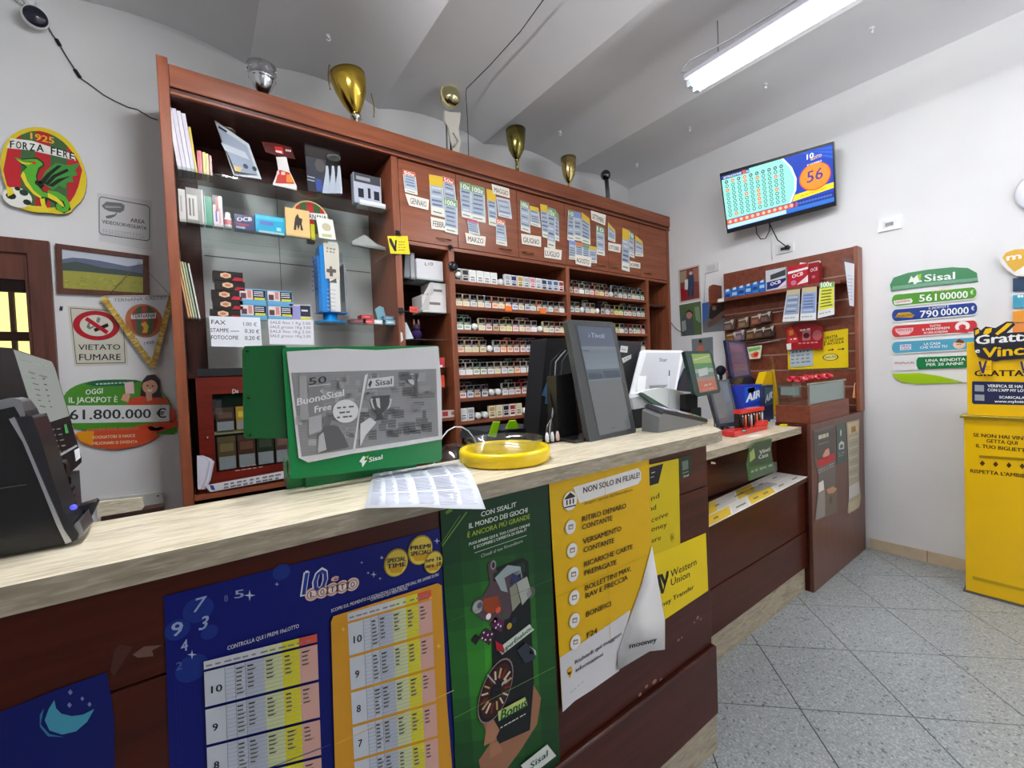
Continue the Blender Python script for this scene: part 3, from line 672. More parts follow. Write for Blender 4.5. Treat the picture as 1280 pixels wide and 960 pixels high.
# hand and phone
p.poly([(640, 858), (662, 848), (676, 872), (671, 905), (650, 938), (630, 965), (603, 975), (598, 950), (612, 930), (604, 905), (616, 890), (612, 880), (618, 872)], (150, 104, 78)); p.up()
p.poly([(613, 712), (653, 697), (660, 702), (667, 850), (662, 912), (622, 930), (616, 900)], (22, 26, 28)); p.up()
p.poly([(616, 716), (655, 702), (656, 714), (616, 727)], (30, 52, 40)); 
p.poly([(608, 905), (616, 898), (624, 912), (618, 925), (604, 932)], (170, 120, 92)); p.poly([(612, 930), (622, 926), (628, 938), (612, 948)], (166, 116, 88))
# gaming collage: astronaut-like helmet, cards, balls
p.poly([(588, 762), (592, 750), (602, 746), (612, 730), (609, 705), (616, 698), (621, 715), (632, 708), (648, 706), (654, 720), (648, 745), (636, 772), (624, 778), (605, 776)], (84, 66, 74)); p.up()
p.poly([(618, 722), (634, 706), (650, 708), (652, 722), (640, 716), (630, 722), (634, 740), (626, 738)], (150, 164, 166)); p.poly([(639, 716), (650, 712), (651, 728), (643, 738), (637, 730)], (44, 50, 84))
p.poly([(604, 748), (622, 744), (626, 760), (612, 768), (602, 760)], (150, 62, 30)); p.disc((597, 758), 8, (160, 164, 160), 14); p.disc((616, 706), 6, (140, 140, 140), 12, .7); p.up()
p.disc((616, 706), 4, (60, 44, 50), 12, .6); p.disc((599, 756), 4, (90, 92, 110), 12)
p.poly([(645, 728), (658, 720), (664, 742), (652, 756)], (170, 172, 164)); p.poly([(636, 735), (644, 728), (650, 752), (640, 764)], (140, 138, 120)); p.disc((663, 740), 7, (90, 92, 88), 12)
for x, y, c in [(610, 770, (230, 226, 220)), (618, 775, (200, 50, 60)), (630, 768, (60, 90, 60)), (636, 782, (190, 150, 60)), (642, 775, (34, 40, 60)), (622, 762, (220, 90, 60))]: p.disc((x, y), 4, c, 8)
# dice
for q, c in [([(598, 796), (606, 784), (618, 790), (611, 806)], (74, 24, 62)), ([(612, 782), (618, 770), (630, 776), (626, 790)], (92, 30, 78)), ([(588, 800), (594, 792), (600, 796), (594, 806)], (30, 26, 34))]: p.poly(q, c)
p.up()
for x, y in [(604, 790), (609, 793), (606, 799), (612, 799), (614, 792), (602, 797), (618, 776), (622, 780), (619, 784), (625, 782)]: p.disc((x, y), 1.3, (232, 230, 236), 8)
p.line((624, 814), (664, 783), 9, (206, 214, 204)); p.up(); p.text('SuperEnalotto', (625, 817), (665, 785), 6, (30, 84, 56), .03); p.poly([(618, 800), (628, 806), (630, 816), (620, 812)], (180, 30, 50))
# roulette wheel
ce_ = (619, 862)
p.disc(ce_, 38, (150, 120, 120), 28, .62, -.5); p.up(); p.disc(ce_, 36, (20, 24, 32), 28, .62, -.5); p.up(); p.disc(ce_, 32, (60, 28, 26), 28, .62, -.5); p.up()
for k in range(16):
    a = k*math.pi/8; x_, y_ = math.cos(a)*.62, math.sin(a); x_, y_ = x_*.878+y_*.479, -x_*.479+y_*.878
    g_ = lambda r: (ce_[0]+x_*.92*r, ce_[1]-y_*r-x_*.2*r); p.line(g_(16), g_(29), 2.2, [(214, 196, 170), (120, 40, 30), (190, 160, 110)][k % 3])
p.up(); p.disc(ce_, 12, (24, 26, 32), 16, .62, -.5); p.line((608, 842), (624, 860), 2, (170, 176, 180)); p.line((619, 862), (632, 848), 2.4, (190, 190, 180))
p.poly([(645, 812), (656, 802), (666, 812), (668, 822), (655, 828)], (50, 56, 70)); p.poly([(660, 806), (668, 812), (669, 818), (661, 816)], (200, 200, 190))
p.poly([(622, 900), (621, 888), (655, 870), (658, 880)], (190, 204, 120)); p.up(); p.text('Bonus', (624, 899), (657, 881), 12, (30, 92, 52), .05, ital=.12)
p.bars((624, 909), (658, 890), 1.5, (190, 200, 190), 7)
p.line((655, 962), (688, 936), 18, (208, 212, 206)); p.up(); p.text('Sisal', (661, 960), (683, 943), 8, (24, 92, 60), .03)
p.line((566, 896), (692, 832), .6, (110, 150, 80)); p.line((560, 776), (690, 722), .4, (60, 110, 60))
done(b)
# --- yellow service poster, right edge curling away at the bottom
YM = YPO-.006
b = B(); p = Print(PY(YM), b, 'poster', 0); b.meta = ('service_poster', 'large yellow bank services poster with round white icons and a curled lower corner', 'poster', None, None)
yl = (218, 172, 12)
out = [(686, 600), (811, 571), (813, 640), (815, 682), (802, 730), (785, 778), (772, 815), (774, 838), (740, 862), (718, 876), (703, 890), (697, 780), (691, 690)]
q = [p.pl.at(*a) for a in out]; b.slab([v-Vector((0, -.0008, 0)) for v in q], (0, -.0008, 0), 'poster', yl)
p.l = 3
p.poly([(699.5, 822), (788, 762), (778, 800), (772, 815), (774, 838), (740, 862), (718, 876), (703, 890)], (206, 204, 206)); p.up()
# heading pill
p.poly([(716, 609), (797, 585), (801, 590), (801, 599), (797, 605), (724, 629)], (222, 218, 214)); p.up()
dkc = (52, 40, 30)
p.text('NON SOLO IN FILIALE!', (728.5, 616.5), (799, 596.5), 7.6, dkc, .03); p.text('Scopri i servizi del Rivenditore', (730, 631), (790, 613.5), 3.8, (120, 92, 20), .01)
p.disc((712, 626), 12.5, (196, 180, 120), 24, 1); p.up(); p.disc((712, 626), 11.6, (230, 226, 224), 24, 1); p.up()
p.poly([(705.5, 622.5), (712, 615), (718, 619.5), (718, 621), (705.5, 624.5)], dkc)
for x in (707, 711, 715): p.poly([(x, 625-(x-707)*.25), (x+1.8, 624.6-(x-707)*.25), (x+1.8, 631-(x-707)*.25), (x, 631.4-(x-707)*.25)], dkc)
p.line((705, 634.5), (719, 631), 1.6, dkc)
L_ = [(712.5, 658.5, [('RITIRO DENARO', 727, 652, 782, 634.5), ('CONTANTE', 727, 662, 765, 650)]), (714.5, 687.5, [('VERSAMENTO', 728, 680, 776, 663), ('CONTANTE', 729, 690.5, 767, 678)]),
      (716, 717.5, [('RICARICHE CARTE', 729.5, 708.5, 790, 685.5), ('PREPAGATE', 730, 719.5, 770, 705)]), (717, 746.5, [('BOLLETTINI MAV,', 731, 738, 788, 713), ('RAV E FRECCIA', 731.5, 748, 784, 724)]),
      (717.5, 775, [('BONIFICI', 732, 771, 763, 757)]), (718.5, 802, [('F24', 733, 797, 746, 790.5)])]
for x, y, ls in L_:
    p.disc((x, y), 9.4, (200, 182, 110), 20); p.up(); p.disc((x, y), 8.8, (226, 222, 218), 20); p.up()
    p.poly([(x-3, y-2.5), (x+3, y-4), (x+3, y+2), (x-3, y+3.5)], (120, 116, 112)); p.up(); p.poly([(x-2, y-1), (x+2, y-2), (x+2, y+1), (x-2, y+2)], (222, 218, 214)); p.disc((x+2, y+1), 1.4, (224, 150, 60), 8); p.l -= 3
    for t, x0, y0, x1, y1 in ls: p.text(t, (x0, y0), (x1, y1), 6.6, dkc, .03)
p.text('Richiedi qui maggiori', (718, 830), (776, 793.5), 5, (56, 54, 58), .015); p.text('informazioni', (719, 840), (753, 819), 5, (56, 54, 58), .015)
p.disc((711.5, 838), 4.4, (214, 160, 30), 14); p.poly([(708.5, 840), (714.5, 838.5), (712, 848)], (214, 160, 30)); p.bars((712, 866), (730, 850), .8, (150, 148, 150), 4)
p.line((695, 746), (811, 692), .5, (190, 150, 10)); p.line((755, 588), (762, 800), .4, (200, 158, 10))
sp = done(b)
# the loose corner folded forward, white paper back
b = B(); f = [(815, 682), (823, 730), (831, 775), (831, 812), (812, 814), (795, 824), (772, 838), (772, 815), (785, 778), (802, 730)]
dy_ = [0, .012, .02, .024, .022, .016, .004, .0, 0, 0]
q = [at(a[0], a[1], 'y', YM-.0025-dd) for a, dd in zip(f, dy_)]
b.add(q, [(0, 1, 9), (1, 2, 8, 9), (2, 3, 4, 8), (4, 5, 7, 8), (5, 6, 7)], 'poster', (214, 212, 212), True)
o = b.build('folded_corner', sp); o['label'] = 'white paper back of the folded corner'
s_ = o.modifiers.new('th', 'SOLIDIFY'); s_.thickness = .0006
pm = Print(P3(at(790, 815, 'y', YM-.016), at(825, 805, 'y', YM-.0262), at(815, 770, 'y', YM-.0235)), mat='poster', start=3)
pm.text('mooney', (786.5, 810.5), (820.5, 802), 6.5, (34, 32, 36), .03); pm.b.build('lettering', sp)
# --- money transfer posters
b, p = sheet('transfer_poster', PY(YPO-.0012), [(806, 582), (848, 573), (850, 681), (816, 694), (806, 690)], (206, 182, 10), 'yellow money transfer poster partly hidden behind the services poster', 'poster', mat='poster')
p.poly([(806, 586), (829, 579.5), (823, 604), (806, 609)], (24, 26, 34)); p.up(); p.bars((808, 594), (820, 590), 1.2, (180, 184, 190), 2); p.bars((808, 599), (818, 596), 1.2, (150, 154, 160), 2)
bk = (44, 38, 20)
for t, x0, y0, x1, y1 in [('end', 808, 628.5, 824, 622), ('nd', 811, 639.5, 820, 636.5), ('ceive', 814, 653.5, 835, 644.5), ('oney', 814, 665, 833.5, 658), ('ere', 814, 679, 826, 674.5)]: p.text(t, (x0, y0), (x1, y1), 6.6, bk, .0)
p.disc((840.5, 671.5), 5.5, (150, 134, 20), 16, .8); p.up(); p.disc((840.5, 671.5), 4.8, (206, 182, 10), 16, .8); p.up(); p.text('6', (838.8, 674.5), (842, 673.5), 6, (110, 98, 20))
done(b)
b, p = sheet('transfer_sticker', PY(YPO-.0005), [(816, 694), (882, 666), (885, 738), (828, 776), (822, 776), (814, 760)], (224, 196, 10), 'yellow money transfer sign with black lettering low on the counter end', 'sign', mat='poster')
bk = (26, 24, 20)
p.text('Western', (838, 722), (870.5, 705.5), 9, bk, .01); p.text('Union', (838.5, 732.5), (862, 721), 9, bk, .01)
for dx in (0, 5.5): p.poly([(820+dx, 720-dx*.45), (824.2+dx, 718-dx*.45), (829+dx, 737-dx*.5), (833, 714.5), (836, 713), (835.5, 720), (829+dx*.3, 742-dx*.5), (826.5, 742)], bk) if dx == 0 else p.poly([(824, 718.5), (828, 717), (832, 727), (830.5, 733)], bk)
p.text('Money Transfer', (816, 765.5), (867.5, 735.5), 6.2, bk, .03)
done(b)
b, p = sheet('window_sticker', PO, [(848.5, 572), (863.5, 568), (864, 593), (849.5, 598)], (34, 52, 40), 'small dark green square sticker at the top right of the counter front', 'sticker', mat='poster')
p.poly([(852.5, 577), (860, 575), (860.3, 586), (853, 588.5)], (104, 118, 108)); p.up(); p.bars((853, 592), (861, 589.5), 1, (150, 160, 150), 3); p.text('Sisal', (854, 597), (860.5, 594.7), 2.8, (190, 200, 192), .02)
done(b)
# ================================================================ ON THE TALL COUNTER
# printed sheet drooping over the edge
b = B(); sh = [[(467, 590, CZ+.004), (480, 588, CZ+.004), (510, 585.5, CZ+.004), (545, 581, CZ+.004), (576, 576.5, CZ+.004)],
               [(463, 604, CZ+.004), (486, 603, CZ+.004), (520, 600, CZ+.005), (558, 598, CZ+.008), (590, 593, CZ+.010)],
               [(459.5, 620, CZ+.004), (488, 620, CZ+.005), (525, 619, CZ+.010), (565, 617.5, CZ+.012), (598, 612, CZ+.006)],
               [(455.5, 635.5, CZ+.004), (488, 634.5, CZ+.006), (528, 634, CZ+.010), (568, 636, CZ+.004), (607, 636.5, CZ-.012)]]
R_c = 5; V = [at(x, y, 'z', z) for row in sh for x, y, z in row]
b.add(V, [(r*R_c+k, r*R_c+k+1, (r+1)*R_c+k+1, (r+1)*R_c+k) for r in range(3) for k in range(R_c-1)], 'print', (222, 226, 234), True)
def bl(u, v):
    u = max(0, min(3.999, u*4)); v = max(0, min(2.999, v*3)); i, j = int(u), int(v); u -= i; v -= j
    a, b1, c, d = V[j*R_c+i], V[j*R_c+i+1], V[(j+1)*R_c+i], V[(j+1)*R_c+i+1]
    return a*(1-u)*(1-v)+b1*u*(1-v)+c*(1-u)*v+d*u*v+Vector((0, 0, .0016))
for r in range(36):
    v = .06+r*.0245
    for c0, c1 in [(.04, .16), (.2, .30), (.32, .43), (.48, .62), (.64, .8), (.82, .95)]:
        if r in (9, 22): continue
        w_ = c1-c0-random.uniform(0, .03); b.quad(bl(c0, v), bl(c0+w_, v), bl(c0+w_, v+.008), bl(c0, v+.008), 'print', (196, 199, 216))
sh_o = tag(b.build('printed_sheet'), 'white sheet printed with fine columns, draped over the counter edge', 'paper'); m_ = sh_o.modifiers.new('t', 'SOLIDIFY'); m_.thickness = .0004; m_.offset = -1
# yellow coin tray with a glass dish
ctr = at(631, 566, 'z', CZ); cx, cy = .685, .985
tr = thing('coin_tray', 'round bright yellow change tray with a glass dish in it on the counter', 'tray', (cx, cy, CZ))
b = B(); b.lathe((cx, cy, CZ+.0006), [(.001, 0), (.118, 0), (.126, .004), (.127, .030), (.124, .037), (.112, .038), (.104, .034), (.102, .012), (.001, .012)], 'gloss', (240, 206, 10), 48); b.build('tray_body', tr)
b = B(); b.lathe((cx, cy, CZ+.013), [(.001, .0), (.085, .002), (.1, .02), (.108, .045), (.111, .049), (.106, .05), (.097, .03), (.083, .010), (.001, .008)], 'plastic_film', (255, 255, 255), 40); b.build('glass_dish', tr)
# green self-service display with the photocopied sheet taped on
gd = thing('betting_display', 'green retail display screen seen from behind with a photocopied sheet taped over it', 'display', (.35, 1.06, CZ))
G1 = (0, 122, 58)
PA = P3(at(353, 436, 'y', 1.06), at(548, 434, 'y', 1.04), at(364, 598, 'y', 1.03))
pts = [(353, 437), (357, 434), (545, 432), (549, 435), (552.5, 573), (550, 577), (368, 599), (363, 597)]
q = [PA.at(*a) for a in pts]; b = B(); b.slab([v-PA.n*.03 for v in q], PA.n*.03, 'gloss', G1); b.build('display_panel', gd, bevel=.004)
q = [PA.at(*a)-PA.n*.02 for a in [(303, 436), (306, 431), (356, 430), (362, 434), (366, 548), (308, 548), (305, 544)]]
b = B(); b.slab([v-PA.n*.035 for v in q], PA.n*.04, 'gloss', (0, 84, 34)); rb = b.build('rear_housing', gd, bevel=.004)
b = B()
for x, y in [(309, 441), (311, 498), (313, 544)]: 
    c = PA.at(x, y)+PA.n*.022; b.ball(c, .0035, 'matte', (8, 50, 26), 8)
b.build('screw', rb)
b = B(); b.box(.155, .22, 1.09, 1.14, CZ, 1.22, 'gloss', G1); b.box(.19, .46, 1.075, 1.13, CZ, CZ+.03, 'gloss', G1); b.box(.28, .40, 1.08, 1.12, CZ+.03, 1.24, 'gloss', (8, 100, 56)); b.build('foot', gd)
p = Print(PA, start=2)
p.poly([(449, 577), (454, 570), (457, 571), (455, 576), (459, 575), (453, 584), (452, 578.5)], (224, 236, 226)); p.poly([(457, 571), (461, 569), (459.5, 574)], (150, 190, 50))
p.text('Sisal', (461, 577.5), (478, 573.5), 5.6, (224, 236, 226), .03); p.b.build('lettering', gd)
# photocopy
pp = [(358, 440), (420, 436), (470, 438), (547, 433), (551, 480), (552, 549), (500, 558), (440, 567), (385, 578), (373, 572), (366, 510)]
b, p = sheet('photocopied_sheet', PA, pp, (200, 200, 202), 'white sheet with a grey photocopied advert, taped on the green display', 'paper', off=.004)
p.poly([(364, 466), (545, 461), (548, 545), (377, 571)], (132, 132, 134)); p.up()
rnd = random.Random(3)
for i in range(110):
    u, v = rnd.random(), rnd.random(); 
    if u < .47: c = rnd.randint(112, 168)
    else: c = int(rnd.randint(92, 160)*(1-.3*v))
    x = 368+u*168; y = 468+v*84-u*4; w, h = rnd.uniform(4, 16), rnd.uniform(4, 12); x = min(x, 544-w); y = min(y, 562-(x-377)*.15-h)
    p.poly([(x, y), (x+w, y-.4), (x+w, y+h), (x, y+h)], (c, c, c+2))
p.up()
for k in range(26): y = 469+k*3.8; p.poly([(365+k*.45, y), (546, y-6-k*.75), (546, y-5.6-k*.75), (365+k*.45, y+.4)], (146, 146, 148))
p.up()
p.poly([(374, 470), (383, 470), (386, 524), (375, 525)], (150, 150, 150)); p.poly([(385, 478), (403, 474), (403, 520), (386, 522)], (126, 126, 128))
p.poly([(456, 469), (460, 467), (449, 520), (444, 561), (441, 561)], (205, 205, 205)); p.up()
p.poly([(460, 474), (492, 470), (492, 483), (458, 486)], (196, 196, 198)); p.up(); p.text('Sisal', (469, 482.5), (489.5, 480), 7.5, (64, 64, 66), .02); p.poly([(460, 481), (463, 475), (465, 478), (462, 485)], (60, 60, 62))
p.text('50', (386, 481.5), (408, 478.5), 9, (40, 40, 42), .0); p.line((386, 483), (413, 480), .8, (205, 205, 205)); p.text('€', (400, 491), (404, 490.5), 4, (210, 210, 210))
p.text('BuonoSisal', (371, 507), (430, 494.5), 9, (214, 214, 216), .04); p.text('Free', (393, 516), (414, 511.5), 8, (214, 214, 216), .04)
p.disc((432, 514), 14.5, (204, 204, 205), 20, 1.05); p.up(); p.bars((421, 511), (443, 509), 2, (90, 90, 92), 3); p.bars((424, 517), (441, 515.5), 2, (90, 90, 92), 2); p.bars((421, 523), (443, 521), 2, (90, 90, 92), 3)
# man reading, grey shapes
p.poly([(386, 522), (402, 518), (402, 538), (386, 544)], (160, 160, 162)); p.poly([(399, 548), (404, 535), (412, 531), (422, 533), (430, 545), (436, 559), (400, 566)], (88, 88, 90)); p.up(); p.disc((408, 527), 6.5, (100, 100, 102), 14, .85); p.poly([(398, 545), (404, 540), (408, 562), (397, 566)], (170, 170, 172))
# trophy cup
p.poly([(464, 496), (487, 494), (486, 506), (480, 514), (477, 517), (478, 522), (484, 524), (467, 526), (472, 521), (472, 517), (466, 510)], (70, 70, 72)); p.up()
p.poly([(469, 498), (474, 497.5), (475, 511), (471, 508)], (180, 180, 182))
for sx in (-1, 1): p.poly([(476+sx*10, 498), (476+sx*14, 499), (476+sx*11, 509), (476+sx*7, 513), (476+sx*9.5, 507), (476+sx*11, 501)], (186, 186, 188))
p.poly([(450, 530), (462, 522), (470, 528), (456, 545), (450, 558)], (196, 196, 198)); p.disc((516, 474), 7, (178, 178, 180), 14); p.up(); p.disc((518, 472), 4.5, (120, 120, 122), 12)
p.poly([(500, 470), (521, 468), (522, 496), (519, 496), (517, 474), (500, 476)], (84, 84, 86))
done(b)
# ================================================================ MACHINES ON AND BEHIND THE COUNTER
# ---- black payment terminal at the far left edge
tm = thing('till_terminal', 'large black and silver till terminal at the left end of the counter', 'till', (-.27, .95, CZ))
def side(pts, y0, y1, name, mat, col, parent, bev=.004):     # outline seen on the plane y0, extruded back to y1
    b = B(); b.slab([at(x, y, 'y', y0) for x, y in pts], (0, y1-y0, 0), mat, col); return b.build(name, parent, bevel=bev)
side([(-60, 507), (0, 500), (12, 497), (22, 502), (30, 512), (38, 530), (52, 570), (68, 615), (84, 660), (90, 678), (0, 695), (-60, 706)], .955, 1.02, 'terminal_body', 'gloss', (22, 22, 25), tm)
side([(11, 524), (18, 521), (36, 560), (58, 612), (80, 662), (90, 677), (82, 680), (70, 655), (48, 600), (28, 552)], .949, .954, 'silver_trim', 'brushed', (190, 192, 198), tm)
side([(18, 521), (40, 520), (52, 552), (66, 600), (80, 640), (98, 668), (97, 674), (90, 678), (80, 662), (58, 612), (36, 560)], .951, 1.03, 'front_bezel', 'gloss', (34, 34, 38), tm)
side([(93, 655), (99, 650), (106, 668), (98, 674), (92, 676)], .955, 1.03, 'foot', 'brushed', (150, 154, 160), tm)
side([(0, 500), (14, 497), (26, 500), (32, 520), (26, 522), (18, 508), (0, 512)], .9525, 1.0, 'shoulder_trim', 'brushed', (170, 172, 178), tm)
side([(-60, 600), (-1, 610), (34, 605), (34, 606.2), (-1, 611.4), (-60, 601.4)], .9535, .9549, 'seam', 'gloss', (70, 70, 74), tm, 0)
b = B(); b.ball(at(92, 634, 'y', .949), .0045, 'glow', (60, 60, 255), 8); b.build('power_light', tm)
# the screen half turned to the clerk, paper-white picture
sc_ = thing('till_screen', 'tilted till screen with a pale page and a keypad strip, behind the black terminal', 'screen', (-.28, 1.08, CZ))
PB = P3(at(18, 437, 'y', 1.10), at(66, 452, 'y', 1.20), at(45, 532, 'y', 1.10))
q = [PB.at(*a) for a in [(0, 434), (14, 435), (66, 452), (70, 462), (102, 572), (102, 578), (83, 596), (45, 540), (0, 500)]]
b = B(); b.slab([v-PB.n*.03 for v in q], PB.n*.03, 'gloss', (34, 33, 34)); b.build('screen_case', sc_, bevel=.002)
p = Print(PB, mat='dimscreen', start=2)
p.poly([(16, 437), (64, 452), (68, 460), (86, 520), (46, 533)], (176, 182, 176)); p.up()
p.mat = 'print'; p.bars((34, 466), (62, 474), 2, (110, 114, 112), 2)
for k in range(6): p.bars((38+k*2.2, 473+k*7), (46+k*2.2, 475+k*7), 1.3, (90, 96, 94), 1); p.bars((52+k*2, 474+k*7), (56+k*2, 475+k*7), 1.3, (60, 66, 64), 1)
p.bars((24, 450), (60, 459), 1, (130, 134, 130), 8)
for r in range(5):
    for c in range(3): p.poly([(54+c*8+r*2, 538+r*7-c*1), (59+c*8+r*2, 537+r*7-c*1), (59+c*8+r*2, 538.4+r*7-c), (54+c*8+r*2, 539.4+r*7-c)], (110, 108, 104))
p.poly([(79, 531), (82, 530), (85, 541), (81, 542)], (60, 130, 70)); p.poly([(67, 571), (95, 556), (96, 558), (69, 574)], (150, 150, 150)); p.poly([(92, 563), (98, 560), (100, 572), (94, 577)], (214, 214, 216))
p.b.build('display', sc_)
side([(74, 575), (82, 580), (88, 625), (92, 660), (84, 662)], 1.08, 1.11, 'stand', 'gloss', (28, 28, 30), sc_)
B().box(-.34, -.19, 1.09, 1.16, 1.0005, CZ+.09, 'gloss', (28, 28, 30)).build('stand_foot', sc_)
side([(84, 606), (91, 611), (91, 622), (86, 626)], 1.07, 1.09, 'knob', 'gloss', (24, 24, 26), sc_)
# scanner cradle on the counter beside it
t = thing('scanner_cradle', 'small black angular cradle on the counter beside the till terminal', 'scanner', (-.17, 1.04, CZ))
side([(96, 634), (118, 627), (121, 630), (108, 656), (100, 657), (96, 648)], 1.035, 1.065, 'cradle', 'gloss', (44, 44, 48), t); side([(100, 640), (112, 638), (110, 647), (101, 648)], 1.032, 1.034, 'slot', 'gloss', (18, 18, 20), t, 0)
# ---- tall portrait tablet kiosk
kt = thing('portrait_monitor', 'tall dark grey portrait touchscreen leaning back on the counter', 'monitor', (1.15, 1.03, CZ))
PT = P3(at(738, 553, 'y', 1.015), at(795, 540, 'y', 1.03), at(709, 401, 'y', 1.075))
fr = [(709, 402), (711, 399.5), (765, 402.5), (768, 405), (795, 538), (794, 542), (741, 553.5), (737, 552)]
b = B(); b.slab([PT.at(*a)-PT.n*.022 for a in fr], PT.n*.022, 'gloss', (62, 64, 66)); b.build('monitor_case', kt, bevel=.004)
p = Print(PT, mat='dimscreen', start=2)
p.poly([(719, 406), (765, 409), (790, 537), (749, 547)], (50, 54, 58)); p.up()
def tq(u0, v0, u1, v1):
    f = lambda u, v: ((719+46*u)*(1-v)+(749+41*u)*v, (406+3*u)*(1-v)+(547-10*u)*v)
    return [f(u0, v0), f(u1, v0), f(u1, v1), f(u0, v1)]
p.poly(tq(.03, .01, .98, .19), (88, 100, 124)); p.poly(tq(.03, .19, .98, .50), (128, 140, 156)); p.poly(tq(.02, .50, .97, .985), (118, 122, 124)); p.up()
for k in range(6): c = 128+6*k-(12*k if k > 3 else 0); p.poly(tq(.04, .22+k*.045, .97, .262+k*.045), (c-14, c, c+12))
p.poly(tq(.05, .43, .45, .49), (84, 94, 112)); p.poly(tq(.5, .42, .96, .49), (88, 98, 114)); p.up()
p.text('Tivoli', (738, 422), (755, 423), 6, (176, 196, 220), .02); p.poly([(733, 415), (736, 418), (735, 423), (737, 420)], (176, 196, 220)); p.bars((728, 439), (739, 440), 1.6, (84, 90, 100), 1); p.bars((764, 536), (772, 534), 1.2, (80, 82, 84), 1)
p.b.build('display', kt)
b = B(); q = [at(695, 470, 'y', 1.11), at(716, 466, 'y', 1.11), at(724, 548, 'y', 1.11), at(697, 552, 'y', 1.11)]
b.slab(q, (0, .05, 0), 'gloss', (30, 30, 32)); b.box(1.0, 1.30, 1.03, 1.13, CZ+.0005, CZ+.012, 'gloss', (34, 34, 36)); b.build('monitor_stand', kt, bevel=.003)
b = B()
for dx, c in ((0, (60, 60, 62)), (8, (150, 150, 150)), (14, (34, 34, 36))):
    b.tube([at(712-dx*.6, 438, 'y', 1.115), at(703-dx, 452, 'y', 1.14), at(701-dx, 480, 'y', 1.15), at(694-dx*.4, 515, 'y', 1.13), at(684+dx*.4, 533, 'y', 1.11), at(683+dx*.5, 545, 'y', 1.10)], .003, 'gloss', c, 6)
b.build('cable', kt)
# cable plugs standing behind the counter edge
for i, (x, y) in enumerate([(684, 549), (690.5, 548), (697, 547)]):
    c = at(x, y, 'y', 1.095); b = B(); b.lathe((c.x, c.y, c.z-.01), [(.001, 0), (.006, 0), (.007, .012), (.006, .022), (.003, .032), (.001, .032)], 'gloss', [(230, 230, 232), (214, 216, 220), (220, 190, 190)][i], 10)
    b.build('cable_plug', kt)
# black cabinet machine behind
mb = thing('ticket_machine', 'tall flat black ticket machine behind the portrait monitor with two small white stickers', 'machine', (1.35, 1.45, 1.0))
b = B(); b.slab([at(x, y, 'y', 1.32) for x, y in [(683, 423), (716, 423), (722, 548), (672, 552)]], (0, .10, 0), 'matte', (26, 26, 28)); b.build('machine_body', mb, bevel=.004)
o = b
b = B(); b.slab([at(x, y, 'y', 1.46) for x, y in [(764, 425), (802, 428), (788, 540), (770, 545), (752, 480)]], (0, .06, 0), 'matte', (58, 58, 62)); b.build('machine_side', mb, bevel=.003)
B().box(1.05, 1.9, 1.34, 1.42, 1.0005, 1.03, 'matte', (26, 26, 28)).build('machine_base', mb)
p = Print(PY(1.459)); p.poly([(776, 432), (785, 433), (784, 441), (775, 440)], (206, 206, 206)); p.poly([(777, 448), (789, 443), (789, 448), (779, 454)], (206, 206, 206)); p.up(); p.bars((777, 437), (783, 438), 1, (100, 100, 104), 2); p.bars((780, 450), (787, 447), 1, (100, 100, 104), 2)
p.b.build('sticker', mb)
p = Print(PY(1.319)); p.poly([(683, 478), (688, 478), (686, 505), (681, 505), (682, 496), (677, 494)], (64, 110, 156)); p.b.build('blue_tape', mb)
# white ticket scanner with raised lid
ws = thing('ticket_scanner', 'white ticket scanner with its lid raised, behind the card terminal', 'scanner', (1.6, 1.25, 1.0))
PL = P3(at(803, 438, 'y', 1.42), at(854, 439, 'y', 1.38), at(793, 490, 'y', 1.32))
b = B(); b.slab([PL.at(*a)-PL.n*.01 for a in [(801, 438.5), (804, 437.5), (852, 438), (855, 441), (845, 490), (792, 494), (788, 492)]], PL.n*.01, 'gloss', (214, 216, 218)); b.build('lid', ws, bevel=.002)
p = Print(PL, start=2); p.poly([(808, 441), (851, 441), (843, 487), (794, 490)], (178, 180, 184)); p.up(); p.text('Star', (824, 452), (834, 452), 4.6, (70, 70, 74), .02); p.poly([(811, 482), (835, 481), (830, 485), (812, 486)], (120, 122, 124)); p.poly([(798, 470), (808, 470), (806, 487), (796, 488)], (226, 226, 228)); p.b.build('lid_lining', ws)
side([(790, 497), (826, 492), (830, 505), (792, 512)], 1.20, 1.34, 'scanner_bed', 'gloss', (190, 194, 196), ws); side([(791, 512), (830, 505), (832, 524), (795, 534)], 1.20, 1.34, 'scanner_body', 'matte', (38, 38, 40), ws)
B().box(1.33, 1.75, 1.21, 1.34, 1.0005, 1.14, 'matte', (38, 38, 40)).build('scanner_base', ws)
b = B(); b.slab([at(x, y, 'y', 1.18) for x, y in [(801, 492), (806, 488), (826, 485), (845, 487), (857, 493), (857, 515), (838, 513), (822, 505)]], (0, .03, 0), 'gloss', (226, 232, 230)); b.build('curved_cover', ws, bevel=.004)
b = B(); b.slab([at(x, y, 'y', 1.178) for x, y in [(800, 492), (803, 490.5), (822, 502), (838, 511), (834, 513), (820, 508)]], (0, .012, 0), 'gloss', (60, 92, 84)); b.build('cover_edge', ws)
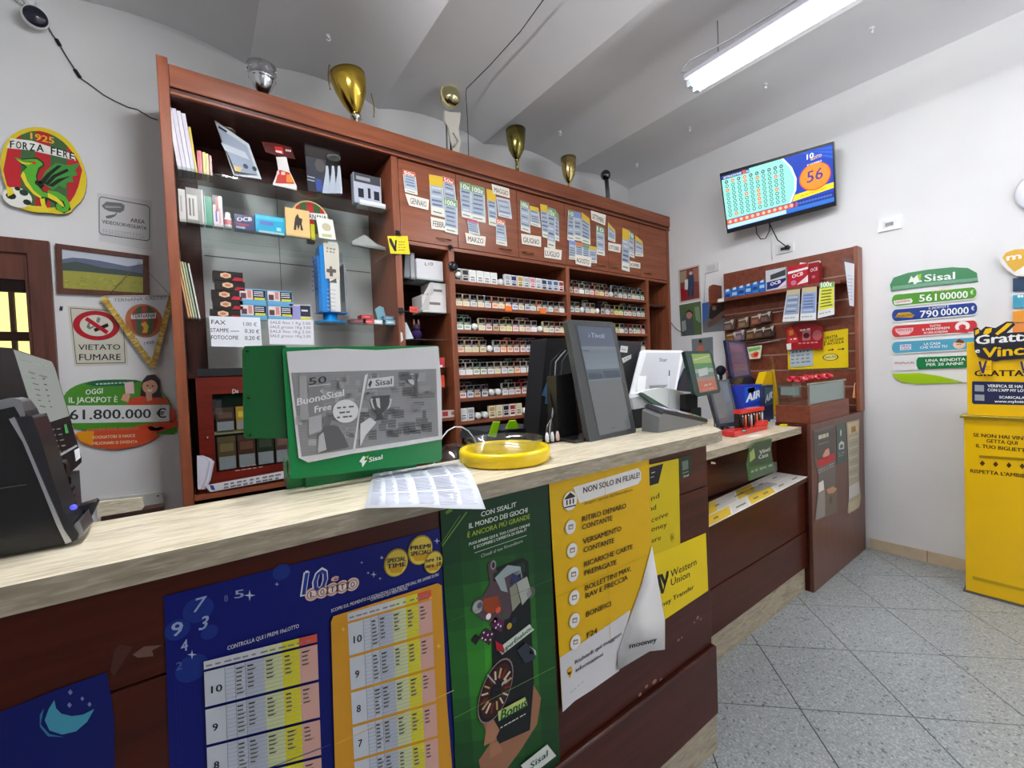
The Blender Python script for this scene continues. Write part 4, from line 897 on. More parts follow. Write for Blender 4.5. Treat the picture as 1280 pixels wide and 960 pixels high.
# card terminal lying on the counter
ct = thing('card_terminal', 'grey handheld card payment terminal lying on the right end of the counter', 'card reader', (1.55, .98, CZ))
dz = CZ+.0006-at(872, 530.5, 'y', .962).z
def tpart(pts, y, vec, nm, col):
    b = B(); b.slab([at(x, yy, 'y', y)+Vector((0, 0, dz)) for x, yy in pts], vec, 'gloss', col)
    n = len(pts)
    for i, v in enumerate(b.v): v.z = CZ+.0006 if pts[i % n][1] >= 527 else max(v.z, CZ+.0006)
    return b.build(nm, ct)
tpart([(823, 529), (824, 520), (830, 514.5), (882, 525.5), (885, 529), (872, 530.5), (849, 527.5), (842, 530)], .962, (0, .075, .022), 'terminal_body', (112, 114, 116))
tpart([(827, 515), (832, 511.2), (884, 522.5), (885, 526), (882, 526.4), (831, 515.6)], .961, (0, .077, .0225), 'terminal_top', (24, 24, 32))
A0, A1 = at(832, 511.2, 'y', .961)+Vector((0, 0, dz)), at(884, 522.5, 'y', .961)+Vector((0, 0, dz))
b = B()
for u0, u1, v0, v1, c in [(.06, .32, .15, .85, (196, 192, 220)), (.38, .66, .15, .5, (214, 212, 230)), (.38, .66, .55, .85, (200, 198, 226)), (.70, .8, .15, .85, (214, 120, 110)), (.83, .94, .15, .85, (90, 190, 120))]:
    f = lambda u, v: A0.lerp(A1, u)+Vector((0, .077*v, .0225*v+.0008)); b.quad(f(u0, v0), f(u1, v0), f(u1, v1), f(u0, v1), 'gloss', c)
b.build('keypad', ct)
b = B(); b.tube([at(836, 508, 'y', 1.01), at(836.5, 470, 'y', 1.01)], .0016, 'gloss', (200, 204, 208), 6); b.tube([at(836.5, 470, 'y', 1.01), at(836.8, 463, 'y', 1.01)], .0022, 'gloss', (50, 50, 54), 6); b.build('antenna', ct)
# customer display, green promo
cd_ = thing('customer_display', 'green-framed customer display with a lottery advert on a black post at the counter end', 'display', (1.75, 1.12, 1.0))
PC = P3(at(857, 439, 'y', 1.10), at(888, 440, 'y', 1.08), at(872, 494, 'y', 1.06))
b = B(); b.slab([PC.at(*a)-PC.n*.02 for a in [(856, 439), (886, 438), (890, 442), (901, 487), (899, 491), (873, 496), (869, 493)]], PC.n*.02, 'gloss', (28, 52, 46)); b.build('display_case', cd_, bevel=.003)
p = Print(PC, mat='dimscreen', start=2); 
def cq(v0, v1, c): f = lambda u, v: ((864+23*u)*(1-v)+(874.5+22.5*u)*v, (442.5-.5*u)*(1-v)+(491-4*u)*v); p.poly([f(0, v0), f(1, v0), f(1, v1), f(0, v1)], c)
for v0, v1, c in [(0, .12, (150, 190, 80)), (.12, .25, (170, 196, 110)), (.25, .4, (90, 150, 84)), (.4, .5, (170, 190, 170)), (.5, .62, (110, 140, 130)), (.62, .72, (176, 140, 120)), (.72, 1, (206, 110, 80))]: cq(v0, v1, c)
p.up(); p.poly([(872, 462), (884, 459), (885, 468), (874, 471)], (206, 214, 214)); p.line((867, 450), (886, 445), 1.5, (220, 224, 160)); p.bars((880, 483), (892, 480), 2, (232, 190, 170), 2); p.bars((879, 488), (893, 485), 1, (232, 190, 170), 4)
p.b.build('display', cd_)
side([(857, 493), (872, 492), (872, 515), (857, 512)], 1.13, 1.16, 'post', 'matte', (24, 24, 26), cd_)
b = B(); q = at(864, 513, 'y', 1.14); b.box(q.x-.03, q.x+.06, 1.125, 1.20, 1.0005, q.z+.01, 'matte', (24, 24, 26)); b.build('post_base', cd_)
b = B(); b.slab([at(x, y, 'y', 1.30) for x, y in [(858, 460), (864, 490), (846, 488)]], (0, .015, 0), 'gloss', (28, 34, 56)); b.build('rear_stay', cd_)
# wire basket, stapler-green things and clear dome on the desk behind the display
dome = thing('clear_dome', 'clear plastic dome lid with a white rim on the desk beside the green display', 'lid', (.75, 1.35, 1.0))
c = at(568, 560, 'y', 1.30); b = B(); b.lathe((c.x, 1.30, 1.002), [(.10, 0), (.10, .05), (.092, .10), (.065, .14), (.03, .16), (.001, .165)], 'plastic_film', (255, 255, 255), 32); b.build('dome', dome)
b = B(); b.tube([(c.x+.1*math.cos(a*.2617), 1.30+.1*math.sin(a*.2617), 1.08) for a in range(24)], .003, 'gloss', (226, 228, 230), 6, True); b.lathe((c.x, 1.3, 1.0005), [(.001, 0), (.11, 0), (.11, .006), (.001, .006)], 'gloss', (40, 40, 42), 24); b.build('rim', dome)
b = B(); b.tube([(c.x-.09*math.cos(a*.3), 1.30-.02, 1.08+.145*math.sin(a*.3)) for a in range(11)], .0025, 'gloss', (230, 232, 234), 6); b.build('handle', dome)
for i, (pts, l) in enumerate([([(610, 545), (616, 528), (625, 528), (624, 532), (620, 547)], 'left bright green folded card holder behind the coin tray'), ([(632, 536), (637, 526.5), (645, 526), (649, 533), (647, 536)], 'right bright green folded card holder behind the coin tray')]):
    b = B(); b.slab([at(x, y, 'y', 1.36) for x, y in pts], (.02, .03, 0), 'gloss', (150, 214, 20)); q = at((pts[0][0]+pts[2][0])/2, 540, 'y', 1.36); b.box(q.x-.01, q.x+.03, 1.362, 1.385, 1.0005, q.z+.004, 'matte', (24, 28, 60)); tag(b.build('card_holder'), l, 'holder', 'bright green card holders')
b = B(); b.slab([at(x, y, 'y', 1.40) for x, y in [(606, 553), (610, 540), (676, 533), (682, 545)]], (0, .2, 0), 'matte', (40, 42, 46)); b.box(.85, 1.2, 1.41, 1.59, 1.0005, 1.10, 'matte', (36, 38, 42)); tag(b.build('desk_printer'), 'low dark grey desk printer behind the coin tray', 'printer')
# ================================================================ THINGS ON THE LEFT BAYS OF THE CABINET
YI = 2.66
def vbox(name, xl, xr, yt, yb, label, cat, col, Y=YI, d=.05, z0=None, mat='gloss', group=None, prints=None, tilt=0, bev=0):
    """box whose front face fills pixel box (xl, yt)-(xr, yb) on the plane Y, standing at height z0"""
    a = at(xl, yb, 'y', Y); c = at(xr, yb, 'y', Y); xa, xb = sorted((a.x, c.x)); zt = at(xl, yt, 'y', Y).z; zb = z0 if z0 is not None else a.z
    if zb > zt-.004: zt = zb+.02
    b = B(); b.box(xa, xb, Y, Y+d, zb, zt, mat, col)
    w, h = xb-xa, zt-zb
    for k, (u0, v0, u1, v1, c) in enumerate(prints or []):
        y = Y-.0004-.0003*k; b.quad((xa+w*u0, y, zb+h*v0), (xa+w*u1, y, zb+h*v0), (xa+w*u1, y, zb+h*v1), (xa+w*u0, y, zb+h*v1), mat, c)
    if tilt:
        R = Matrix.Rotation(tilt, 4, 'Y'); c0 = Vector(((xa+xb)/2, 0, zb)); lo = 0
        for i, v in enumerate(b.v): q = v-c0; b.v[i] = R @ q + c0
        m = min(v.z for v in b.v)
        for v in b.v: v.z += zb-m
    return tag(b.build(name, bevel=bev), label, cat, group)
def btext(t, xl, xr, y, h, col, Y, bold=.03, parent=None):
    p = Print(PY(Y), start=6); p.text(t, (xl, y), (xr, y), h, col, bold); 
    o = p.b.build('lettering', parent); return o
GZ1, GZ2, GZ3 = 2.4575, 2.2035, 1.7325
# top glass shelf
for i, (xl, xr, yt) in enumerate([(217, 222.5, 136), (223, 228, 138), (228.5, 233.5, 141), (234, 239, 144)]):
    vbox('magazine', xl+5, xr+5, yt, 206, f'{ORD[i]} white magazine from the left, upright at the left of the top glass shelf', 'magazine', (222-8*(i % 2), 220-8*(i % 2), 226), 2.66, .10, GZ1, 'print', 'white magazines on the top glass shelf', tilt=-.10)
vbox('booklet', 243.5, 246.5, 160, 208, 'thin yellow booklet right of the white magazines', 'booklet', (206, 180, 50), 2.66, .08, GZ1, tilt=-.08)
for i, (xl, xr, c, nm) in enumerate([(247, 253, (176, 36, 44), 'red'), (254, 257.5, (214, 186, 60), 'yellow'), (258, 261, (222, 196, 70), 'pale yellow'), (262, 265, (150, 50, 50), 'dark red')]):
    vbox('card_box', xl, xr, 188+i*2, 208, f'small {nm} box standing in the row at the left of the top glass shelf', 'box', c, 2.66, .09, GZ1)
def leaning(name, pts, col, label, cat, prints, th=.003, mat='gloss'):
    q = [at(x, y, 'y', Y) for x, y, Y in pts]; pl = P3(q[0], q[1], q[2])
    b = B(); b.slab([v-pl.n*th for v in q], pl.n*th, mat, col); p = Print(pl, b, mat, 1); prints(p)
    return tag(b.build(name), label, cat)
def pr_(p):
    p.poly([(271, 158), (309, 183), (322, 219), (294, 214)], (150, 160, 176)); p.up(); p.poly([(273, 157), (284, 164), (283, 166), (273, 160)], (50, 50, 56)); p.poly([(276, 178), (306, 190), (312, 200), (281, 188)], (190, 196, 204))
    p.poly([(291, 206), (303, 210), (300, 215), (294, 214)], (206, 180, 130)); p.disc((307, 208), 3, (60, 76, 84), 10, .8); p.disc((318, 211), 3, (44, 58, 66), 10, .7)
leaning('leaning_brochure', [(268, 150, 2.70), (311, 180, 2.70), (327, 224, 2.65), (292, 219, 2.65)], (196, 202, 206), 'pale grey blue brochure leaning at an angle on the top glass shelf', 'brochure', pr_)
# red display stand
t = thing('advert_stand', 'small red and white advert stand with a curved top sign on the top glass shelf', 'stand', (.46, 2.68, GZ1))
p = P3(at(343, 232, 'y', 2.67), at(371, 239, 'y', 2.67), at(350, 190, 'y', 2.69))
def flat(name, pl, pts, col, parent, th=.003, mat='gloss', prints=None):
    q = [pl.at(*a) for a in pts]; b = B(); b.slab([v-pl.n*th for v in q], pl.n*th, mat, col); pp = Print(pl, b, mat, 1)
    if prints: prints(pp)
    return b.build(name, parent)
def pr_(q):
    q.poly([(344, 229), (349, 212), (362, 216), (368, 230)], (180, 50, 34)); q.up(); q.poly([(358, 218), (363, 218), (368, 228), (358, 228)], (220, 130, 50)); q.bars((346, 218), (357, 219), 4, (232, 190, 180), 2)
flat('stand_body', p, [(341, 230), (348, 212), (345, 196), (358, 196), (362, 214), (371, 233), (371, 238), (341, 231)], (222, 216, 212), t, prints=pr_)
def pr_(q): q.poly([(343, 183), (353, 184), (355, 193), (345, 191)], (180, 44, 34)); q.up(); q.poly([(344, 188), (352, 189), (353, 192), (345, 190)], (226, 214, 214)); q.bars((357, 189), (364, 190), 2.4, (220, 210, 206), 3)
flat('top_sign', p, [(327, 177), (345, 179), (364, 184), (369, 199), (345, 194), (332, 190)], (84, 26, 22), t, prints=pr_)
# acrylic holder with white bottle-shaped cards
t = thing('acrylic_holder', 'clear acrylic stand with white bottle cut-outs on the top glass shelf', 'leaflet holder', (.64, 2.68, GZ1))
p = PY(2.655)
flat('acrylic_sheet', p, [(380, 177), (424, 186), (427, 246), (385, 238)], (0, 0, 0), t, mat='acrylic', th=.002)
p = PY(2.67)
def pr_(q): q.up(); q.disc((400, 207), 8, (96, 84, 78), 14, .75); q.poly([(394, 223), (402, 225), (404, 240), (396, 239)], (50, 80, 170)); q.bars((384, 221), (396, 224), 1.6, (190, 190, 196), 1, 2, 4)
flat('dark_leaflet', p, [(382, 195), (407, 200), (410, 243), (385, 238)], (44, 44, 56), t, prints=pr_)
for k in range(3): x = 403+k*7.5; flat('bottle_cutout', PY(2.662-.002*k), [(x, 241), (x+4, 215), (x+4.5, 207), (x+7, 207.5), (x+8, 215), (x+10, 242)], (226, 230, 236), t)
t = vbox('device_box', 443, 477, 215, 252, 'box picturing three dark devices at the right of the top glass shelf', 'box', (176, 180, 196), 2.67, .05, GZ1+.012, prints=[(.02, .7, .98, 1, (66, 68, 74)), (.15, .2, .35, .5, (34, 36, 46)), (.5, .22, .6, .56, (40, 42, 52)), (.72, .2, .92, .5, (34, 36, 46)), (.1, .78, .6, .9, (150, 152, 158))])
vbox('white_tray', 450, 482, 249, 256, 'low white tray under the device box', 'tray', (226, 228, 234), 2.655, .08, GZ1) 
# second glass shelf
vbox('medicine_box', 224.5, 233, 236, 272, 'white box at the far left of the second glass shelf', 'box', (206, 204, 198), z0=GZ2, prints=[(.2, .3, .5, .8, (170, 168, 166))])
vbox('grey_box', 234, 255, 234, 273, 'grey box with a pale label on the second glass shelf', 'box', (150, 150, 146), z0=GZ2, prints=[(.05, .1, .65, .8, (206, 204, 198)), (.15, .2, .25, .7, (110, 108, 106)), (.35, .2, .45, .7, (130, 128, 126)), (.92, 0, 1, 1, (220, 222, 222))])
vbox('green_box', 256.5, 266, 245, 276, 'small green box on the second glass shelf', 'box', (70, 150, 118), z0=GZ2, prints=[(0, 0, .1, 1, (216, 226, 220))])
vbox('lighter_card', 267, 279, 244, 277, 'white and pink carton with dark top on the second glass shelf', 'box', (214, 204, 210), z0=GZ2, prints=[(0, .7, .6, 1, (60, 46, 54)), (.25, .15, .4, .5, (70, 80, 150)), (.6, .1, .8, .6, (200, 150, 150)), (.3, .5, .6, .95, (150, 70, 60))])
c = at(285.5, 281, 'y', YI); b = B(); b.lathe((c.x, YI+.02, GZ2), [(.001, 0), (.017, 0), (.018, .01), (.018, .05), (.014, .058), (.013, .06), (.013, .078), (.010, .083), (.001, .083)], 'gloss', (232, 230, 232), 18)
bt = tag(b.build('glue_bottle'), 'small white bottle with rounded cap on the second glass shelf', 'bottle'); b = B(); b.lathe((c.x, YI+.02, GZ2+.018), [(.0184, 0), (.0184, .026)], 'gloss', (206, 130, 134), 18); b.build('label', bt)
o = vbox('rolling_paper_box', 294, 319, 267, 290, 'dark blue rolling paper box lettered OCB on the second glass shelf', 'box', (38, 44, 96), z0=GZ2, prints=[(.1, .28, .7, .42, (150, 40, 60)), (.05, .08, .5, .2, (170, 170, 196))]); btext('OCB', 296, 315, 276.5, 5, (232, 232, 238), YI, .05, o)
vbox('cyan_box', 320, 357, 267, 294, 'bright cyan box on the second glass shelf', 'box', (30, 160, 196), z0=GZ2, prints=[(.05, .75, .95, .95, (70, 190, 216)), (.15, .45, .6, .65, (90, 110, 180)), (.1, 0, .95, .12, (196, 220, 228)), (.7, .2, .85, .4, (150, 214, 230))])
o = vbox('wooden_box', 358, 388, 259, 296, 'tan box printed with a dark figure group, in front of the round emblem', 'box', (222, 184, 122), z0=GZ2, Y=2.65, mat='print', d=.02)
p = Print(PY(2.65), start=3); p.poly([(369, 272), (372, 267), (374, 272), (378, 274), (377, 280), (379, 288), (376, 288), (375, 281), (373, 288), (371, 281), (370, 288), (367, 287), (368, 278)], (52, 36, 34)); p.b.build('figure_print', o)
# round emblem dish behind
c = at(388, 273, 'y', 2.72); b = B(); Rr = Matrix.Rotation(math.pi/2, 3, 'X'); rr = .10
b.lathe((c.x, 2.725, c.z), [(.001, 0), (rr, 0), (rr*1.02, .004), (rr, .008), (.001, .008)], 'gloss', (214, 190, 130), 30, Rr); b.box(c.x-.02, c.x+.02, 2.728, 2.76, GZ2, c.z, 'gloss', (60, 40, 30))
o = tag(b.build('club_emblem_plate'), 'round red and green club emblem plate standing behind the tan box', 'plate')
p = Print(PY(2.716), start=1); 
for k, cc in enumerate([(170, 40, 36), (60, 90, 50), (176, 44, 40), (60, 90, 50), (170, 40, 36)]):
    xs_ = [-1, -.6, -.2, .2, .6, 1]; u0, u1 = xs_[k], xs_[k+1]; pts = []
    for u in (u0, (u0+u1)/2, u1): pts.append((u, math.sqrt(max(0, 1-u*u))))
    pts += [(u, -v) for u, v in reversed(pts)]; b2 = [Vector((c.x+u*rr*.92, 2.7155, c.z+v*rr*.92)) for u, v in pts]
    b2 = [v for i, v in enumerate(b2) if i == 0 or (v-b2[i-1]).length > 1e-5]; p.b.add(b2, [tuple(range(len(b2)))], 'gloss', cc)
p.up(); p.up(); p.poly([(378, 265), (409, 268), (409, 276), (378, 273)], (226, 226, 226)); p.up(); p.text('TERNANA', (379, 272.5), (408, 275.5), 6, (30, 30, 30), .03); p.b.build('emblem_print', o)
vbox('yellow_card', 389, 394, 280, 298, 'yellow card edge beside the tan box', 'card', (196, 190, 40), z0=GZ2, Y=2.665, d=.01)
o = leaning('prayer_card', [(395, 271, 2.67), (416, 275, 2.67), (420, 300, 2.645), (399, 297, 2.645)], (226, 224, 216), 'white rounded card with a faint drawing leaning at the shelf edge', 'card', lambda q: (q.disc((408, 284), 5, (190, 184, 150), 12), q.poly([(402, 292), (414, 293), (415, 297), (403, 296)], (186, 190, 140))))
b = B(); c = at(458, 300, 'y', 2.68); b.slab([at(x, y, 'y', 2.68) for x, y in [(440, 299), (449, 294), (455, 291), (459, 293), (470, 302), (482, 307), (482, 311), (440, 303)]], (0, .03, 0), 'gloss', (150, 152, 150)); 
m = min(v.z for v in b.v)
for v in b.v: v.z += GZ2-m
tag(b.build('paper_clip_dish'), 'grey clear clip-shaped dish at the right of the second glass shelf', 'dish')
# third glass shelf
for i, (x, c) in enumerate([(233, (196, 150, 110)), (236, (206, 176, 120)), (239, (190, 196, 160)), (242, (160, 180, 150)), (246, (196, 206, 196))]):
    vbox('envelope', x+2.5, x+4.5, 326+i, 395, f'{ORD[i]} envelope from the left, leaning at the left end of the third glass shelf', 'envelope', c, 2.68, .14, GZ3, 'print', 'envelopes on the third glass shelf', tilt=-.12)
for i in range(5):
    xl = [268, 270, 265, 266, 262][i]; zz = GZ3+.049*(4-i); a = X(xl, 380, 2.65); w = .13
    b = B(); b.box(a, a+w, 2.65, 2.73, zz, zz+.0475, 'gloss', (44, 38, 36)); y = 2.6496
    b.quad((a+w*.62, y, zz+.002), (a+w, y, zz+.002), (a+w, y, zz+.018), (a+w*.72, y, zz+.02), 'gloss', (176, 40, 56))
    cx_, cz_ = a+w*.42, zz+.026; pts = [Vector((cx_+.026*math.cos(t*.5236)*(1 if t % 2 else .86), y-.0003, cz_+.015*math.sin(t*.5236)*(1 if t % 2 else .86))) for t in range(12)]
    b.add(pts, [tuple(range(12))], 'gloss', (222, 190, 150)); pts = [Vector((cx_+.014*math.cos(t*.785), y-.0006, cz_+.008*math.sin(t*.785))) for t in range(8)]; b.add(pts, [tuple(range(8))], 'gloss', (206, 120, 96))
    tag(b.build('filter_tip_box'), f'black and red filter tip box, {["topmost", "second from the top", "in the middle", "second from the bottom", "lowest"][i]} of the stack', 'box', 'black filter tip boxes on the third glass shelf')
k = 0
for r, c_ in [(1, 0), (1, 1), (0, 0), (0, 1)]:
    a = X(300, 385, 2.65)+c_*.128; zz = GZ3+r*.082; w, h = .122, .081
    b = B(); b.box(a, a+w, 2.65, 2.70, zz, zz+h, 'gloss', (96, 160, 196)); y = 2.6496
    def q(u0, v0, u1, v1, cc, l=0): b.quad((a+w*u0, y-l*.0003, zz+h*v0), (a+w*u1, y-l*.0003, zz+h*v0), (a+w*u1, y-l*.0003, zz+h*v1), (a+w*u0, y-l*.0003, zz+h*v1), 'gloss', cc)
    q(.02, .3, .5, .93, (216, 200, 200)); q(.5, .3, .98, .93, (30, 32, 52)); q(.55, .3, .95, .45, (206, 200, 60), 1); q(.05, .35, .25, .7, (90, 60, 66), 1); q(.3, .4, .45, .9, (196, 130, 120), 1)
    for v in (.55, .68, .8): q(.54, v, .9, v+.05, (214, 214, 220), 1)
    tag(b.build('tobacco_box'), f'light blue tobacco pouch box, {["upper left", "upper right", "lower left", "lower right"][k]} of the four stacked', 'box', 'light blue tobacco boxes on the third glass shelf'); k += 1
vbox('tobacco_box', 362.5, 389, 380, 398, 'smaller white and navy tobacco box right of the light blue stack', 'box', (196, 198, 210), z0=GZ3, Y=2.65, prints=[(.02, .1, .5, .9, (140, 140, 190)), (.5, .3, .98, .95, (30, 30, 50)), (.5, .05, .98, .25, (206, 200, 60)), (.55, .6, .85, .7, (214, 214, 220))])
# blue revolving tower
t = thing('card_tower', 'tall blue and white revolving card tower on the third glass shelf', 'display stand', (.72, 2.72, GZ3))
a0, a1 = X(392, 397, 2.68), X(437, 399, 2.68); cxx = (a0+a1)/2
b = B(); b.lathe((cxx, 2.72, GZ3+.0005), [(.001, 0), (.085, 0), (.085, .012), (.05, .016), (.04, .02), (.04, .06), (.001, .06)], 'gloss', (20, 130, 200), 28); b.build('tower_base', t)
zt = Z(392, 305, 2.66); b = B(); b.box(cxx-.07, cxx-.01, 2.665, 2.76, GZ3+.062, Z(388, 318, 2.66), 'gloss', (20, 110, 180)); b.box(cxx-.055, cxx-.02, 2.66, 2.75, GZ3+.062, zt, 'gloss', (16, 124, 196)); bp_ = b.build('blue_panel', t)
p = Print(PY(2.6645), start=2)
p.up(); p.bars((391, 330), (395, 331), 8, (12, 60, 120), 1, 1)
for y in range(322, 370, 6): p.bars((390, y), (401, y+1), 1.2, (10, 70, 140), 3)
p.b.build('fine_print', bp_)
b = B(); b.box(cxx-.008, cxx+.045, 2.655, 2.76, GZ3+.066, Z(411, 302, 2.655), 'print', (216, 216, 212)); wp = b.build('white_panel', t)
p = Print(PY(2.655), start=2)
p.poly([(404, 303), (423, 306), (425, 350), (407, 348)], (206, 200, 186)); p.up()
p.poly([(412, 333), (415, 333), (415, 336), (420, 337), (420, 341), (416, 341), (416, 346), (412, 345), (412, 341), (408, 340), (408, 336), (412, 336)], (90, 86, 80)); p.poly([(410, 353), (420, 348), (421, 354)], (90, 88, 84)); p.bars((408, 311), (420, 313), 2, (130, 126, 120), 3, 2, 4); p.bars((409, 362), (424, 364), .8, (170, 170, 172), 1, 6, 5, False)
p.b.build('panel_print', wp)
B().box(cxx+.05, cxx+.075, 2.67, 2.75, GZ3+.066, Z(430, 316, 2.66), 'acrylic').build('clear_pocket', t); B().box(cxx+.078, cxx+.09, 2.67, 2.76, GZ3+.066, Z(436, 330, 2.66), 'gloss', (120, 124, 128)).build('grey_panel', t)
B().box(cxx-.075, cxx+.092, 2.665, 2.765, GZ3+.0605, GZ3+.0655, 'gloss', (20, 130, 200)).build('tower_tray', t)
# small boxes at the right of shelf 3
for (xl, xr, yt, dz, c, l) in [(439, 458, 394, 0, (90, 40, 44), 'dark red cigarette box lying lowest left of the small stack beside the card tower'), (454, 467, 393, 0, (206, 70, 66), 'red box with white print lying at the shelf edge beside the card tower'), (452, 466, 386, .028, (170, 50, 52), 'dark red box lying on top of the red box'),
                               (468, 478, 394, 0, (214, 222, 222), 'white box between the red and the pale blue boxes'), (482, 494, 393, 0, (150, 190, 204), 'pale blue box lying at the right end of the third glass shelf'), (480, 493, 387, .027, (96, 130, 146), 'grey blue box lying on the pale blue box')]:
    a, c2_ = X(xl, 400, 2.65), X(xr, 400, 2.65); b = B(); b.box(a, c2_, 2.65, 2.73, GZ3+dz, GZ3+dz+.0265, 'gloss', c); b.quad((a+.2*(c2_-a), 2.6496, GZ3+dz+.01), (a+.8*(c2_-a), 2.6496, GZ3+dz+.01), (a+.8*(c2_-a), 2.6496, GZ3+dz+.017), (a+.2*(c2_-a), 2.6496, GZ3+dz+.017), 'gloss', [min(255, int(v*1.3)+30) for v in c]); tag(b.build('small_box'), l, 'box')
b = B(); b.slab([at(x, y, 'y', 2.70) for x, y in [(468, 376), (474, 372), (479, 374), (484, 395), (474, 396)]], (0, .012, 0), 'gloss', (110, 160, 176)); m = min(v.z for v in b.v)
for v in b.v: v.z += GZ3-m
tag(b.build('teal_pack'), 'pale teal rounded pack standing behind the small boxes', 'pack')
# price sheets hanging from the glass edge
PS = PY(2.612)
b, p = sheet('price_sheet', PS, [(261, 395), (325, 397), (327.5, 434), (264.5, 433)], (222, 224, 230), 'handwritten price sheet FAX STAMPE FOTOCOPIE hanging from the glass shelf', 'sign')
ink = (44, 44, 50)
p.text('FAX', (264, 405), (282, 406), 5.5, ink, .015); p.text('1.00 €', (304, 407), (321, 408), 4.6, ink, 0); p.text('STAMPE', (263, 415), (286, 415.5), 5, ink, .015); p.line((288, 414), (299, 414), .8, ink); p.text('0.30 €', (306, 416), (324, 417), 5, ink, .01)
p.text('FOTOCOPIE', (264, 424), (298, 424.5), 5, ink, .015); p.text('0.20 €', (306, 425), (325, 425), 5, ink, .01); done(b)
b, p = sheet('price_sheet', PS, [(335, 399), (391.5, 400), (392.5, 431), (337, 430)], (220, 220, 226), 'handwritten price sheet listing four kinds of SALE, hanging right of the fax prices', 'sign')
for k, t_ in enumerate(['SALE fino 1 Kg 3.00', 'SALE grosso 1Kg 3.00', 'SALE fino 1Kg 2.50', 'SALE grosso 1Kg 2.00']): p.text(t_, (337.5, 404.5+k*5.6), (388, 406+k*5.4), 3.6, (110, 96, 110), 0)
done(b)
# lower compartment: humidor and papers
vbox('flat_black_case', 247, 330, 461, 470, 'flat black case lying on top of the cigar cabinet', 'case', (32, 32, 34), 2.66, .2, 1.4405)
cg = thing('cigar_cabinet', 'red wood cigar cabinet with a glass door, on the lower shelf behind the green display', 'cabinet', (.2, 2.7, .86))
x0, x1 = X(249, 560, 2.64), X(249, 560, 2.64)+.47; z0, z1 = .885, 1.434
B().box(x0, x1, 2.66, 2.90, z0, z1, 'redwood').build('cabinet_body', cg); B().box(x0-.02, x1+.02, 2.625, 2.91, .8605, z0-.0005, 'redwood').build('cabinet_foot', cg)
for a in [(x0+.001, x0+.065, z0, z1), (x1-.05, x1, z0, z1), (x0+.065, x1-.05, z1-.085, z1), (x0+.065, x1-.05, z0, z0+.07)]: B().box(a[0], a[1], 2.635, 2.6595, a[2], a[3], 'redwood').build('door_frame', cg)
B().box(x0+.065, x1-.05, 2.658, 2.6595, z0+.07, z1-.085, 'matte', (24, 18, 20)).build('inside_panel', cg)
B().box(x0+.065, x1-.05, 2.646, 2.6575, 1.142, 1.158, 'gloss', (170, 166, 120)).build('inner_shelf', cg)
for r, zz in ((0, z0+.075), (1, 1.1585)):
    for i in range(4):
        a = x0+.075+i*.086; c = [[(110, 92, 60), (96, 66, 50), (60, 66, 48), (110, 80, 70)], [(90, 66, 56), (206, 160, 60), (90, 60, 40), (100, 84, 60)]][r][i]; b = B(); hh = .17 if r == 0 else .12
        b.box(a, a+.078, 2.640, 2.6575, zz, zz+hh, 'gloss', c); b.quad((a+.004, 2.6396, zz+.003), (a+.074, 2.6396, zz+.003), (a+.074, 2.6396, zz+hh*.4), (a+.004, 2.6396, zz+hh*.4), 'gloss', (170, 172, 168)); b.quad((a+.01, 2.6396, zz+hh*.55), (a+.068, 2.6396, zz+hh*.55), (a+.068, 2.6396, zz+hh*.8), (a+.01, 2.6396, zz+hh*.8), 'gloss', [min(255, int(v*1.35)) for v in c])
        tag(b.build('cigar_pack'), f'{["brown", "russet", "dark green", "pinkish"][i] if r == 0 else ["brown and white", "orange", "dark brown", "olive"][i]} cigar pack on the {["lower", "upper"][r]} shelf inside the cigar cabinet, {ORD[i]} from left', 'cigar pack', 'cigar packs behind the glass of the cigar cabinet')
b = B(); b.box(x0+.065, x1-.05, 2.6352, 2.637, z0+.07, z1-.085, 'acrylic'); b.build('door_glass', cg)
b = B(); b.ball((x0+.035, 2.630, 1.135), .007, 'metal', (200, 190, 170), 8); b.build('knob', cg)
p = Print(PY(2.6349), start=1); p.text('De', (290.5, 492), (298, 491), 5.5, (206, 196, 186), .02); p.bars((302, 584), (322, 581), 1, (196, 170, 160), 3); p.bars((294, 589), (331, 583.5), 1, (196, 170, 160), 5); p.b.build('lettering', cg)
b, p = sheet('newspaper_strip', PY(2.60), [(256, 607), (359, 588), (360, 597), (263, 615)], (206, 204, 206), 'folded printed papers sticking out under the cigar cabinet', 'paper', th=.004)
p.poly([(262, 606), (267, 607), (269, 613), (264, 612)], (60, 66, 150)); p.bars((280, 607), (352, 594), 2.4, (120, 116, 120), 9, 2, 4)
done(b)
b = B(); 
for k in range(4): b.slab([at(x+k*2.4, y, 'y', 2.60+.004*k) for x, y in [(246, 569), (256, 573), (261, 577), (256, 600), (250, 612), (247, 611)]], (0, .0015, 0), 'print', [(206, 204, 214), (180, 178, 190), (214, 212, 220), (190, 190, 200)][k])
tag(b.build('paper_bundle'), 'bundle of white folded papers tucked beside the left post of the cabinet', 'paper')
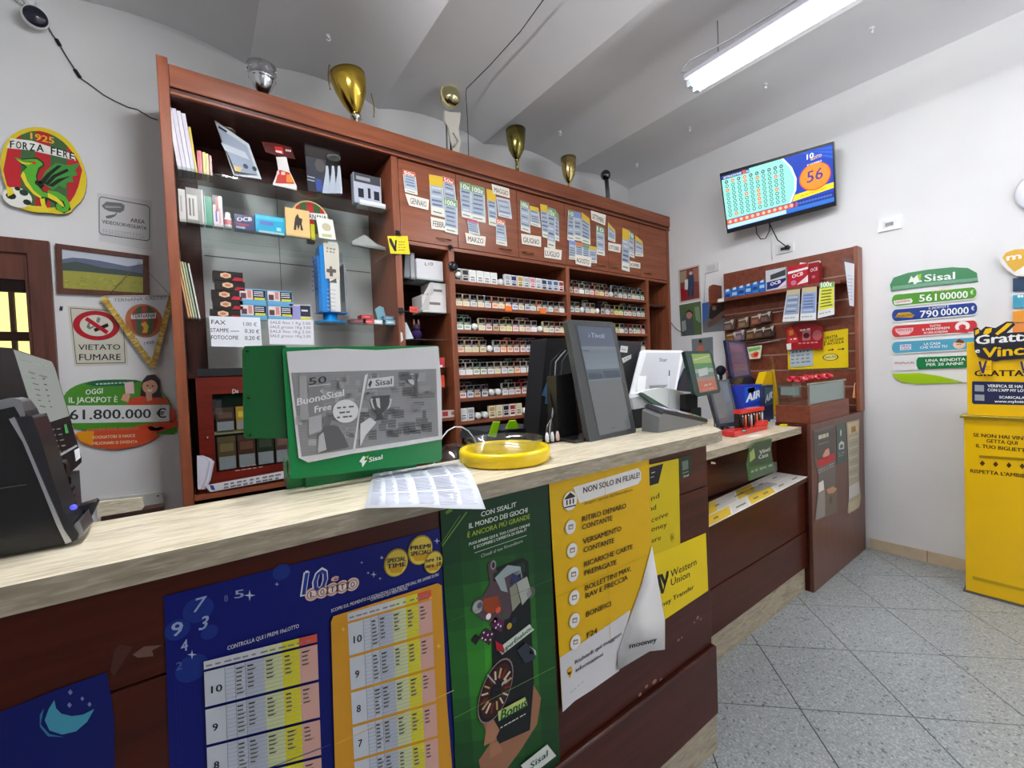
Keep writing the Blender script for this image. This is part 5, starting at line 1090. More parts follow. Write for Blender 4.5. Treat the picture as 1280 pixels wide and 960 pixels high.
# ---- narrow second bay
vbox('ring_binder', 505, 512, 314, 344, 'grey ring binder leaning at the left of the narrow bay', 'binder', (130, 134, 142), 2.68, .2, 2.0405, 'print', tilt=.1)
vbox('ring_binder', 514, 519, 316, 345, 'second pale binder beside the white box in the narrow bay', 'binder', (176, 178, 184), 2.68, .2, 2.0405, 'print')
o = vbox('white_carton', 521.5, 554, 323, 348, 'white carton marked L10 on the top shelf of the narrow bay', 'carton', (214, 214, 218), 2.66, .2, 2.0405, 'print'); btext('L10', 531, 541, 332, 4, (60, 60, 66), 2.66, .01, o)
o = vbox('white_carton', 528, 558, 368, 388, 'white carton with open flaps, lower of two in the narrow bay', 'carton', (218, 216, 214), 2.65, .16, 1.8225, 'print', prints=[(.3, .45, .75, .6, (120, 110, 110))])
vbox('white_carton', 538, 557.5, 353, 367, 'white carton, upper of two in the narrow bay', 'carton', (210, 210, 208), 2.66, .15, 1.8225+.118, 'print', prints=[(.2, .3, .75, .5, (120, 110, 110))])
for k, (pts, nm) in enumerate([([(526, 387), (534, 369), (538, 366), (536, 387)], 'lower'), ([(529, 369), (537, 354), (541, 352), (540, 366)], 'upper')]):
    b = B(); b.slab([at(x, y, 'y', 2.645) for x, y in pts], (0, .003, 0), 'print', (196, 194, 192)); tag(b.build('carton_flap'), f'loose folded flap left of the {nm} white carton', 'flap')
b, p = sheet('shelf_tag', PY(2.616), [(512, 383), (522, 384), (522.5, 391), (512, 390)], (232, 90, 70), 'small coral red price tag clipped under the narrow bay cartons', 'tag'); p.text('3,00', (513.5, 388.5), (521, 389), 3, (120, 30, 20), .01); done(b)
tt = thing('purple_figure', 'small dark purple bear-like figure beside a white card in the narrow bay', 'figure', (1.2, 2.68, 1.6405))
c = at(521, 420, 'y', 2.68); b = B(); b.ball((c.x, 2.68, 1.6755), .035, 'matte', (50, 30, 80), 12, (1, .8, 1)); b.build('figure_body', tt); b = B(); b.ball((c.x, 2.68, 1.722), .025, 'matte', (60, 44, 70), 12); b.build('figure_head', tt)
for sx in (-1, 1): b = B(); b.ball((c.x+sx*.016, 2.68, 1.755), .012, 'matte', (176, 130, 110), 8, (.6, .6, 1.9)); b.build('ear', tt)
b = B(); b.slab([at(x, y, 'y', 2.65) for x, y in [(505, 402), (508, 402), (517, 422), (506, 423)]], (0, .003, 0), 'print', (214, 220, 226)); m = min(v.z for v in b.v)
for v in b.v: v.z += 1.6405-m
tag(b.build('white_card'), 'white folded card leaning in the narrow bay beside the purple figure', 'card')
vbox('red_pack', 549, 556, 447, 459, 'red pack on the small glass shelf right of the green display', 'pack', (190, 40, 44), 2.64, .03, 1.4525, prints=[(0, 0, .6, .25, (226, 226, 226))])
vbox('orange_pack', 548, 556, 469, 483, 'orange red pack on the lowest small glass shelf', 'pack', (214, 70, 44), 2.64, .03, 1.3185)
vbox('flat_pack', 552, 572, 514, 520, 'flat red and white pack at the shelf edge right of the green display', 'pack', (206, 190, 186), 2.61, .06, 1.1125, prints=[(.05, .2, .4, .9, (170, 50, 50)), (.6, .3, .9, .8, (150, 110, 80))])
# yellow clipped tag and bulldog clips
b, p = sheet('yellow_card', PY(2.586), [(484, 295), (509.5, 295), (512.5, 318), (488, 317)], (222, 206, 30), 'yellow card held by a black clip at the corner of the first door', 'card')
p.poly([(486, 298), (489, 298), (495, 311), (496, 314), (493, 314), (487, 303)], (40, 30, 40)); p.poly([(494, 300), (496, 300), (495, 314), (493, 312)], (40, 30, 40)); p.bars((498, 303), (507, 303), 1, (130, 110, 20), 3, 4, 3.4); done(b)
def clip_(px, py, l, s=1.):
    c = at(px, py, 'y', 2.584); b = B(); b.slab([(c.x-.016*s, 2.572, c.z-.012*s), (c.x+.016*s, 2.572, c.z-.012*s), (c.x+.011*s, 2.582, c.z+.014*s), (c.x-.011*s, 2.582, c.z+.014*s)], (0, .012, 0), 'gloss', (26, 26, 28))
    b.tube([(c.x-.008*s, 2.574, c.z-.006), (c.x-.007*s, 2.566, c.z-.026*s), (c.x+.007*s, 2.566, c.z-.026*s), (c.x+.008*s, 2.574, c.z-.006)], .0015, 'metal', (120, 120, 124), 5); tag(b.build('bulldog_clip'), l, 'clip')
clip_(497, 291, 'black clip holding the yellow card'); clip_(563, 309, 'black clip on the rail below the second door'); clip_(501, 388, 'large black clip on the divider of the narrow bay', 1.2)
b, p = sheet('white_stick', PY(2.592), [(500.5, 415), (503, 416), (504, 425), (501, 428)], (226, 222, 214), 'white strip hanging under the black clip on the divider', 'strip'); done(b)
c = at(566, 333, 'y', 2.585); b = B(); b.lathe((c.x, 2.592, c.z), [(.001, .025), (.028, .025), (.032, .018), (.032, 0), (.001, 0)], 'gloss', (20, 20, 22), 18, Matrix.Rotation(math.pi/2, 3, 'X')); tag(b.build('webcam'), 'small round black webcam fixed to the divider left of the cigarette rack', 'camera')
c = at(572, 344, 'y', 2.60); b = B(); b.ball((c.x, 2.59, c.z), .022, 'gloss', (224, 222, 216), 12); tag(b.build('white_ball_mount'), 'small white round sensor beside the black webcam', 'sensor')
# ---- trophies standing on the cabinet roof
TZ = 2.801
def trophy_base(x, y, l, cat='trophy', name='trophy'): return thing(name, l, cat, (x, y, TZ))
def zz(px, py, y): return at(px, py, 'y', y).z
# silver bowl
y = 2.72; c = at(328, 100, 'y', y); zt, zb = zz(328, 83, y), zz(330, 118, y); t = trophy_base(c.x, y, 'small silver bowl trophy with embossed rim, leftmost on the cabinet', name='silver_bowl')
r = (at(346, 95, 'y', y).x-at(311, 90, 'y', y).x)/2; h = zt-zb
b = B(); b.lathe((c.x, y, zb), [(.3*r, 0), (.42*r, .04*h), (.72*r, .25*h), (.86*r, .42*h), (.9*r, .5*h), (1.0*r, .53*h), (.97*r, .57*h), (1.0*r, .7*h), (1.03*r, .86*h), (1.06*r, .98*h), (1.0*r, h), (.94*r, .86*h), (.8*r, .5*h), (.001, .2*h)], 'metal', (206, 206, 210), 28); b.build('bowl', t)
b = B(); b.lathe((c.x, y, TZ), [(.001, 0), (.7*r, 0), (.7*r, .03), (.35*r, .04), (.3*r, zb-TZ+.004), (.001, zb-TZ+.004)], 'metal', (120, 112, 100), 24); b.build('foot', t)
for k in range(14):
    a = k*math.tau/14; b = B(); b.ball((c.x+1.02*r*math.cos(a), y+1.02*r*math.sin(a), zb+.78*h), r*.09, 'metal', (190, 190, 194), 6); b.build('embossing', t)
# big gold cup
y = 2.72; c = at(444, 130, 'y', y); zt, zb = zz(444, 96, y), zz(446, 146, y); r = .105; h = zt-zb
t = trophy_base(c.x, y, 'large shiny gold cup trophy with a curved handle, second from left on the cabinet', name='gold_cup')
b = B(); b.lathe((c.x, y, zb), [(.14*r, 0), (.3*r, .08*h), (.62*r, .32*h), (.88*r, .6*h), (.99*r, .85*h), (1.0*r, h), (.96*r, h), (.85*r, .62*h), (.001, .2*h)], 'metal', (206, 172, 70), 32, Matrix.Rotation(-.16, 3, 'Y')); b.build('cup', t)
b = B(); b.lathe((c.x, y, TZ), [(.001, 0), (.045, 0), (.045, .02), (.02, .03), (.018, zb-TZ-.02), (.034, zb-TZ-.01), (.03, zb-TZ+.012), (.001, zb-TZ+.012)], 'metal', (210, 206, 190), 20); b.build('foot', t)
for sx in (-1, 1):
    b = B(); b.tube([(c.x+sx*r*(1.02+.1*math.sin(a*.6))-.16*h*.9, y, zb+h*(1.06-.12*a)) if sx < 0 else (c.x+r*(.98+.14*math.sin(a*.5))-.0*h, y, zb+h*(.72-.12*a)) for a in range(6)], .004, 'metal', (200, 180, 120), 6); b.build('handle', t)
# ball trophy on a figure shaped column
y = 2.72; c = at(563, 122, 'y', y); zc = c.z; t = trophy_base(c.x, y, 'tall trophy with a silver-gold ball on a white winged column, third from left', name='ball_trophy')
b = B(); b.ball((c.x, y, zc), .072, 'metal', (214, 204, 160), 24); b.build('ball', t); b = B(); b.tube([(c.x+.074*math.cos(k*.2618)*.9-.01, y-.01, zc+.074*math.sin(k*.2618)+.004) for k in range(5, 22)], .006, 'gloss', (206, 190, 150), 8); b.build('ball_ring', t)
zl = zz(565, 186, y)
b = B(); b.slab([at(x, yy, 'y', y-.012) for x, yy in [(556, 138), (562, 140), (576, 141), (575, 152), (573, 165), (576, 178), (573, 192), (567, 191), (564, 178), (561, 160), (556, 150)]], (0, .024, 0), 'gloss', (206, 202, 190)); b.build('winged_column', t, bevel=.006)
b = B(); b.tube([at(566, 166, 'y', y-.02), at(572, 176, 'y', y-.026), at(566, 184, 'y', y-.02)], .004, 'metal', (190, 190, 186)); b.build('wing_scroll', t)
for dx, cc in ((558, (190, 188, 180)), (563, (40, 40, 42))): b = B(); b.tube([at(dx, 156, 'y', y), (at(dx, 186, 'y', y).x, y, TZ+.03)], .006, 'metal', cc, 8); b.build('rod', t)
b = B(); b.box(c.x-.05, c.x+.08, y-.04, y+.04, TZ, TZ+.032, 'gloss', (60, 56, 54)); b.build('plinth', t)
# goblets
def goblet(px, pt, pm, pb, rpx, col, l, nm, y=2.70):
    c = at(px, pm, 'y', y); zt, zm = zz(px, pt, y), zz(px, pm, y); r = (at(px+rpx, pm, 'y', y).x-c.x)*.78; h = zt-zm; t = trophy_base(c.x, y, l, name=nm)
    b = B(); b.lathe((c.x, y, zm), [(.16*r, 0), (.4*r, .1*h), (.8*r, .35*h), (.98*r, .7*h), (1.04*r, h), (.98*r, h), (.9*r, .7*h), (.001, .15*h)], 'metal', col, 26); b.build('cup', t)
    b = B(); b.lathe((c.x, y, TZ), [(.001, 0), (.6*r, 0), (.6*r, .02), (.4*r, .05), (.2*r, (zm-TZ)*.6), (.15*r, zm-TZ-.01), (.26*r, zm-TZ-.004), (.16*r, zm-TZ+.004), (.001, zm-TZ+.004)], 'metal', col, 20); b.build('stem', t)
goblet(646, 163, 200, 216, 12, (132, 122, 66), 'dark bronze goblet trophy in the middle of the row on the cabinet', 'bronze_goblet')
goblet(711.5, 198, 230, 236, 8.5, (190, 168, 110), 'slim pale gold goblet trophy, second from the right on the cabinet', 'gold_goblet')
y = 2.75; c = at(757, 219, 'y', y); t = trophy_base(c.x, y, 'thin grey rod trophy topped by a small dark ball, rightmost on the cabinet', name='rod_trophy')
b = B(); b.ball((c.x, y, c.z), .047, 'metal', (96, 98, 102), 16); b.build('ball', t); b = B(); b.tube([(c.x+.01, y, c.z-.04), (c.x+.04, y, TZ)], .02, 'brushed', (140, 144, 148), 10); b.build('rod', t)
# cable from the ceiling down past the ball trophy
pts = [at(682, -4, 'z', ZT+.035), at(650, 40, 'z', ZT+.04), at(612, 82, 'z', ZT+.04), at(583, 111, 'z', ZT+.02)]; e = pts[-1]
b = B(); b.tube(pts + [(e.x, e.y+.01, e.z-.03), (e.x+.005, e.y+.01, e.z-.25), (e.x, e.y+.01, 2.803)], .003, 'matte', (60, 60, 62), 6); tag(b.build('ceiling_cable'), 'thin dark cable running across the ceiling and down behind the ball trophy', 'cable')
# ================================================================ ON THE BACK WALL, LEFT
PWL = PY(YB)
# camera
t = thing('security_camera', 'small white dome security camera with black lens at the top left', 'camera', at(42, 20, 'y', YB-.01))
c = at(44, 22, 'y', YB-.06); Rc = Matrix.Rotation(math.radians(105), 3, 'X') @ Matrix.Rotation(.25, 3, 'Y')
b = B(); b.lathe(c, [(.001, -.05), (.035, -.05), (.045, -.02), (.048, .0), (.046, .018), (.040, .022)], 'gloss', (226, 226, 228), 24, Rc); b.build('housing', t)
b = B(); b.lathe(c, [(.043, .019), (.041, .024), (.03, .03), (.001, .033)], 'gloss', (26, 26, 44), 24, Rc); b.build('lens', t)
q = at(30, 2, 'y', YB-.01); b = B(); b.tube([(c.x-.005, c.y+.02, c.z+.02), (q.x, YB-.02, q.z+.02)], .012, 'matte', (220, 220, 222), 10); b.lathe((q.x, YB-.022, q.z+.02), [(.001, .02), (.04, .02), (.04, 0), (.001, 0)], 'matte', (222, 222, 224), 18, Matrix.Rotation(-math.pi/2, 3, 'X')); b.build('mount', t)
P_ = lambda x, y: at(x, y, 'y', YB-.006)
b = B(); b.tube([P_(a, c) for a, c in [(56, 26), (66, 44), (71, 50), (77, 60), (84, 72), (92, 84), (98, 96), (110, 104), (130, 119), (145, 127), (160, 134), (172, 137), (188, 147), (197, 150)]], .0028, 'matte', (70, 70, 72), 6)
cb = tag(b.build('camera_cable'), 'thin dark cable dropping from the camera across the wall to the cabinet', 'cable')
for a, d in [((70.5, 49), (75, 57)), ((93.5, 87), (100, 97))]: b = B(); b.tube([P_(*a), P_(*d)], .008, 'matte', (40, 40, 44), 8); b.build('cable_joint', cb)
# round club emblem
em = thing('dragon_club_emblem', 'round painted club emblem with a green dragon and FORZA FERE, high on the left wall', 'emblem', at(53, 213, 'y', YB-.01))
outl = []
cx, cy = 53, 213
EO = [(12, 245), (4, 225), (0, 205), (3, 185), (12, 170), (28, 161), (48, 158), (68, 163), (86, 175), (97, 190), (103, 203), (108, 218), (108, 235), (103, 250), (92, 260), (88, 266), (75, 268), (62, 266), (45, 266), (30, 262), (16, 256), (8, 248)]
EO = chaikin(EO); pe = PY(YB-.022); b = B(); q = [pe.at(*a) for a in EO]; b.slab(q, (0, .02, 0), 'gloss', (220, 196, 40), sidecol=(50, 60, 30)); b.build('emblem_board', em, bevel=0)
p = Print(pe, mat='gloss', start=2)
inn = [(6, 228), (4, 205), (8, 186), (20, 171), (44, 162), (66, 168), (84, 181), (97, 200), (103, 207), (101, 226), (92, 248), (84, 256), (66, 260), (44, 259), (22, 250), (12, 240)]
inn = chaikin(inn)
def strip_(xa, xb, col):
    ys = []
    def ylim(x):
        hi = []; n = len(inn)
        for i in range(n):
            (x0, y0), (x1, y1) = inn[i], inn[(i+1) % n]
            if (x0-x)*(x1-x) <= 0 and x0 != x1: hi.append(y0+(y1-y0)*(x-x0)/(x1-x0))
        return (min(hi), max(hi)) if hi else (213, 213)
    for k in range(4):
        x0 = xa+(xb-xa)*k/4; x1 = xa+(xb-xa)*(k+1)/4; a, c = ylim(x0), ylim(x1); p.poly([(x0, a[0]), (x1, c[0]), (x1, c[1]), (x0, a[1])], col)
for xa, xb, col in [(4.2, 26, (186, 36, 46)), (26, 44, (66, 100, 60)), (44, 63, (176, 38, 44)), (63, 84, (66, 100, 60)), (84, 102.8, (180, 38, 46))]: strip_(xa, xb, col)
p.up(); p.text('1925', (38, 173.5), (68, 180), 8, (226, 176, 40), .04); p.poly([(14, 173), (40, 176), (70, 186), (92, 193), (95, 201), (70, 195), (38, 188), (8, 185)], (226, 226, 220)); p.up()
for s_, a, d in [('F', (12.5, 185), (18, 184.5)), ('O', (20, 185.5), (27, 186)), ('R', (28.5, 186.5), (35, 187.5)), ('Z', (37, 188), (44, 189)), ('A', (45.5, 189), (55, 190)), ('F', (63.5, 192.5), (69, 194)), ('E', (71, 194), (77, 195.5)), ('R', (79, 196), (85, 198)), ('E', (87, 198.5), (93, 200.5))]: p.text(s_, a, d, 9, (28, 34, 28), .04)
DG, LG, YE, BK = (28, 60, 30), (86, 170, 50), (226, 206, 50), (24, 34, 26)
p.l = 5
# dragon silhouette: dark outline then bright body, wing, tail
p.poly([(16, 195), (26, 199), (36, 198), (46, 197), (54, 202), (56, 207), (50, 212), (47, 220), (48, 232), (56, 240), (66, 240), (76, 244), (85, 252), (89, 262), (80, 267), (70, 262), (68, 254), (60, 250), (56, 262), (52, 262), (50, 250), (40, 240), (32, 226), (28, 214), (32, 209), (26, 205)], DG); p.up()
p.poly([(17, 196), (28, 200), (38, 199), (46, 199), (52, 203), (54, 206), (48, 210), (45, 220), (47, 232), (54, 240), (62, 242), (60, 247), (52, 246), (40, 236), (32, 222), (29, 214), (34, 209), (28, 204)], LG)
p.poly([(60, 238), (72, 240), (82, 246), (88, 256), (85, 264), (77, 266), (71, 262), (70, 256), (75, 252), (80, 256), (77, 261), (82, 259), (80, 252), (70, 247), (60, 246)], LG)
p.poly([(50, 228), (57, 214), (70, 204), (86, 207), (101, 204), (94, 213), (97, 219), (90, 221), (92, 228), (84, 228), (82, 236), (74, 232), (66, 238), (58, 232)], (64, 140, 60)); p.up()
p.poly([(29, 214), (26, 220), (32, 232), (42, 243), (52, 249), (52, 246), (42, 238), (34, 226), (31, 217)], YE); p.poly([(20, 199), (30, 203), (42, 204), (46, 202), (36, 206), (28, 205)], YE)
p.poly([(60, 241), (70, 246), (78, 253), (81, 260), (77, 257), (70, 252), (60, 247)], YE)
for a in [[(48, 229), (60, 216), (72, 207), (78, 207), (64, 219), (56, 230)], [(56, 230), (66, 219), (84, 211), (86, 214), (70, 222), (60, 232)], [(60, 232), (72, 224), (88, 220), (76, 227), (66, 234)], [(44, 226), (50, 226), (56, 232), (52, 236), (44, 230)]]: p.poly(a, BK)
p.disc((43, 204), 1.8, (206, 50, 40), 8); p.poly([(50, 249), (56, 248), (57, 256), (60, 262), (64, 266), (48, 264), (38, 260), (46, 258), (52, 258)], YE); p.poly([(8, 232), (16, 236), (18, 242), (10, 246)], YE)
p.l = 5; p.disc((22, 247), 12.5, (230, 230, 222), 20); p.up(); p.disc((14, 245), 4.5, (26, 34, 30), 8); p.disc((30, 241), 4, (40, 60, 40), 8); p.disc((34, 253), 3.6, (34, 44, 34), 8); p.disc((22, 236), 2.6, (34, 44, 34), 8)
p.poly([(34, 257), (50, 258), (66, 262), (60, 266), (40, 264)], YE)
p.b.build('emblem_painting', em)
# surveillance sign
b, p = sheet('surveillance_sign', PWL, [(121.5, 241), (190, 251), (191, 314), (124, 301)], (206, 206, 208), 'clear rectangular sign AREA VIDEOSORVEGLIATA with a camera drawing', 'sign', th=.002, mat='gloss')
lc = (84, 86, 90)
for a, d in [((126, 246), (184, 257)), ((187, 260), (187, 299)), ((184, 301), (127, 293)), ((124, 290), (124, 249)), ((124, 249), (126, 246)), ((184, 257), (187, 260)), ((187, 299), (184, 301)), ((127, 293), (124, 290))]: p.line(a, d, 1.1, lc)
p.poly([(127, 257), (133, 252), (152, 254), (156, 257), (155, 263), (150, 266), (136, 264), (130, 261)], (110, 112, 114)); p.up(); p.poly([(131, 257), (150, 258), (152, 260), (132, 260)], (160, 160, 162)); p.line((146, 266), (143, 270), 1.6, (110, 112, 114)); p.poly([(132, 270), (143, 268), (145, 270), (138, 273), (133, 273)], (110, 112, 114))
p.text('AREA', (163, 277.5), (181, 280), 5, (60, 62, 66), .03); p.text('VIDEOSORVEGLIATA', (127.5, 279), (183.5, 287.5), 4.4, (60, 62, 66), .03); p.bars((128, 287), (181, 294), .6, (120, 120, 124), 14, 3, 2.2)
done(b)
# landscape picture
fr = thing('landscape_picture', 'dark framed landscape picture of hills and a yellow field', 'picture', at(128, 368, 'y', YB-.01))
pl = PY(YB-.012)
pts_o = [(69, 304), (185.5, 319.5), (186.5, 371), (71.5, 366)]; pts_i = [(77, 311), (178.5, 324), (179, 366), (79, 360)]
for k in range(4):
    a, bb, c, d = pts_o[k], pts_o[(k+1) % 4], pts_i[(k+1) % 4], pts_i[k]; b = B(); b.slab([PY(YB-.018).at(*v) for v in (a, bb, c, d)], (0, .017, 0), 'doorwood'); b.build('frame_rail', fr)
b = B(); q = [pl.at(*v) for v in pts_i]; b.slab(q, (0, .005, 0), 'print', (186, 192, 204)); p = Print(pl, b, 'print', 1)
p.poly([(77.5, 324), (90, 322), (105, 323), (125, 326), (140, 329), (160, 333), (178.5, 330), (179, 347), (78, 338)], (92, 100, 124)); p.up(); p.poly([(78, 329), (95, 327), (110, 330), (130, 335), (150, 337), (178.7, 342), (179, 349), (78, 341)], (60, 74, 70)); p.up(); p.poly([(78, 338), (110, 340), (140, 343), (179, 346.5), (179, 366), (79, 360)], (150, 148, 62)); p.up()
for i in range(40): x = random.uniform(80, 176); y = random.uniform(344, 358)+(x-78)*.05; p.poly([(x, y), (x+4, y+.3), (x+3, y+1.3), (x, y+1)], random.choice([(120, 124, 50), (176, 166, 70), (134, 132, 60)]))
b.build('painting', fr)
# no smoking sign
b, p = sheet('no_smoking_sign', PWL, [(84, 382), (157, 387), (160, 456), (93, 458)], (206, 204, 188), 'cream no smoking sign reading VIETATO FUMARE with a crossed-out cigarette', 'sign', th=.004, mat='gloss')
for a, d in [((88, 385), (153.5, 389.5)), ((153.5, 389.5), (156.5, 453.5)), ((156.5, 453.5), (95.5, 454.5)), ((95.5, 454.5), (88, 385))]: p.line(a, d, 1, (96, 92, 84))
C_ = (121, 407); p.disc(C_, 18.5, (176, 26, 40), 32, 1.15); p.up(); p.disc(C_, 13.2, (214, 212, 198), 32, 1.15); p.up()
p.poly([(117, 411), (119, 415), (136, 408), (134.5, 404)], (26, 24, 26)); p.poly([(110, 404), (117, 402), (119, 408), (112, 412), (108, 409)], (110, 126, 110)); p.up(); p.poly([(112, 405), (116, 404), (117, 407), (113, 409)], (214, 212, 198)); p.poly([(122, 396), (126, 398), (124, 404), (120, 402)], (120, 126, 120)); p.up(); p.poly([(106, 400), (109, 396), (136, 414), (133, 418)], (176, 26, 40))
p.text('VIETATO', (98, 437.5), (150.5, 437), 7, (40, 38, 36), .01); p.text('FUMARE', (99, 450.5), (151, 450), 8, (40, 38, 36), .01)
done(b)
# pennant
pn = thing('club_pennant', 'white triangular club pennant with gold fringe and round crest, hung on a cord', 'pennant', at(180, 370, 'y', YB-.02))
pp = PY(YB-.026)
b = B(); q = [pp.at(*a) for a in [(128, 371), (214, 370), (212, 395), (196, 452), (192, 456), (176, 436), (150, 398)]]; b.slab(q, (0, .002, 0), 'print', (206, 206, 212)); b.build('cloth', pn)
b = B(); rnd = random.Random(5)
for side_ in ((127, 371, 190, 459), (216, 372, 193, 459)):
    for i in range(54):
        t_ = i/54; x = side_[0]+(side_[2]-side_[0])*t_; y = side_[1]+(side_[3]-side_[1])*t_; dx = (9 if side_[0] < 150 else -9); a = pp.at(x, y)+Vector((0, -.001, 0)); c_ = pp.at(x+dx*.6, y-2+rnd.uniform(-1, 1))+Vector((0, -.003*rnd.random()-.001, 0)); d_ = pp.at(x+dx*.6, y+2.2)+Vector((0, -.002, 0)); e_ = pp.at(x-(dx*.15), y+3.4)+Vector((0, -.004, 0))
        b.add([a, c_, d_, e_], [(0, 1, 2, 3)], 'gloss', rnd.choice([(196, 160, 60), (170, 134, 44), (220, 190, 100)]))
b.build('fringe', pn)
b = B(); b.tube([pp.at(130, 370.5), pp.at(214, 369.5)], .004, 'gloss', (214, 210, 200), 8); b.build('top_rod', pn)
b = B(); b.tube([pp.at(134, 370), at(174, 328, 'y', YB-.024), pp.at(212, 368)], .0016, 'gloss', (150, 130, 96), 5); b.build('cord', pn)
p = Print(pp, start=2); p.text('TERNANA CALCIO', (142, 377.5), (208, 374), 4, (120, 116, 118), .02); p.disc((180.5, 401), 21, (176, 100, 60), 26, .86); p.up()
for k, cc in enumerate([(150, 56, 50), (60, 92, 56), (150, 56, 50), (60, 92, 56), (150, 56, 50)]):
    u0, u1 = -1+.4*k, -.6+.4*k; f = lambda u: math.sqrt(max(0, 1-u*u)); p.poly([(180.5+17*u0, 401-19*f(u0)), (180.5+17*(u0+u1)/2, 401-19*f((u0+u1)/2)), (180.5+17*u1, 401-19*f(u1)), (180.5+17*u1, 401+19*f(u1)), (180.5+17*(u0+u1)/2, 401+19*f((u0+u1)/2)), (180.5+17*u0, 401+19*f(u0))], cc)
p.up(); p.poly([(163.5, 393), (195, 391), (195, 398), (164, 399)], (214, 212, 212)); p.up(); p.text('TERNANA', (165, 398), (194, 396.5), 5, (40, 40, 40), .03); p.poly([(176, 405), (182, 402), (186, 408), (184, 416), (178, 416), (180, 410)], (206, 160, 50)); p.text('1925', (180, 431), (193, 429), 3.4, (110, 108, 110), .02)
p.b.build('crest', pn)
# jackpot sign
jk = thing('jackpot_sign', 'oval green and red jackpot sign with a smiling woman holding a ticket', 'sign', at(150, 520, 'y', YB-.01))
pj = PY(YB-.008)
def flatp(nm, pts, col, dz=0, mat='gloss', th=.004):
    pts = chaikin(pts) if len(pts) > 8 else pts; q = [pj.at(*a)+Vector((0, -dz, 0)) for a in pts]; b = B(); b.slab(q, (0, th, 0), mat, col); return b.build(nm, jk)
flatp('green_board', [(78, 498), (84, 488), (98, 480), (120, 475), (150, 474), (176, 475), (200, 488), (214, 503), (220, 525), (222, 543), (205, 543), (160, 541), (95, 540), (84, 520)], (70, 140, 36))
flatp('red_board', [(93, 541), (110, 538), (140, 535), (175, 536), (203, 542), (185, 554), (160, 560), (140, 562), (112, 558), (98, 551)], (206, 80, 44), .005)
p = Print(Plane((0, YB-.008, 0), (0, 1, 0)), mat='gloss', start=2)
p.poly([(105, 480), (120, 475.5), (150, 475), (176, 476), (160, 482), (120, 483)], (30, 90, 60)); p.up(); p.bars((120, 481), (158, 479), 1.6, (180, 200, 190), 8)
p.text('OGGI', (107, 493.5), (128.5, 491.5), 6.5, (232, 236, 226), .03); p.text('IL JACKPOT È', (86, 503.5), (147, 502.5), 7, (232, 236, 226), .03)
# woman
p.poly([(176, 488), (178, 476), (184, 469), (194, 468), (200, 475), (201, 490), (204, 500), (198, 505), (175, 500)], (44, 30, 28)); p.l += 1
p.poly([(158, 506), (164, 498), (176, 495), (192, 497), (207, 497), (212, 505), (158, 507)], (206, 70, 40)); p.up(); p.poly([(182, 492), (190, 492), (190, 500), (184, 502)], (206, 150, 120)); p.disc((187.5, 483.5), 9, (214, 160, 130), 18, .82); p.up()
p.poly([(180, 478), (184, 471), (192, 471), (196, 478), (190, 474.5)], (44, 30, 28)); p.disc((184.5, 482), .9, (50, 34, 34), 8, 1.4); p.disc((191, 482.5), .9, (50, 34, 34), 8, 1.4); p.poly([(183.5, 486.5), (191.5, 487), (189, 489.6), (185.5, 489.4)], (232, 226, 222)); p.line((187.6, 483), (187.2, 485.4), .7, (180, 120, 96))
p.poly([(155.5, 478), (167, 477), (168, 492), (157, 492)], (222, 190, 186)); p.poly([(151, 500), (154, 493), (160, 491), (163, 494), (160, 503)], (214, 160, 130))
p.l = 6; p.poly([(160, 541), (168, 533), (185, 530), (205, 527), (222, 525), (222, 532), (200, 540)], (206, 70, 44)); p.poly([(184, 534), (196, 531), (206, 535), (198, 539), (188, 538)], (214, 160, 130)); p.poly([(212, 507), (218, 512), (220, 528), (212, 528)], (206, 70, 44))
p.poly([(84, 507), (211, 506), (213, 508), (213, 525), (211, 527), (90, 529)], (214, 216, 214)); p.l += 1
p.text('61.800.000 €', (87, 524.5), (208, 522), 12.5, (48, 54, 58), .03)
p.l = 16; p.poly([(95, 541), (110, 538.5), (118, 539), (116, 557), (100, 551)], (226, 150, 30)); p.l += 1; p.text('ANONIMI OGGI, MILIONARI', (108, 539.5), (174, 537), 4, (206, 110, 90), .02); p.l += 1
p.text('SOGNATORI SI NASCE', (116, 548.5), (169, 546), 3.8, (240, 214, 180), .03); p.text('MILIONARI SI DIVENTA', (116, 556), (172, 553.5), 3.8, (240, 214, 180), .03)
p.b.build('sign_print', jk)
# white cover low on the wall
b = B(); q = [at(x, y, 'y', YB) for x, y in [(118, 624), (200, 615), (204, 617), (207, 660), (205, 690), (130, 690)]]; b.slab(q, (0, -.012, 0), 'gloss', (206, 208, 202)); b.tube([at(196, 620, 'y', YB-.014), at(199, 619.6, 'y', YB-.014)], .003, 'matte', (60, 60, 60), 6); tag(b.build('wall_cover', bevel=.004), 'cream plastic cover plate low on the wall beside the cabinet', 'cover plate')
b = B(); b.slab([at(x, y, 'y', 2.2) for x, y in [(122, 628), (178, 622), (180, 634), (176, 638), (180, 646), (122, 662)]], (0, .02, 0), 'travertine'); q = at(140, 640, 'y', 2.2); b.box(q.x-.03, q.x+.15, 2.19, 2.26, .0, q.z-.01, 'matte', (60, 40, 34)); tag(b.build('side_table'), 'pale stone-topped side table behind the counter at the left', 'table')
# two small marks and nails
b = B(); b.tube([at(77, 383, 'y', YB-.001), at(76, 388, 'y', YB-.001)], .006, 'matte', (60, 66, 96), 6); tag(b.build('wall_hook'), 'tiny dark blue hook left of the no smoking sign', 'hook')
# ================================================================ ON THE RIGHT WALL
def wq(px, py, dx=0.): return at(px, py, 'x', XR-dx)
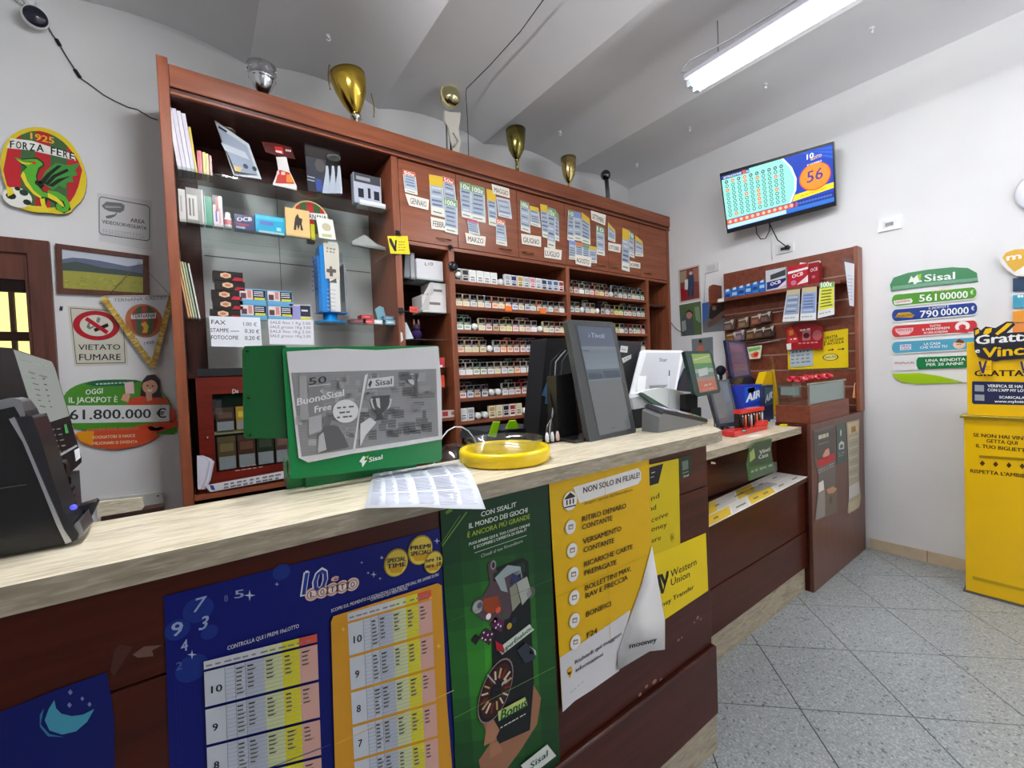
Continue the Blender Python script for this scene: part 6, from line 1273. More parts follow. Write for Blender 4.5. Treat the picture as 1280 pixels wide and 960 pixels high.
# television
TR_, BR_, BL_ = at(1042, 177, 'x', 3.76), at(1045, 257, 'x', 3.86), at(909, 292, 'x', 3.76)
PTV = P3(TR_, BR_, BL_); tv = thing('television', 'flat television on the right wall showing a lottery board and the number 56', 'television', wq(975, 240, .1))
q = [PTV.at(*a) for a in [(899.5, 217), (1042, 176.5), (1045, 257), (909, 292)]]; b = B(); b.slab([v-PTV.n*.045 for v in q], PTV.n*.045, 'gloss', (18, 18, 20)); b.build('television_case', tv, bevel=.003)
ctr = sum(q, Vector())/4; b = B(); w_ = Vector((XR-.002, ctr.y, ctr.z-.05)); b.tube([ctr-PTV.n*.046, w_], .03, 'matte', (40, 40, 42), 8); b.box(XR-.012, XR-.001, ctr.y-.12, ctr.y+.12, ctr.z-.15, ctr.z+.08, 'matte', (40, 40, 42)); b.build('wall_bracket', tv)
p = Print(PTV, mat='screen', start=2)
c0, c1, c2_, c3 = (901.5, 220.5), (1040.5, 180), (1043, 252), (910, 287)
def uvt(u, v): return (c0[0]*(1-u)*(1-v)+c1[0]*u*(1-v)+c2_[0]*u*v+c3[0]*(1-u)*v, c0[1]*(1-u)*(1-v)+c1[1]*u*(1-v)+c2_[1]*u*v+c3[1]*(1-u)*v)
def tvr(u0, v0, u1, v1, c): p.poly([uvt(u0, v0), uvt(u1, v0), uvt(u1, v1), uvt(u0, v1)], c)
tvr(0, 0, 1, 1, (14, 60, 176)); p.up()
arc = [(0, .03)]+[(0, .03)]; pts = [uvt(0, .04), uvt(.5, .01)]
for k in range(9): a = k/8; pts.append(uvt(.52+.12*math.sin(math.pi*(.12+.7*a)), .02+.78*a))
pts += [uvt(0, .86)]; 
p.poly([uvt(.0, .0), uvt(.56, 0), uvt(.63, .2), uvt(.665, .42), uvt(.655, .62), uvt(.60, .82), uvt(0, .82)], (226, 240, 236)); p.up(); p.poly([uvt(.0, .0), uvt(.54, 0), uvt(.612, .2), uvt(.645, .42), uvt(.635, .62), uvt(.58, .82), uvt(0, .82)], (148, 222, 208)); p.up()
tvr(0, 0, .25, .075, (20, 60, 130)); p.up(); p.text('ESTRAZIONE', uvt(.02, .06), uvt(.18, .06), 2.6, (232, 236, 240), .03); tvr(.19, .005, .215, .07, (226, 90, 60)); p.text('56', uvt(.22, .06), uvt(.245, .06), 2.6, (232, 236, 240), .03)
rnd = random.Random(11); hot = {(0, 2), (1, 0), (1, 8), (3, 0), (3, 1), (3, 4), (5, 1), (5, 4), (5, 5), (5, 6), (5, 7), (8, 2), (8, 5)}
for c in range(10):
    for r in range(9):
        x, y = uvt(.04+c*.055, .13+r*.077); p.disc((x, y), 2.3, (226, 120, 50) if (c, r) in hot else (24, 96, 104), 10, .95)
p.up()
for c in range(10):
    for r in range(9):
        x, y = uvt(.04+c*.055, .13+r*.077)
        if r and (c, r) not in hot: p.disc((x, y), 1.5, (148, 222, 208), 8, .95)
        else: p.disc((x, y), .8, (232, 236, 226), 8)
p.l -= 1
tvr(0, .83, .66, .915, (206, 90, 60)); tvr(.62, .82, 1, .92, (20, 44, 130)); tvr(0, .92, .55, .99, (180, 226, 226)); tvr(.55, .92, 1, .99, (40, 110, 200)); p.up()
for k in range(12): p.disc(uvt(.03+k*.052, .87), 2, (236, 190, 170), 10); p.disc(uvt(.66+k*.028, .87), 1.7, (60, 100, 190), 8)
p.poly([uvt(.64, .70), uvt(1, .66), uvt(1, .76), uvt(.61, .81)], (240, 214, 30)); p.text('SPECIAL TIME IN CORSO', uvt(.69, .765), uvt(.93, .735), 1.6, (120, 90, 20), .02)
for k in range(3): p.poly([uvt(.70+k*.03, .0), uvt(.74+k*.03, 0), uvt(1, .25-k*.08), uvt(1, .19-k*.08)], (30, 90, 206))
p.up(); p.text('10', uvt(.765, .145), uvt(.83, .135), 6.5, (226, 236, 240), .05); p.text('eLOTTO', uvt(.80, .18), uvt(.90, .165), 4, (236, 190, 110), .06); p.text('9° NUMERO', uvt(.765, .265), uvt(.90, .25), 2.4, (236, 240, 244), .03)
p.disc(uvt(.83, .475), 17.5, (214, 80, 30), 30, 1.02); p.up(); p.disc(uvt(.83, .47), 16.3, (244, 140, 40), 30, 1.02); p.up(); p.text('56', uvt(.755, .555), uvt(.905, .535), 14, (70, 50, 140), .02)
p.b.build('television_picture', tv)
b = B(); e0, e1 = PTV.at(945, 281), PTV.at(962, 276)
for pth in ([(945, 282), (946, 292), (951, 299), (957, 298), (962, 288), (962, 277)], [(961, 278), (966, 288), (972, 300), (980, 306), (984, 310)]): b.tube([at(x, y, 'x', 3.86+.07*i/len(pth)) for i, (x, y) in enumerate(pth)], .004, 'matte', (30, 30, 32), 6)
b.build('power_cable', tv)
# sockets
def socket(x0, x1, yt0, yt1, yb0, yb1, l, black=True):
    b = B(); q = [wq(x0, yt0), wq(x1, yt1), wq(x1, yb1), wq(x0, yb0)]; b.slab([v-Vector((.0005, 0, 0)) for v in q], (-.012, 0, 0), 'gloss', (214, 214, 214)); o = tag(b.build('wall_socket', bevel=.002), l, 'socket')
    b = B(); m = sum(q, Vector())/4; w = abs(q[0].y-q[1].y); h = q[0].z-q[3].z
    b.box(m.x-.0155, m.x-.012, m.y-w*.3, m.y+w*.3, m.z-h*.3, m.z+h*.3, 'gloss', (196, 196, 196)); b.build('socket_insert', o)
    if black: b = B(); b.box(m.x-.018, m.x-.0156, m.y-w*.18, m.y+w*.18, m.z-h*.18, m.z+h*.12, 'gloss', (50, 50, 52)); b.build('socket_slot', o)
socket(1098, 1127, 276, 269, 291, 285, 'white wall socket plate right of the television')
socket(970, 992, 307, 303, 319, 314, 'white wall socket under the television with its plug')
socket(882, 899, 332, 328, 342, 338, 'white wall switch above the wall photographs', False)
b = B(); c = wq(985, 309, .03); b.lathe(c, [(.001, .016), (.014, .016), (.016, -.014), (.001, -.014)], 'gloss', (34, 34, 36), 12, Matrix.Rotation(math.pi/2, 3, 'Y')); tag(b.build('television_plug'), 'black plug of the television in the socket below it', 'plug')
b = B(); b.tube([wq(882, 340, .004), wq(881, 360, .004), wq(880, 378, .004)], .003, 'matte', (190, 190, 190), 6); b.tube([wq(963, 290, .004), wq(965, 325, .004)], .003, 'matte', (196, 196, 196), 6); tag(b.build('surface_cable'), 'pale surface cable running down beside the wall switch', 'cable')
b = B(); b.tube([wq(838, 402, .004), wq(842, 408, .004), wq(848, 413, .004), wq(856, 417, .004)], .003, 'matte', (60, 60, 62), 6); tag(b.build('loose_cable'), 'short dark cable beside the cabinet end and the lowest photographs', 'cable')
# photographs
def photo(pts, col, label, fn):
    b, p = sheet('wall_photograph', PX(XR), pts, col, label, 'photograph', 'photographs pinned to the right wall', th=.0015, mat='gloss'); fn(p); done(b)
def f1(p):
    p.poly([(849.5, 338.5), (873, 332.5), (874.5, 372.5), (851, 377)], (120, 60, 52)); p.up(); p.poly([(850, 340), (858, 338), (858, 352), (850, 354)], (150, 130, 110)); p.poly([(866, 336), (873, 334), (873.5, 352), (866, 352)], (150, 96, 80)); p.poly([(851, 361), (858, 360), (858, 375), (852, 376)], (150, 30, 40)); p.up()
    p.disc((863.5, 341.5), 2.2, (200, 176, 160), 10); p.poly([(860, 344), (867, 343), (868, 356), (867, 371), (864, 371), (863.5, 358), (862, 371), (859.5, 371), (860, 356)], (44, 60, 84)); p.poly([(856, 350), (860, 349), (860, 362), (856, 362)], (214, 214, 214))
photo([(847.5, 337), (874.5, 330.5), (876, 374.5), (849.5, 379.5)], (196, 190, 184), 'wall photograph of a figure in blue before red drapes, uppermost left', f1)
def f2(p): p.poly([(852, 397), (858, 390), (866, 396), (868, 418), (854, 420)], (80, 88, 92)); p.up(); p.disc((861.5, 394), 4.6, (176, 130, 110), 12, .85); p.poly([(857, 391), (861, 387), (866, 390), (866, 393), (861, 390.5)], (44, 34, 30)); p.poly([(868, 384), (874, 383), (876, 404), (870, 400)], (120, 150, 110)); p.poly([(852, 402), (857, 400), (858, 412), (853, 415)], (150, 150, 150))
photo([(849, 381.5), (876, 376.5), (877.5, 418), (851.5, 420.5)], (84, 104, 72), 'wall photograph of a person outdoors in front of green leaves, lower left', f2)
def f3(p): p.poly([(878, 379), (888, 377), (884, 398), (878, 405)], (70, 110, 180)); p.poly([(888, 377), (909, 374), (910, 396), (894, 400), (886, 398)], (54, 50, 52)); p.up(); p.poly([(884, 404), (894, 396), (904, 388), (907, 392), (898, 402), (886, 410)], (120, 90, 80)); p.disc((893, 385), 3, (150, 120, 104), 10)
photo([(877.5, 379), (909, 374), (911, 413), (878.5, 416)], (110, 112, 116), 'wall photograph with blue sky and dark rocks, right of the leafy one', f3)
def f4(p): p.up(); p.disc((875.5, 428.5), 3, (150, 104, 84), 10); p.poly([(870, 440), (872, 433), (879, 432), (882, 440), (878, 446), (870, 446)], (190, 110, 90)); p.disc((875.5, 426.5), 2.2, (40, 30, 28), 10)
photo([(864.5, 424), (891, 421), (892, 452), (866, 454)], (120, 130, 136), 'wall photograph of a small person on grey ground, lowest of the four', f4)
# sisal jackpot boards
bd = [('top_board', [(1114, 364), (1112.5, 356), (1117, 347), (1135, 341), (1160, 337), (1190, 334), (1210, 335), (1221, 341), (1222.5, 352), (1160, 358)], (60, 130, 84))]
sg = thing('jackpot_board', 'stack of rounded lottery jackpot boards headed Sisal on the right wall', 'sign', wq(1168, 478, .01))
PJ = PX(XR-.008)
def board(nm, x0, x1, yt, yb, s0, col, th=.007):     # rounded bar, s0 = slope px per px
    pts = []; r = (yb-yt)/2; 
    yc = lambda x: (yt+yb)/2+s0*(x-x0)
    for k in range(7): a = math.pi/2+math.pi*k/6; pts.append((x0+r*.62+math.cos(a)*r*.62, yc(x0)-math.sin(a)*r))
    for k in range(7): a = -math.pi/2+math.pi*k/6; pts.append((x1-r*.62+math.cos(a)*r*.62, yc(x1)-math.sin(a)*r*.98))
    q = [PJ.at(*a) for a in pts]; b = B(); b.slab(q, (th, 0, 0), 'gloss', (222, 226, 222)); 
    p = Print(PJ, b, 'gloss', 1); cxm, = ((x0+x1)/2,); 
    p.poly([(cxm+(x-cxm)*.985, yc(x)+(y-yc(x))*.84) for x, y in pts], col); p.up(); return b, p
def fin(b, nm): return b.build(nm, sg)
b = B(); q = [PJ.at(*a) for a in bd[0][1]]; b.slab(q, (.007, 0, 0), 'gloss', bd[0][2]); p = Print(PJ, b, 'gloss', 2)
p.poly([(1135, 354), (1139, 345), (1142, 348), (1147, 343), (1149, 348), (1153, 352), (1147, 353), (1143, 356), (1141, 352)], (236, 240, 230)); p.poly([(1146, 344), (1152, 342), (1150, 352)], (150, 206, 40)); p.text('Sisal', (1155.5, 352), (1194, 348.5), 8.6, (238, 242, 238), .03)
p.poly([(1116, 358), (1160, 353), (1222, 347), (1222, 351), (1160, 357.5), (1114, 363)], (110, 160, 130)); b.build('header_board', sg)
W_ = (236, 240, 236)
b, p = board('', 1114, 1221.5, 367, 384, -.088, (80, 150, 40)); p.text('561', (1149, 377), (1171, 375.5), 8.5, W_, .03); p.text('00000', (1175, 374.5), (1210, 372), 8.5, W_, .03); p.text('€', (1213, 368), (1217, 367.6), 5, W_, .02); p.poly([(1117, 376), (1139, 373), (1141, 376), (1139, 379), (1118, 381)], (226, 226, 220)); p.up(); p.text('SuperEnalotto', (1119, 379), (1138, 376.5), 3, (190, 60, 50), .03); p.text('JACKPOT', (1165, 364.5), (1190, 362.5), 2.6, (240, 200, 160), .02); fin(b, 'green_board')
b, p = board('', 1114, 1222.5, 385.5, 403, -.080, (30, 60, 140)); p.text('790', (1150, 397), (1173, 395.5), 8.5, W_, .03); p.text('00000', (1176, 394.5), (1211, 392), 8.5, W_, .03); p.text('€', (1214, 388), (1218, 387.6), 5, W_, .02); p.poly([(1118, 397), (1123, 391), (1137, 390), (1143, 394), (1140, 397)], (190, 150, 40)); p.up(); p.text('EUROJACKPOT', (1119, 397), (1142, 395), 2.8, (60, 50, 40), .03); p.text('IL JACKPOT È', (1161, 386.5), (1186, 384.2), 2.4, W_, .02); fin(b, 'blue_board')
b, p = board('', 1114, 1222.5, 406, 423, -.066, (200, 50, 56)); p.poly([(1119, 411), (1142, 409.5), (1141, 414), (1136, 418), (1125, 419), (1120, 415)], (232, 190, 190)); p.up(); p.text('VINCITE', (1121, 414.5), (1140, 413.5), 2.8, (190, 40, 50), .03); p.text('TUTTO', (1162, 409), (1176, 408), 2.6, W_, .03); p.text('IL MONTEPREMI', (1153, 413.5), (1187, 411), 2.8, W_, .03); p.text('IN UNA SCHEDINA', (1155, 417.5), (1185, 415.3), 2.6, W_, .03)
p.disc((1203, 408), 6.5, (236, 226, 226), 18, 1); p.up(); p.disc((1203, 409), 3.6, (200, 50, 56), 14, .9); p.poly([(1197, 412), (1209, 411), (1210, 416), (1196, 416)], (200, 50, 56)); fin(b, 'red_board')
b, p = board('', 1114, 1222.5, 426, 443, -.052, (80, 160, 190)); p.poly([(1125, 431), (1139, 430), (1139, 437), (1125, 438)], (216, 226, 236)); p.up(); p.text('VINCI', (1126, 434), (1138, 433.5), 2.6, (60, 80, 160), .03); p.text('CASA', (1126.5, 437), (1137.5, 436.6), 2.4, (190, 60, 60), .03); p.text('LA CASA', (1155, 431.5), (1176, 430.3), 3, W_, .03); p.text('CHE VUOI TU', (1150, 436), (1184, 434.2), 3, W_, .03)
p.disc((1199, 430.5), 5.5, (226, 190, 160), 14); p.up(); p.poly([(1193, 428), (1199, 423.5), (1206, 427), (1204, 429)], (110, 60, 40)); p.bars((1196, 431), (1203, 430.6), 1, (90, 60, 50), 2); fin(b, 'light_blue_board')
b, p = board('', 1114, 1222.5, 446.5, 463.5, -.035, (226, 226, 226)); p.poly([(1148, 446.5), (1222, 444), (1222, 459), (1148, 462), (1145.5, 457), (1145.5, 450)], (20, 120, 66)); p.up(); p.text('WinForLife', (1118, 455.5), (1143, 454.5), 3, (150, 40, 60), .01); p.text('UNA RENDITA', (1157, 452.5), (1207, 450.5), 3.4, W_, .03); p.text('PER 20 ANNI!', (1158, 457.5), (1204, 455.8), 3.4, W_, .03); fin(b, 'white_and_green_board')
b = B(); q = [PJ.at(*a) for a in [(1115, 467), (1150, 465.5), (1222, 465), (1218, 472), (1208, 478), (1150, 480), (1128, 478), (1118, 472)]]; b.slab(q, (.007, 0, 0), 'gloss', (226, 228, 224)); p = Print(PJ, b, 'gloss', 2); p.poly([(1115, 467), (1150, 466), (1175, 470), (1205, 478), (1150, 480), (1128, 478), (1118, 472)], (160, 200, 20)); b.build('lime_board', sg)
# round mooney sign and colour tags below it
b = B(); pts = []
PM_ = PX(XR-.03)
q = [PM_.at(*a) for a in [(1249, 322), (1252, 315), (1262, 309.5), (1280, 307), (1300, 306), (1315, 312), (1318, 325), (1310, 340), (1290, 346), (1270, 345), (1259, 338), (1252, 330)]]; b.slab(q, (.028, 0, 0), 'gloss', (224, 222, 220), sidecol=(190, 186, 180)); p = Print(PM_, b, 'gloss', 2)
p.poly([(1253, 322), (1257, 316), (1268, 312), (1285, 311), (1295, 314), (1292, 322), (1278, 334), (1268, 340), (1260, 332)], (214, 168, 60)); p.up(); p.text('m', (1258, 326), (1277, 323), 8, (240, 234, 220), .04)
tag(b.build('round_service_sign'), 'white rounded sign with a golden heart shape at the right edge', 'sign')
for i, (yt, yb, c, nm) in enumerate([(347, 364, (40, 66, 96), 'navy'), (368, 385, (70, 160, 190), 'light blue'), (388, 403, (226, 150, 50), 'orange'), (404, 416, (226, 140, 70), 'dark orange')]):
    b = B(); q = [wq(1266+(i > 1)*0, yt+1, .012), wq(1300, yt-2, .012), wq(1300, yb-1, .012), wq(1266, yb, .012)]; b.slab(q, (.011, 0, 0), 'gloss', c); p = Print(PX(XR-.012), b, 'gloss', 2)
    if i == 1: p.bars((1272, 372), (1290, 371), 3, W_, 4)
    tag(b.build('service_tag', bevel=.003), f'{nm} rounded service tag under the golden heart sign, {ORD[i]} from the top', 'sign', 'service tags under the round sign')
# clock edge
b = B(); c = wq(1310, 235, .02); b.lathe(c, [(.001, .004), (.115, .004), (.125, 0), (.125, -.018), (.001, -.018)], 'gloss', (206, 206, 212), 36, Matrix.Rotation(math.pi/2, 3, 'Y') @ Matrix.Rotation(math.pi, 3, 'X')); tag(b.build('wall_clock'), 'pale round wall clock cut by the right edge of the view', 'clock')
# yellow scratch-card bin
bn = thing('scratch_card_bin', 'tall bright yellow scratch-card bin with printed header standing at the right edge', 'bin', (3.75, .1, 0))
YL = (230, 184, 0); x = 3.60; ya, yb = -.20, .472
def bb(nm, *a, mat='gloss', col=YL, bev=.002): return B().box(*a, mat, col).build(nm, bn, bevel=bev)
bb('bin_body', x, XR-.05, ya, yb, .012, 1.03); bb('bin_foot', x-.006, XR-.05, ya-.01, yb+.012, 0, .011, col=(90, 84, 70)); bb('bin_lid', x-.02, XR-.05, ya-.01, yb+.015, 1.031, 1.046, mat='brushed', col=(190, 170, 60))
PB_ = PX(x); bb('back_board', x+.02, x+.035, ya, yb-.012, 1.047, 1.47); PBB = PX(x+.02)
p = Print(PB_, mat='gloss', start=2); ob = (60, 44, 20)
p.text('SE NON HAI VINTO', (1216.5, 545.5), (1292, 551), 4.4, ob, .05); p.text('GETTA QUI', (1233, 553), (1272, 556), 4.4, ob, .05); p.text('IL TUO BIGLIETTO', (1220, 559), (1289, 566), 4.4, ob, .05); p.text('RISPETTA L\'AMBIENTE', (1213, 590.5), (1300, 599), 4.4, ob, .05)
for i in range(6): xx = 1228+i*16.6; yy = 579+i*1.2; Print(PB_, mat='gloss', start=2).poly([(xx-3.4, yy), (xx, yy-3.6), (xx+3.4, yy+.2), (xx, yy+3.8)], (70, 50, 20)).b.build('diamond_mark', bn)
p.b.build('bin_lettering', bn)
b = B(); b.slab([PX(x-.0004).at(*a) for a in [(1224, 569), (1300, 574), (1300, 577.5), (1224, 572)]], (-.002, 0, 0), 'gloss', (150, 118, 6)); b.build('slot', bn)
b = B(); b.slab([PX(x-.0004).at(*a) for a in [(1216, 720), (1300, 741), (1300, 744), (1216, 724)]], (-.003, 0, 0), 'gloss', (180, 150, 6)); b.build('ridge', bn)
p = Print(PBB, mat='gloss', start=2)
p.poly([(1215, 478), (1216, 476.5), (1300, 478), (1300, 507), (1217, 505), (1215, 503)], (36, 40, 76)); p.up(); 
p.text("VERIFICA SE HAI VINTO", (1234.5, 484), (1300, 485.5), 3.6, W_, .04); p.text("CON L'APP MY LOTTERIES", (1234.5, 489), (1300, 490.5), 3.4, W_, .04); p.text('SCARICALA SU', (1249, 498), (1290, 499), 3.2, W_, .04); p.text('www.mylotteries.it', (1243, 503), (1300, 504), 3.2, W_, .04)
p.poly([(1218.5, 481), (1230, 481.5), (1230, 489.5), (1218.5, 489)], (150, 156, 160)); p.poly([(1218.5, 493), (1230.5, 493.5), (1230.5, 501), (1218.5, 500.5)], (150, 156, 160))
p.l = 2; p.text('GRATTA', (1218, 470), (1280, 470), 7, (40, 34, 20), .06); 
p.b.build('board_lettering', bn)
# cut-out header letters
hd = B(); ph = PX(x+.008)
q = [ph.at(*a) for a in [(1217, 411), (1222, 409), (1226, 413), (1232, 408), (1244, 410), (1258, 402), (1266, 402), (1269, 406), (1258, 416), (1300, 414), (1300, 447), (1252, 450), (1244, 452), (1236, 450), (1222, 446), (1218, 436)]]; hd.slab(q, (.010, 0, 0), 'gloss', (34, 32, 44)); p = Print(ph, hd, 'gloss', 2)
for a in [[(1219, 419), (1219, 413), (1224, 411), (1224, 416)], [(1229, 417), (1232, 411), (1240, 410), (1239, 415), (1233, 419)], [(1244, 417), (1259, 404), (1266, 404), (1256, 413), (1247, 419)]]: p.poly(a, YL)
p.text('Gratta', (1219.5, 430.5), (1291, 425), 11, (236, 236, 232), .05); p.text('e', (1219, 441), (1225, 440.6), 6, (236, 236, 232), .05); p.text('Vinci', (1228, 447), (1286, 442.5), 12, YL, .05)
hd.build('header', bn)
for k, (xx, cc) in enumerate([(1228, YL), (1280, (222, 200, 60))]):
    b = B(); pk = PX(x-.004+.001*k); q = [pk.at(*a) for a in [(xx-4, 450), (xx+4, 453), (xx+11, 450), (xx+12, 468), (xx-2, 468)]]; b.slab(q, (.010, 0, 0), 'gloss', cc); p = Print(pk, b, 'gloss', 2); p.poly([(xx-2, 466), (xx+3, 452), (xx+6, 450), (xx+2, 467)], (60, 40, 90)); p.poly([(xx-5, 452), (xx-2, 451), (xx, 462), (xx-2, 464)], (60, 40, 90)); p.bars((xx+4, 459), (xx+11, 459.5), 1, (150, 100, 20), 3, 2, 3); b.build('ticket_pocket', bn)
# ================================================================ SLATWALL CABINET ON THE RIGHT
XS = 3.90
rc = thing('slatwall_cabinet', 'brown corner cabinet with a slatwall back fixed to the right wall', 'cabinet', (3.45, 1.5, 0))
def rp(nm, *a, mat='board_v', col=(0, 0, 0), bev=0): return B().box(*a, mat, col).build(nm, rc, bevel=bev)
YR = 1.02
rp('front_panel', 2.935, 3.905, YR, YR+.022, .0, 1.018, bev=.003); rp('side_panel', 2.936, 2.958, YR+.0225, 1.215, 0, 1.018, mat='board'); rp('carcass', 2.96, 3.94, YR+.024, 1.215, .005, 1.0, mat='matte', col=(60, 40, 34)) 
rp('worktop', 2.96, 3.90, YR+.024, 1.215, 1.001, 1.018, mat='board')
rp('display_plinth', 2.945, 3.62, YR+.005, 1.215, 1.019, 1.128, mat='slatwood', bev=.002)
rp('corner_post', 3.835, 3.944, 1.022, 1.045, 1.019, 2.205, mat='cherry_v', bev=.003)
# slats as separate boards with recessed grooves
def zline(py): return at(1064, py, 'x', XS).z
edges = [2.215, 2.015]+[zline(y) for y in (374, 396, 417.5, 439.5, 461.5, 484, 507, 530)]
for i in range(len(edges)-1):
    z1, z0 = edges[i], edges[i+1]
    rp('slat', XS, XS+.016, 1.046, 2.02, z0+.010, z1-.0005, mat='slatwood')
    if i: rp('groove_rail', XS-.001, XS+.0165, 1.046, 2.02, z1-.0004, z1+.0095, mat='matte', col=(150, 130, 116))
rp('slat', XS, XS+.016, 1.69, 2.02, .70, edges[-1]+.005, mat='slatwood')
rp('backing', XS+.017, XR-.002, 1.046, 2.02, .7, 2.215, mat='cherry_dark')
# upper shelf with end bracket
rp('upper_shelf', 3.76, XS-.0005, 1.10, 2.06, 1.953, 1.971, mat='slatwood', bev=.002); rp('shelf_lip', 3.745, 3.7595, 1.10, 2.06, 1.945, 1.974, mat='slatwood', bev=.002)
b = B(); b.slab([(3.745, 2.062, 1.93), (3.745, 2.062, 2.08), (3.76, 2.062, 2.105), (3.80, 2.062, 2.12), (3.944, 2.062, 2.12), (3.944, 2.062, 1.93)], (0, .018, 0), 'slatwood'); b.build('end_bracket', rc)
b = B(); b.slab([at(x, y, 'x', 3.744) for x, y in [(897, 374), (905, 372.5), (905, 377), (897, 378)]], (-.001, 0, 0), 'print', (220, 220, 216)); b.build('price_label', rc)
# glass display case
gc = thing('glass_showcase', 'low glass showcase with white insides standing on the corner cabinet', 'showcase', (3.2, 1.3, 1.129))
for a in [(2.955, 3.60, 1.04, 1.043), (2.955, 3.60, 1.207, 1.21), (2.955, 2.958, 1.0435, 1.2065), (3.597, 3.60, 1.0435, 1.2065)]: B().box(a[0], a[1], a[2], a[3], 1.1295, 1.262, 'glass').build('glass_pane', gc)
B().box(2.95, 3.605, 1.035, 1.214, 1.263, 1.269, 'glass').build('glass_top', gc); B().box(2.95, 3.605, 1.035, 1.04, 1.255, 1.2625, 'brushed', (190, 194, 196)).build('metal_edge', gc)
B().box(3.03, 3.595, 1.048, 1.055, 1.132, 1.25, 'print', (166, 172, 172)).build('white_card_insert', gc); B().box(2.962, 2.968, 1.09, 1.19, 1.19, 1.24, 'print', (150, 160, 158)).build('white_card_insert', gc)
b = B(); b.slab([at(x, y, 'y', 1.05) for x, y in [(1066.5, 497), (1069, 478.5), (1071.5, 478), (1070, 498)]], (0, .004, 0), 'print', (230, 160, 120)); tag(b.build('pink_card'), 'narrow peach card standing at the right of the glass showcase', 'card')
# leaflets taped on the front panel
PF = PY(YR-.0005)
def leaf(name, pts, col, label, fn, mat='poster'):
    b, p = sheet(name, PF, pts, col, label, 'leaflet', 'worn leaflets taped to the corner cabinet front', mat=mat, off=.0015); fn(p); done(b)
def g1(p):
    p.poly([(1017, 541), (1043, 534), (1044, 570), (1024, 577), (1019, 570)], (84, 78, 76)); p.up(); p.bars((1023, 549.5), (1038, 545), 5, (196, 190, 170), 3); p.bars((1023, 556), (1038, 551.5), .6, (170, 166, 160), 4)
    p.poly([(1021, 576), (1043, 566), (1044, 575), (1023, 585)], (176, 50, 54)); p.poly([(1028, 570), (1032, 562), (1036, 560), (1037, 568), (1030, 574)], (206, 150, 130)); p.bars((1023, 589), (1043, 579), 1.2, (170, 166, 160), 6, 2, 3)
    p.poly([(1032, 610), (1040, 605), (1046, 612), (1046, 640), (1030, 648)], (110, 96, 84)); p.up(); p.poly([(1033, 612), (1041, 608), (1046, 611), (1042, 616), (1035, 617)], (190, 140, 110)); p.disc((1038, 625), 5, (84, 70, 60), 10)
    p.poly([(1023, 604), (1029, 600), (1030, 612), (1023, 616)], (214, 210, 206)); p.poly([(1023, 616), (1031, 611), (1031, 645), (1019, 650)], (140, 132, 128))
leaf('cigar_leaflet', [(1016, 538), (1043, 530), (1045, 570), (1044, 600), (1047, 640), (1018, 652), (1022, 610), (1023, 596), (1018, 575)], (104, 96, 92), 'worn dark leaflet with a red band, left one on the corner cabinet front', g1)
def g2(p): p.disc((1051, 541), 4.4, (190, 196, 192), 12, .6); p.poly([(1048.5, 562), (1048.5, 555), (1051.5, 551), (1055, 553), (1055, 561)], (190, 196, 192)); p.up(); p.poly([(1050, 560.5), (1050, 556), (1053.5, 555), (1053.5, 559.6)], (78, 92, 88)); p.bars((1048, 568), (1056, 565), .8, (170, 176, 172), 2, 2, 3)
leaf('recycling_leaflet', [(1045, 532), (1057, 528), (1057.5, 576), (1046, 581)], (78, 92, 88), 'narrow dark green leaflet with white symbols, middle one on the corner cabinet front', g2)
def g3(p):
    p.poly([(1060, 530), (1073, 526), (1073, 539), (1061, 543)], (200, 180, 140)); p.up(); p.poly([(1064, 534), (1069, 532), (1070, 539), (1064, 541)], (150, 110, 70)); 
    for k in range(9): p.line((1061.5, 549+k*6), (1072.5, 545+k*6), 2, (150, 148, 140) if k % 2 else (186, 184, 160))
    p.poly([(1061, 608), (1073.5, 602), (1074, 617), (1061, 624)], (196, 192, 188)); p.poly([(1061, 629), (1074, 622), (1075, 630), (1068, 638), (1061, 639)], (190, 176, 140))
leaf('tall_paper_strip', [(1058, 528), (1074, 524), (1073.5, 545), (1073.5, 600), (1076, 622), (1074, 634), (1061, 642), (1059, 640), (1061, 620), (1060, 570)], (168, 160, 140), 'tall wavy cream paper strip, right one on the corner cabinet front', g3)
# goods on the slatwall shelf
def xb(name, yl, yr, yt, ybt, label, cat, col, X_=3.78, d=.06, z0=1.9715, mat='gloss', group=None, fn=None, bev=0):
    a, c = at(yl, ybt, 'x', X_), at(yr, ybt, 'x', X_); zt = at((yl+yr)/2, yt, 'x', X_).z; zb = z0 if z0 is not None else (a.z+c.z)/2
    b = B(); b.box(X_, X_+d, min(a.y, c.y), max(a.y, c.y), zb, zt, mat, col); p = Print(PX(X_), b, mat, 2)
    if fn: fn(p)
    return tag(b.build(name, bevel=bev), label, cat, group)
for i in range(6):
    x0 = 905.5+i*8.6
    def f(p, i=i, x0=x0): y = 373-i*2.3; p.poly([(x0+1, y-5), (x0+7, y-6), (x0+7, y-2), (x0+1, y-1)], (150, 190, 220) if i % 2 else (30, 60, 140)); p.up(); p.poly([(x0+2, y-11+i*.2), (x0+6, y-12), (x0+6, y-9), (x0+2, y-8)], (190, 214, 232))
    xb('filter_bag', x0, x0+8.2, 362-i*2.3, 374-i*2.2, f'blue filter bag, {ORD[i]} from the left on the slatwall shelf', 'bag', [(50, 120, 190), (40, 100, 180)][i % 2], group='blue filter bags on the slatwall shelf', fn=f, bev=.004)
t = xb('filter_dispenser', 957.5, 983, 336, 362, 'white and navy OCB filter dispenser box on the slatwall shelf', 'box', (190, 194, 198), fn=None)
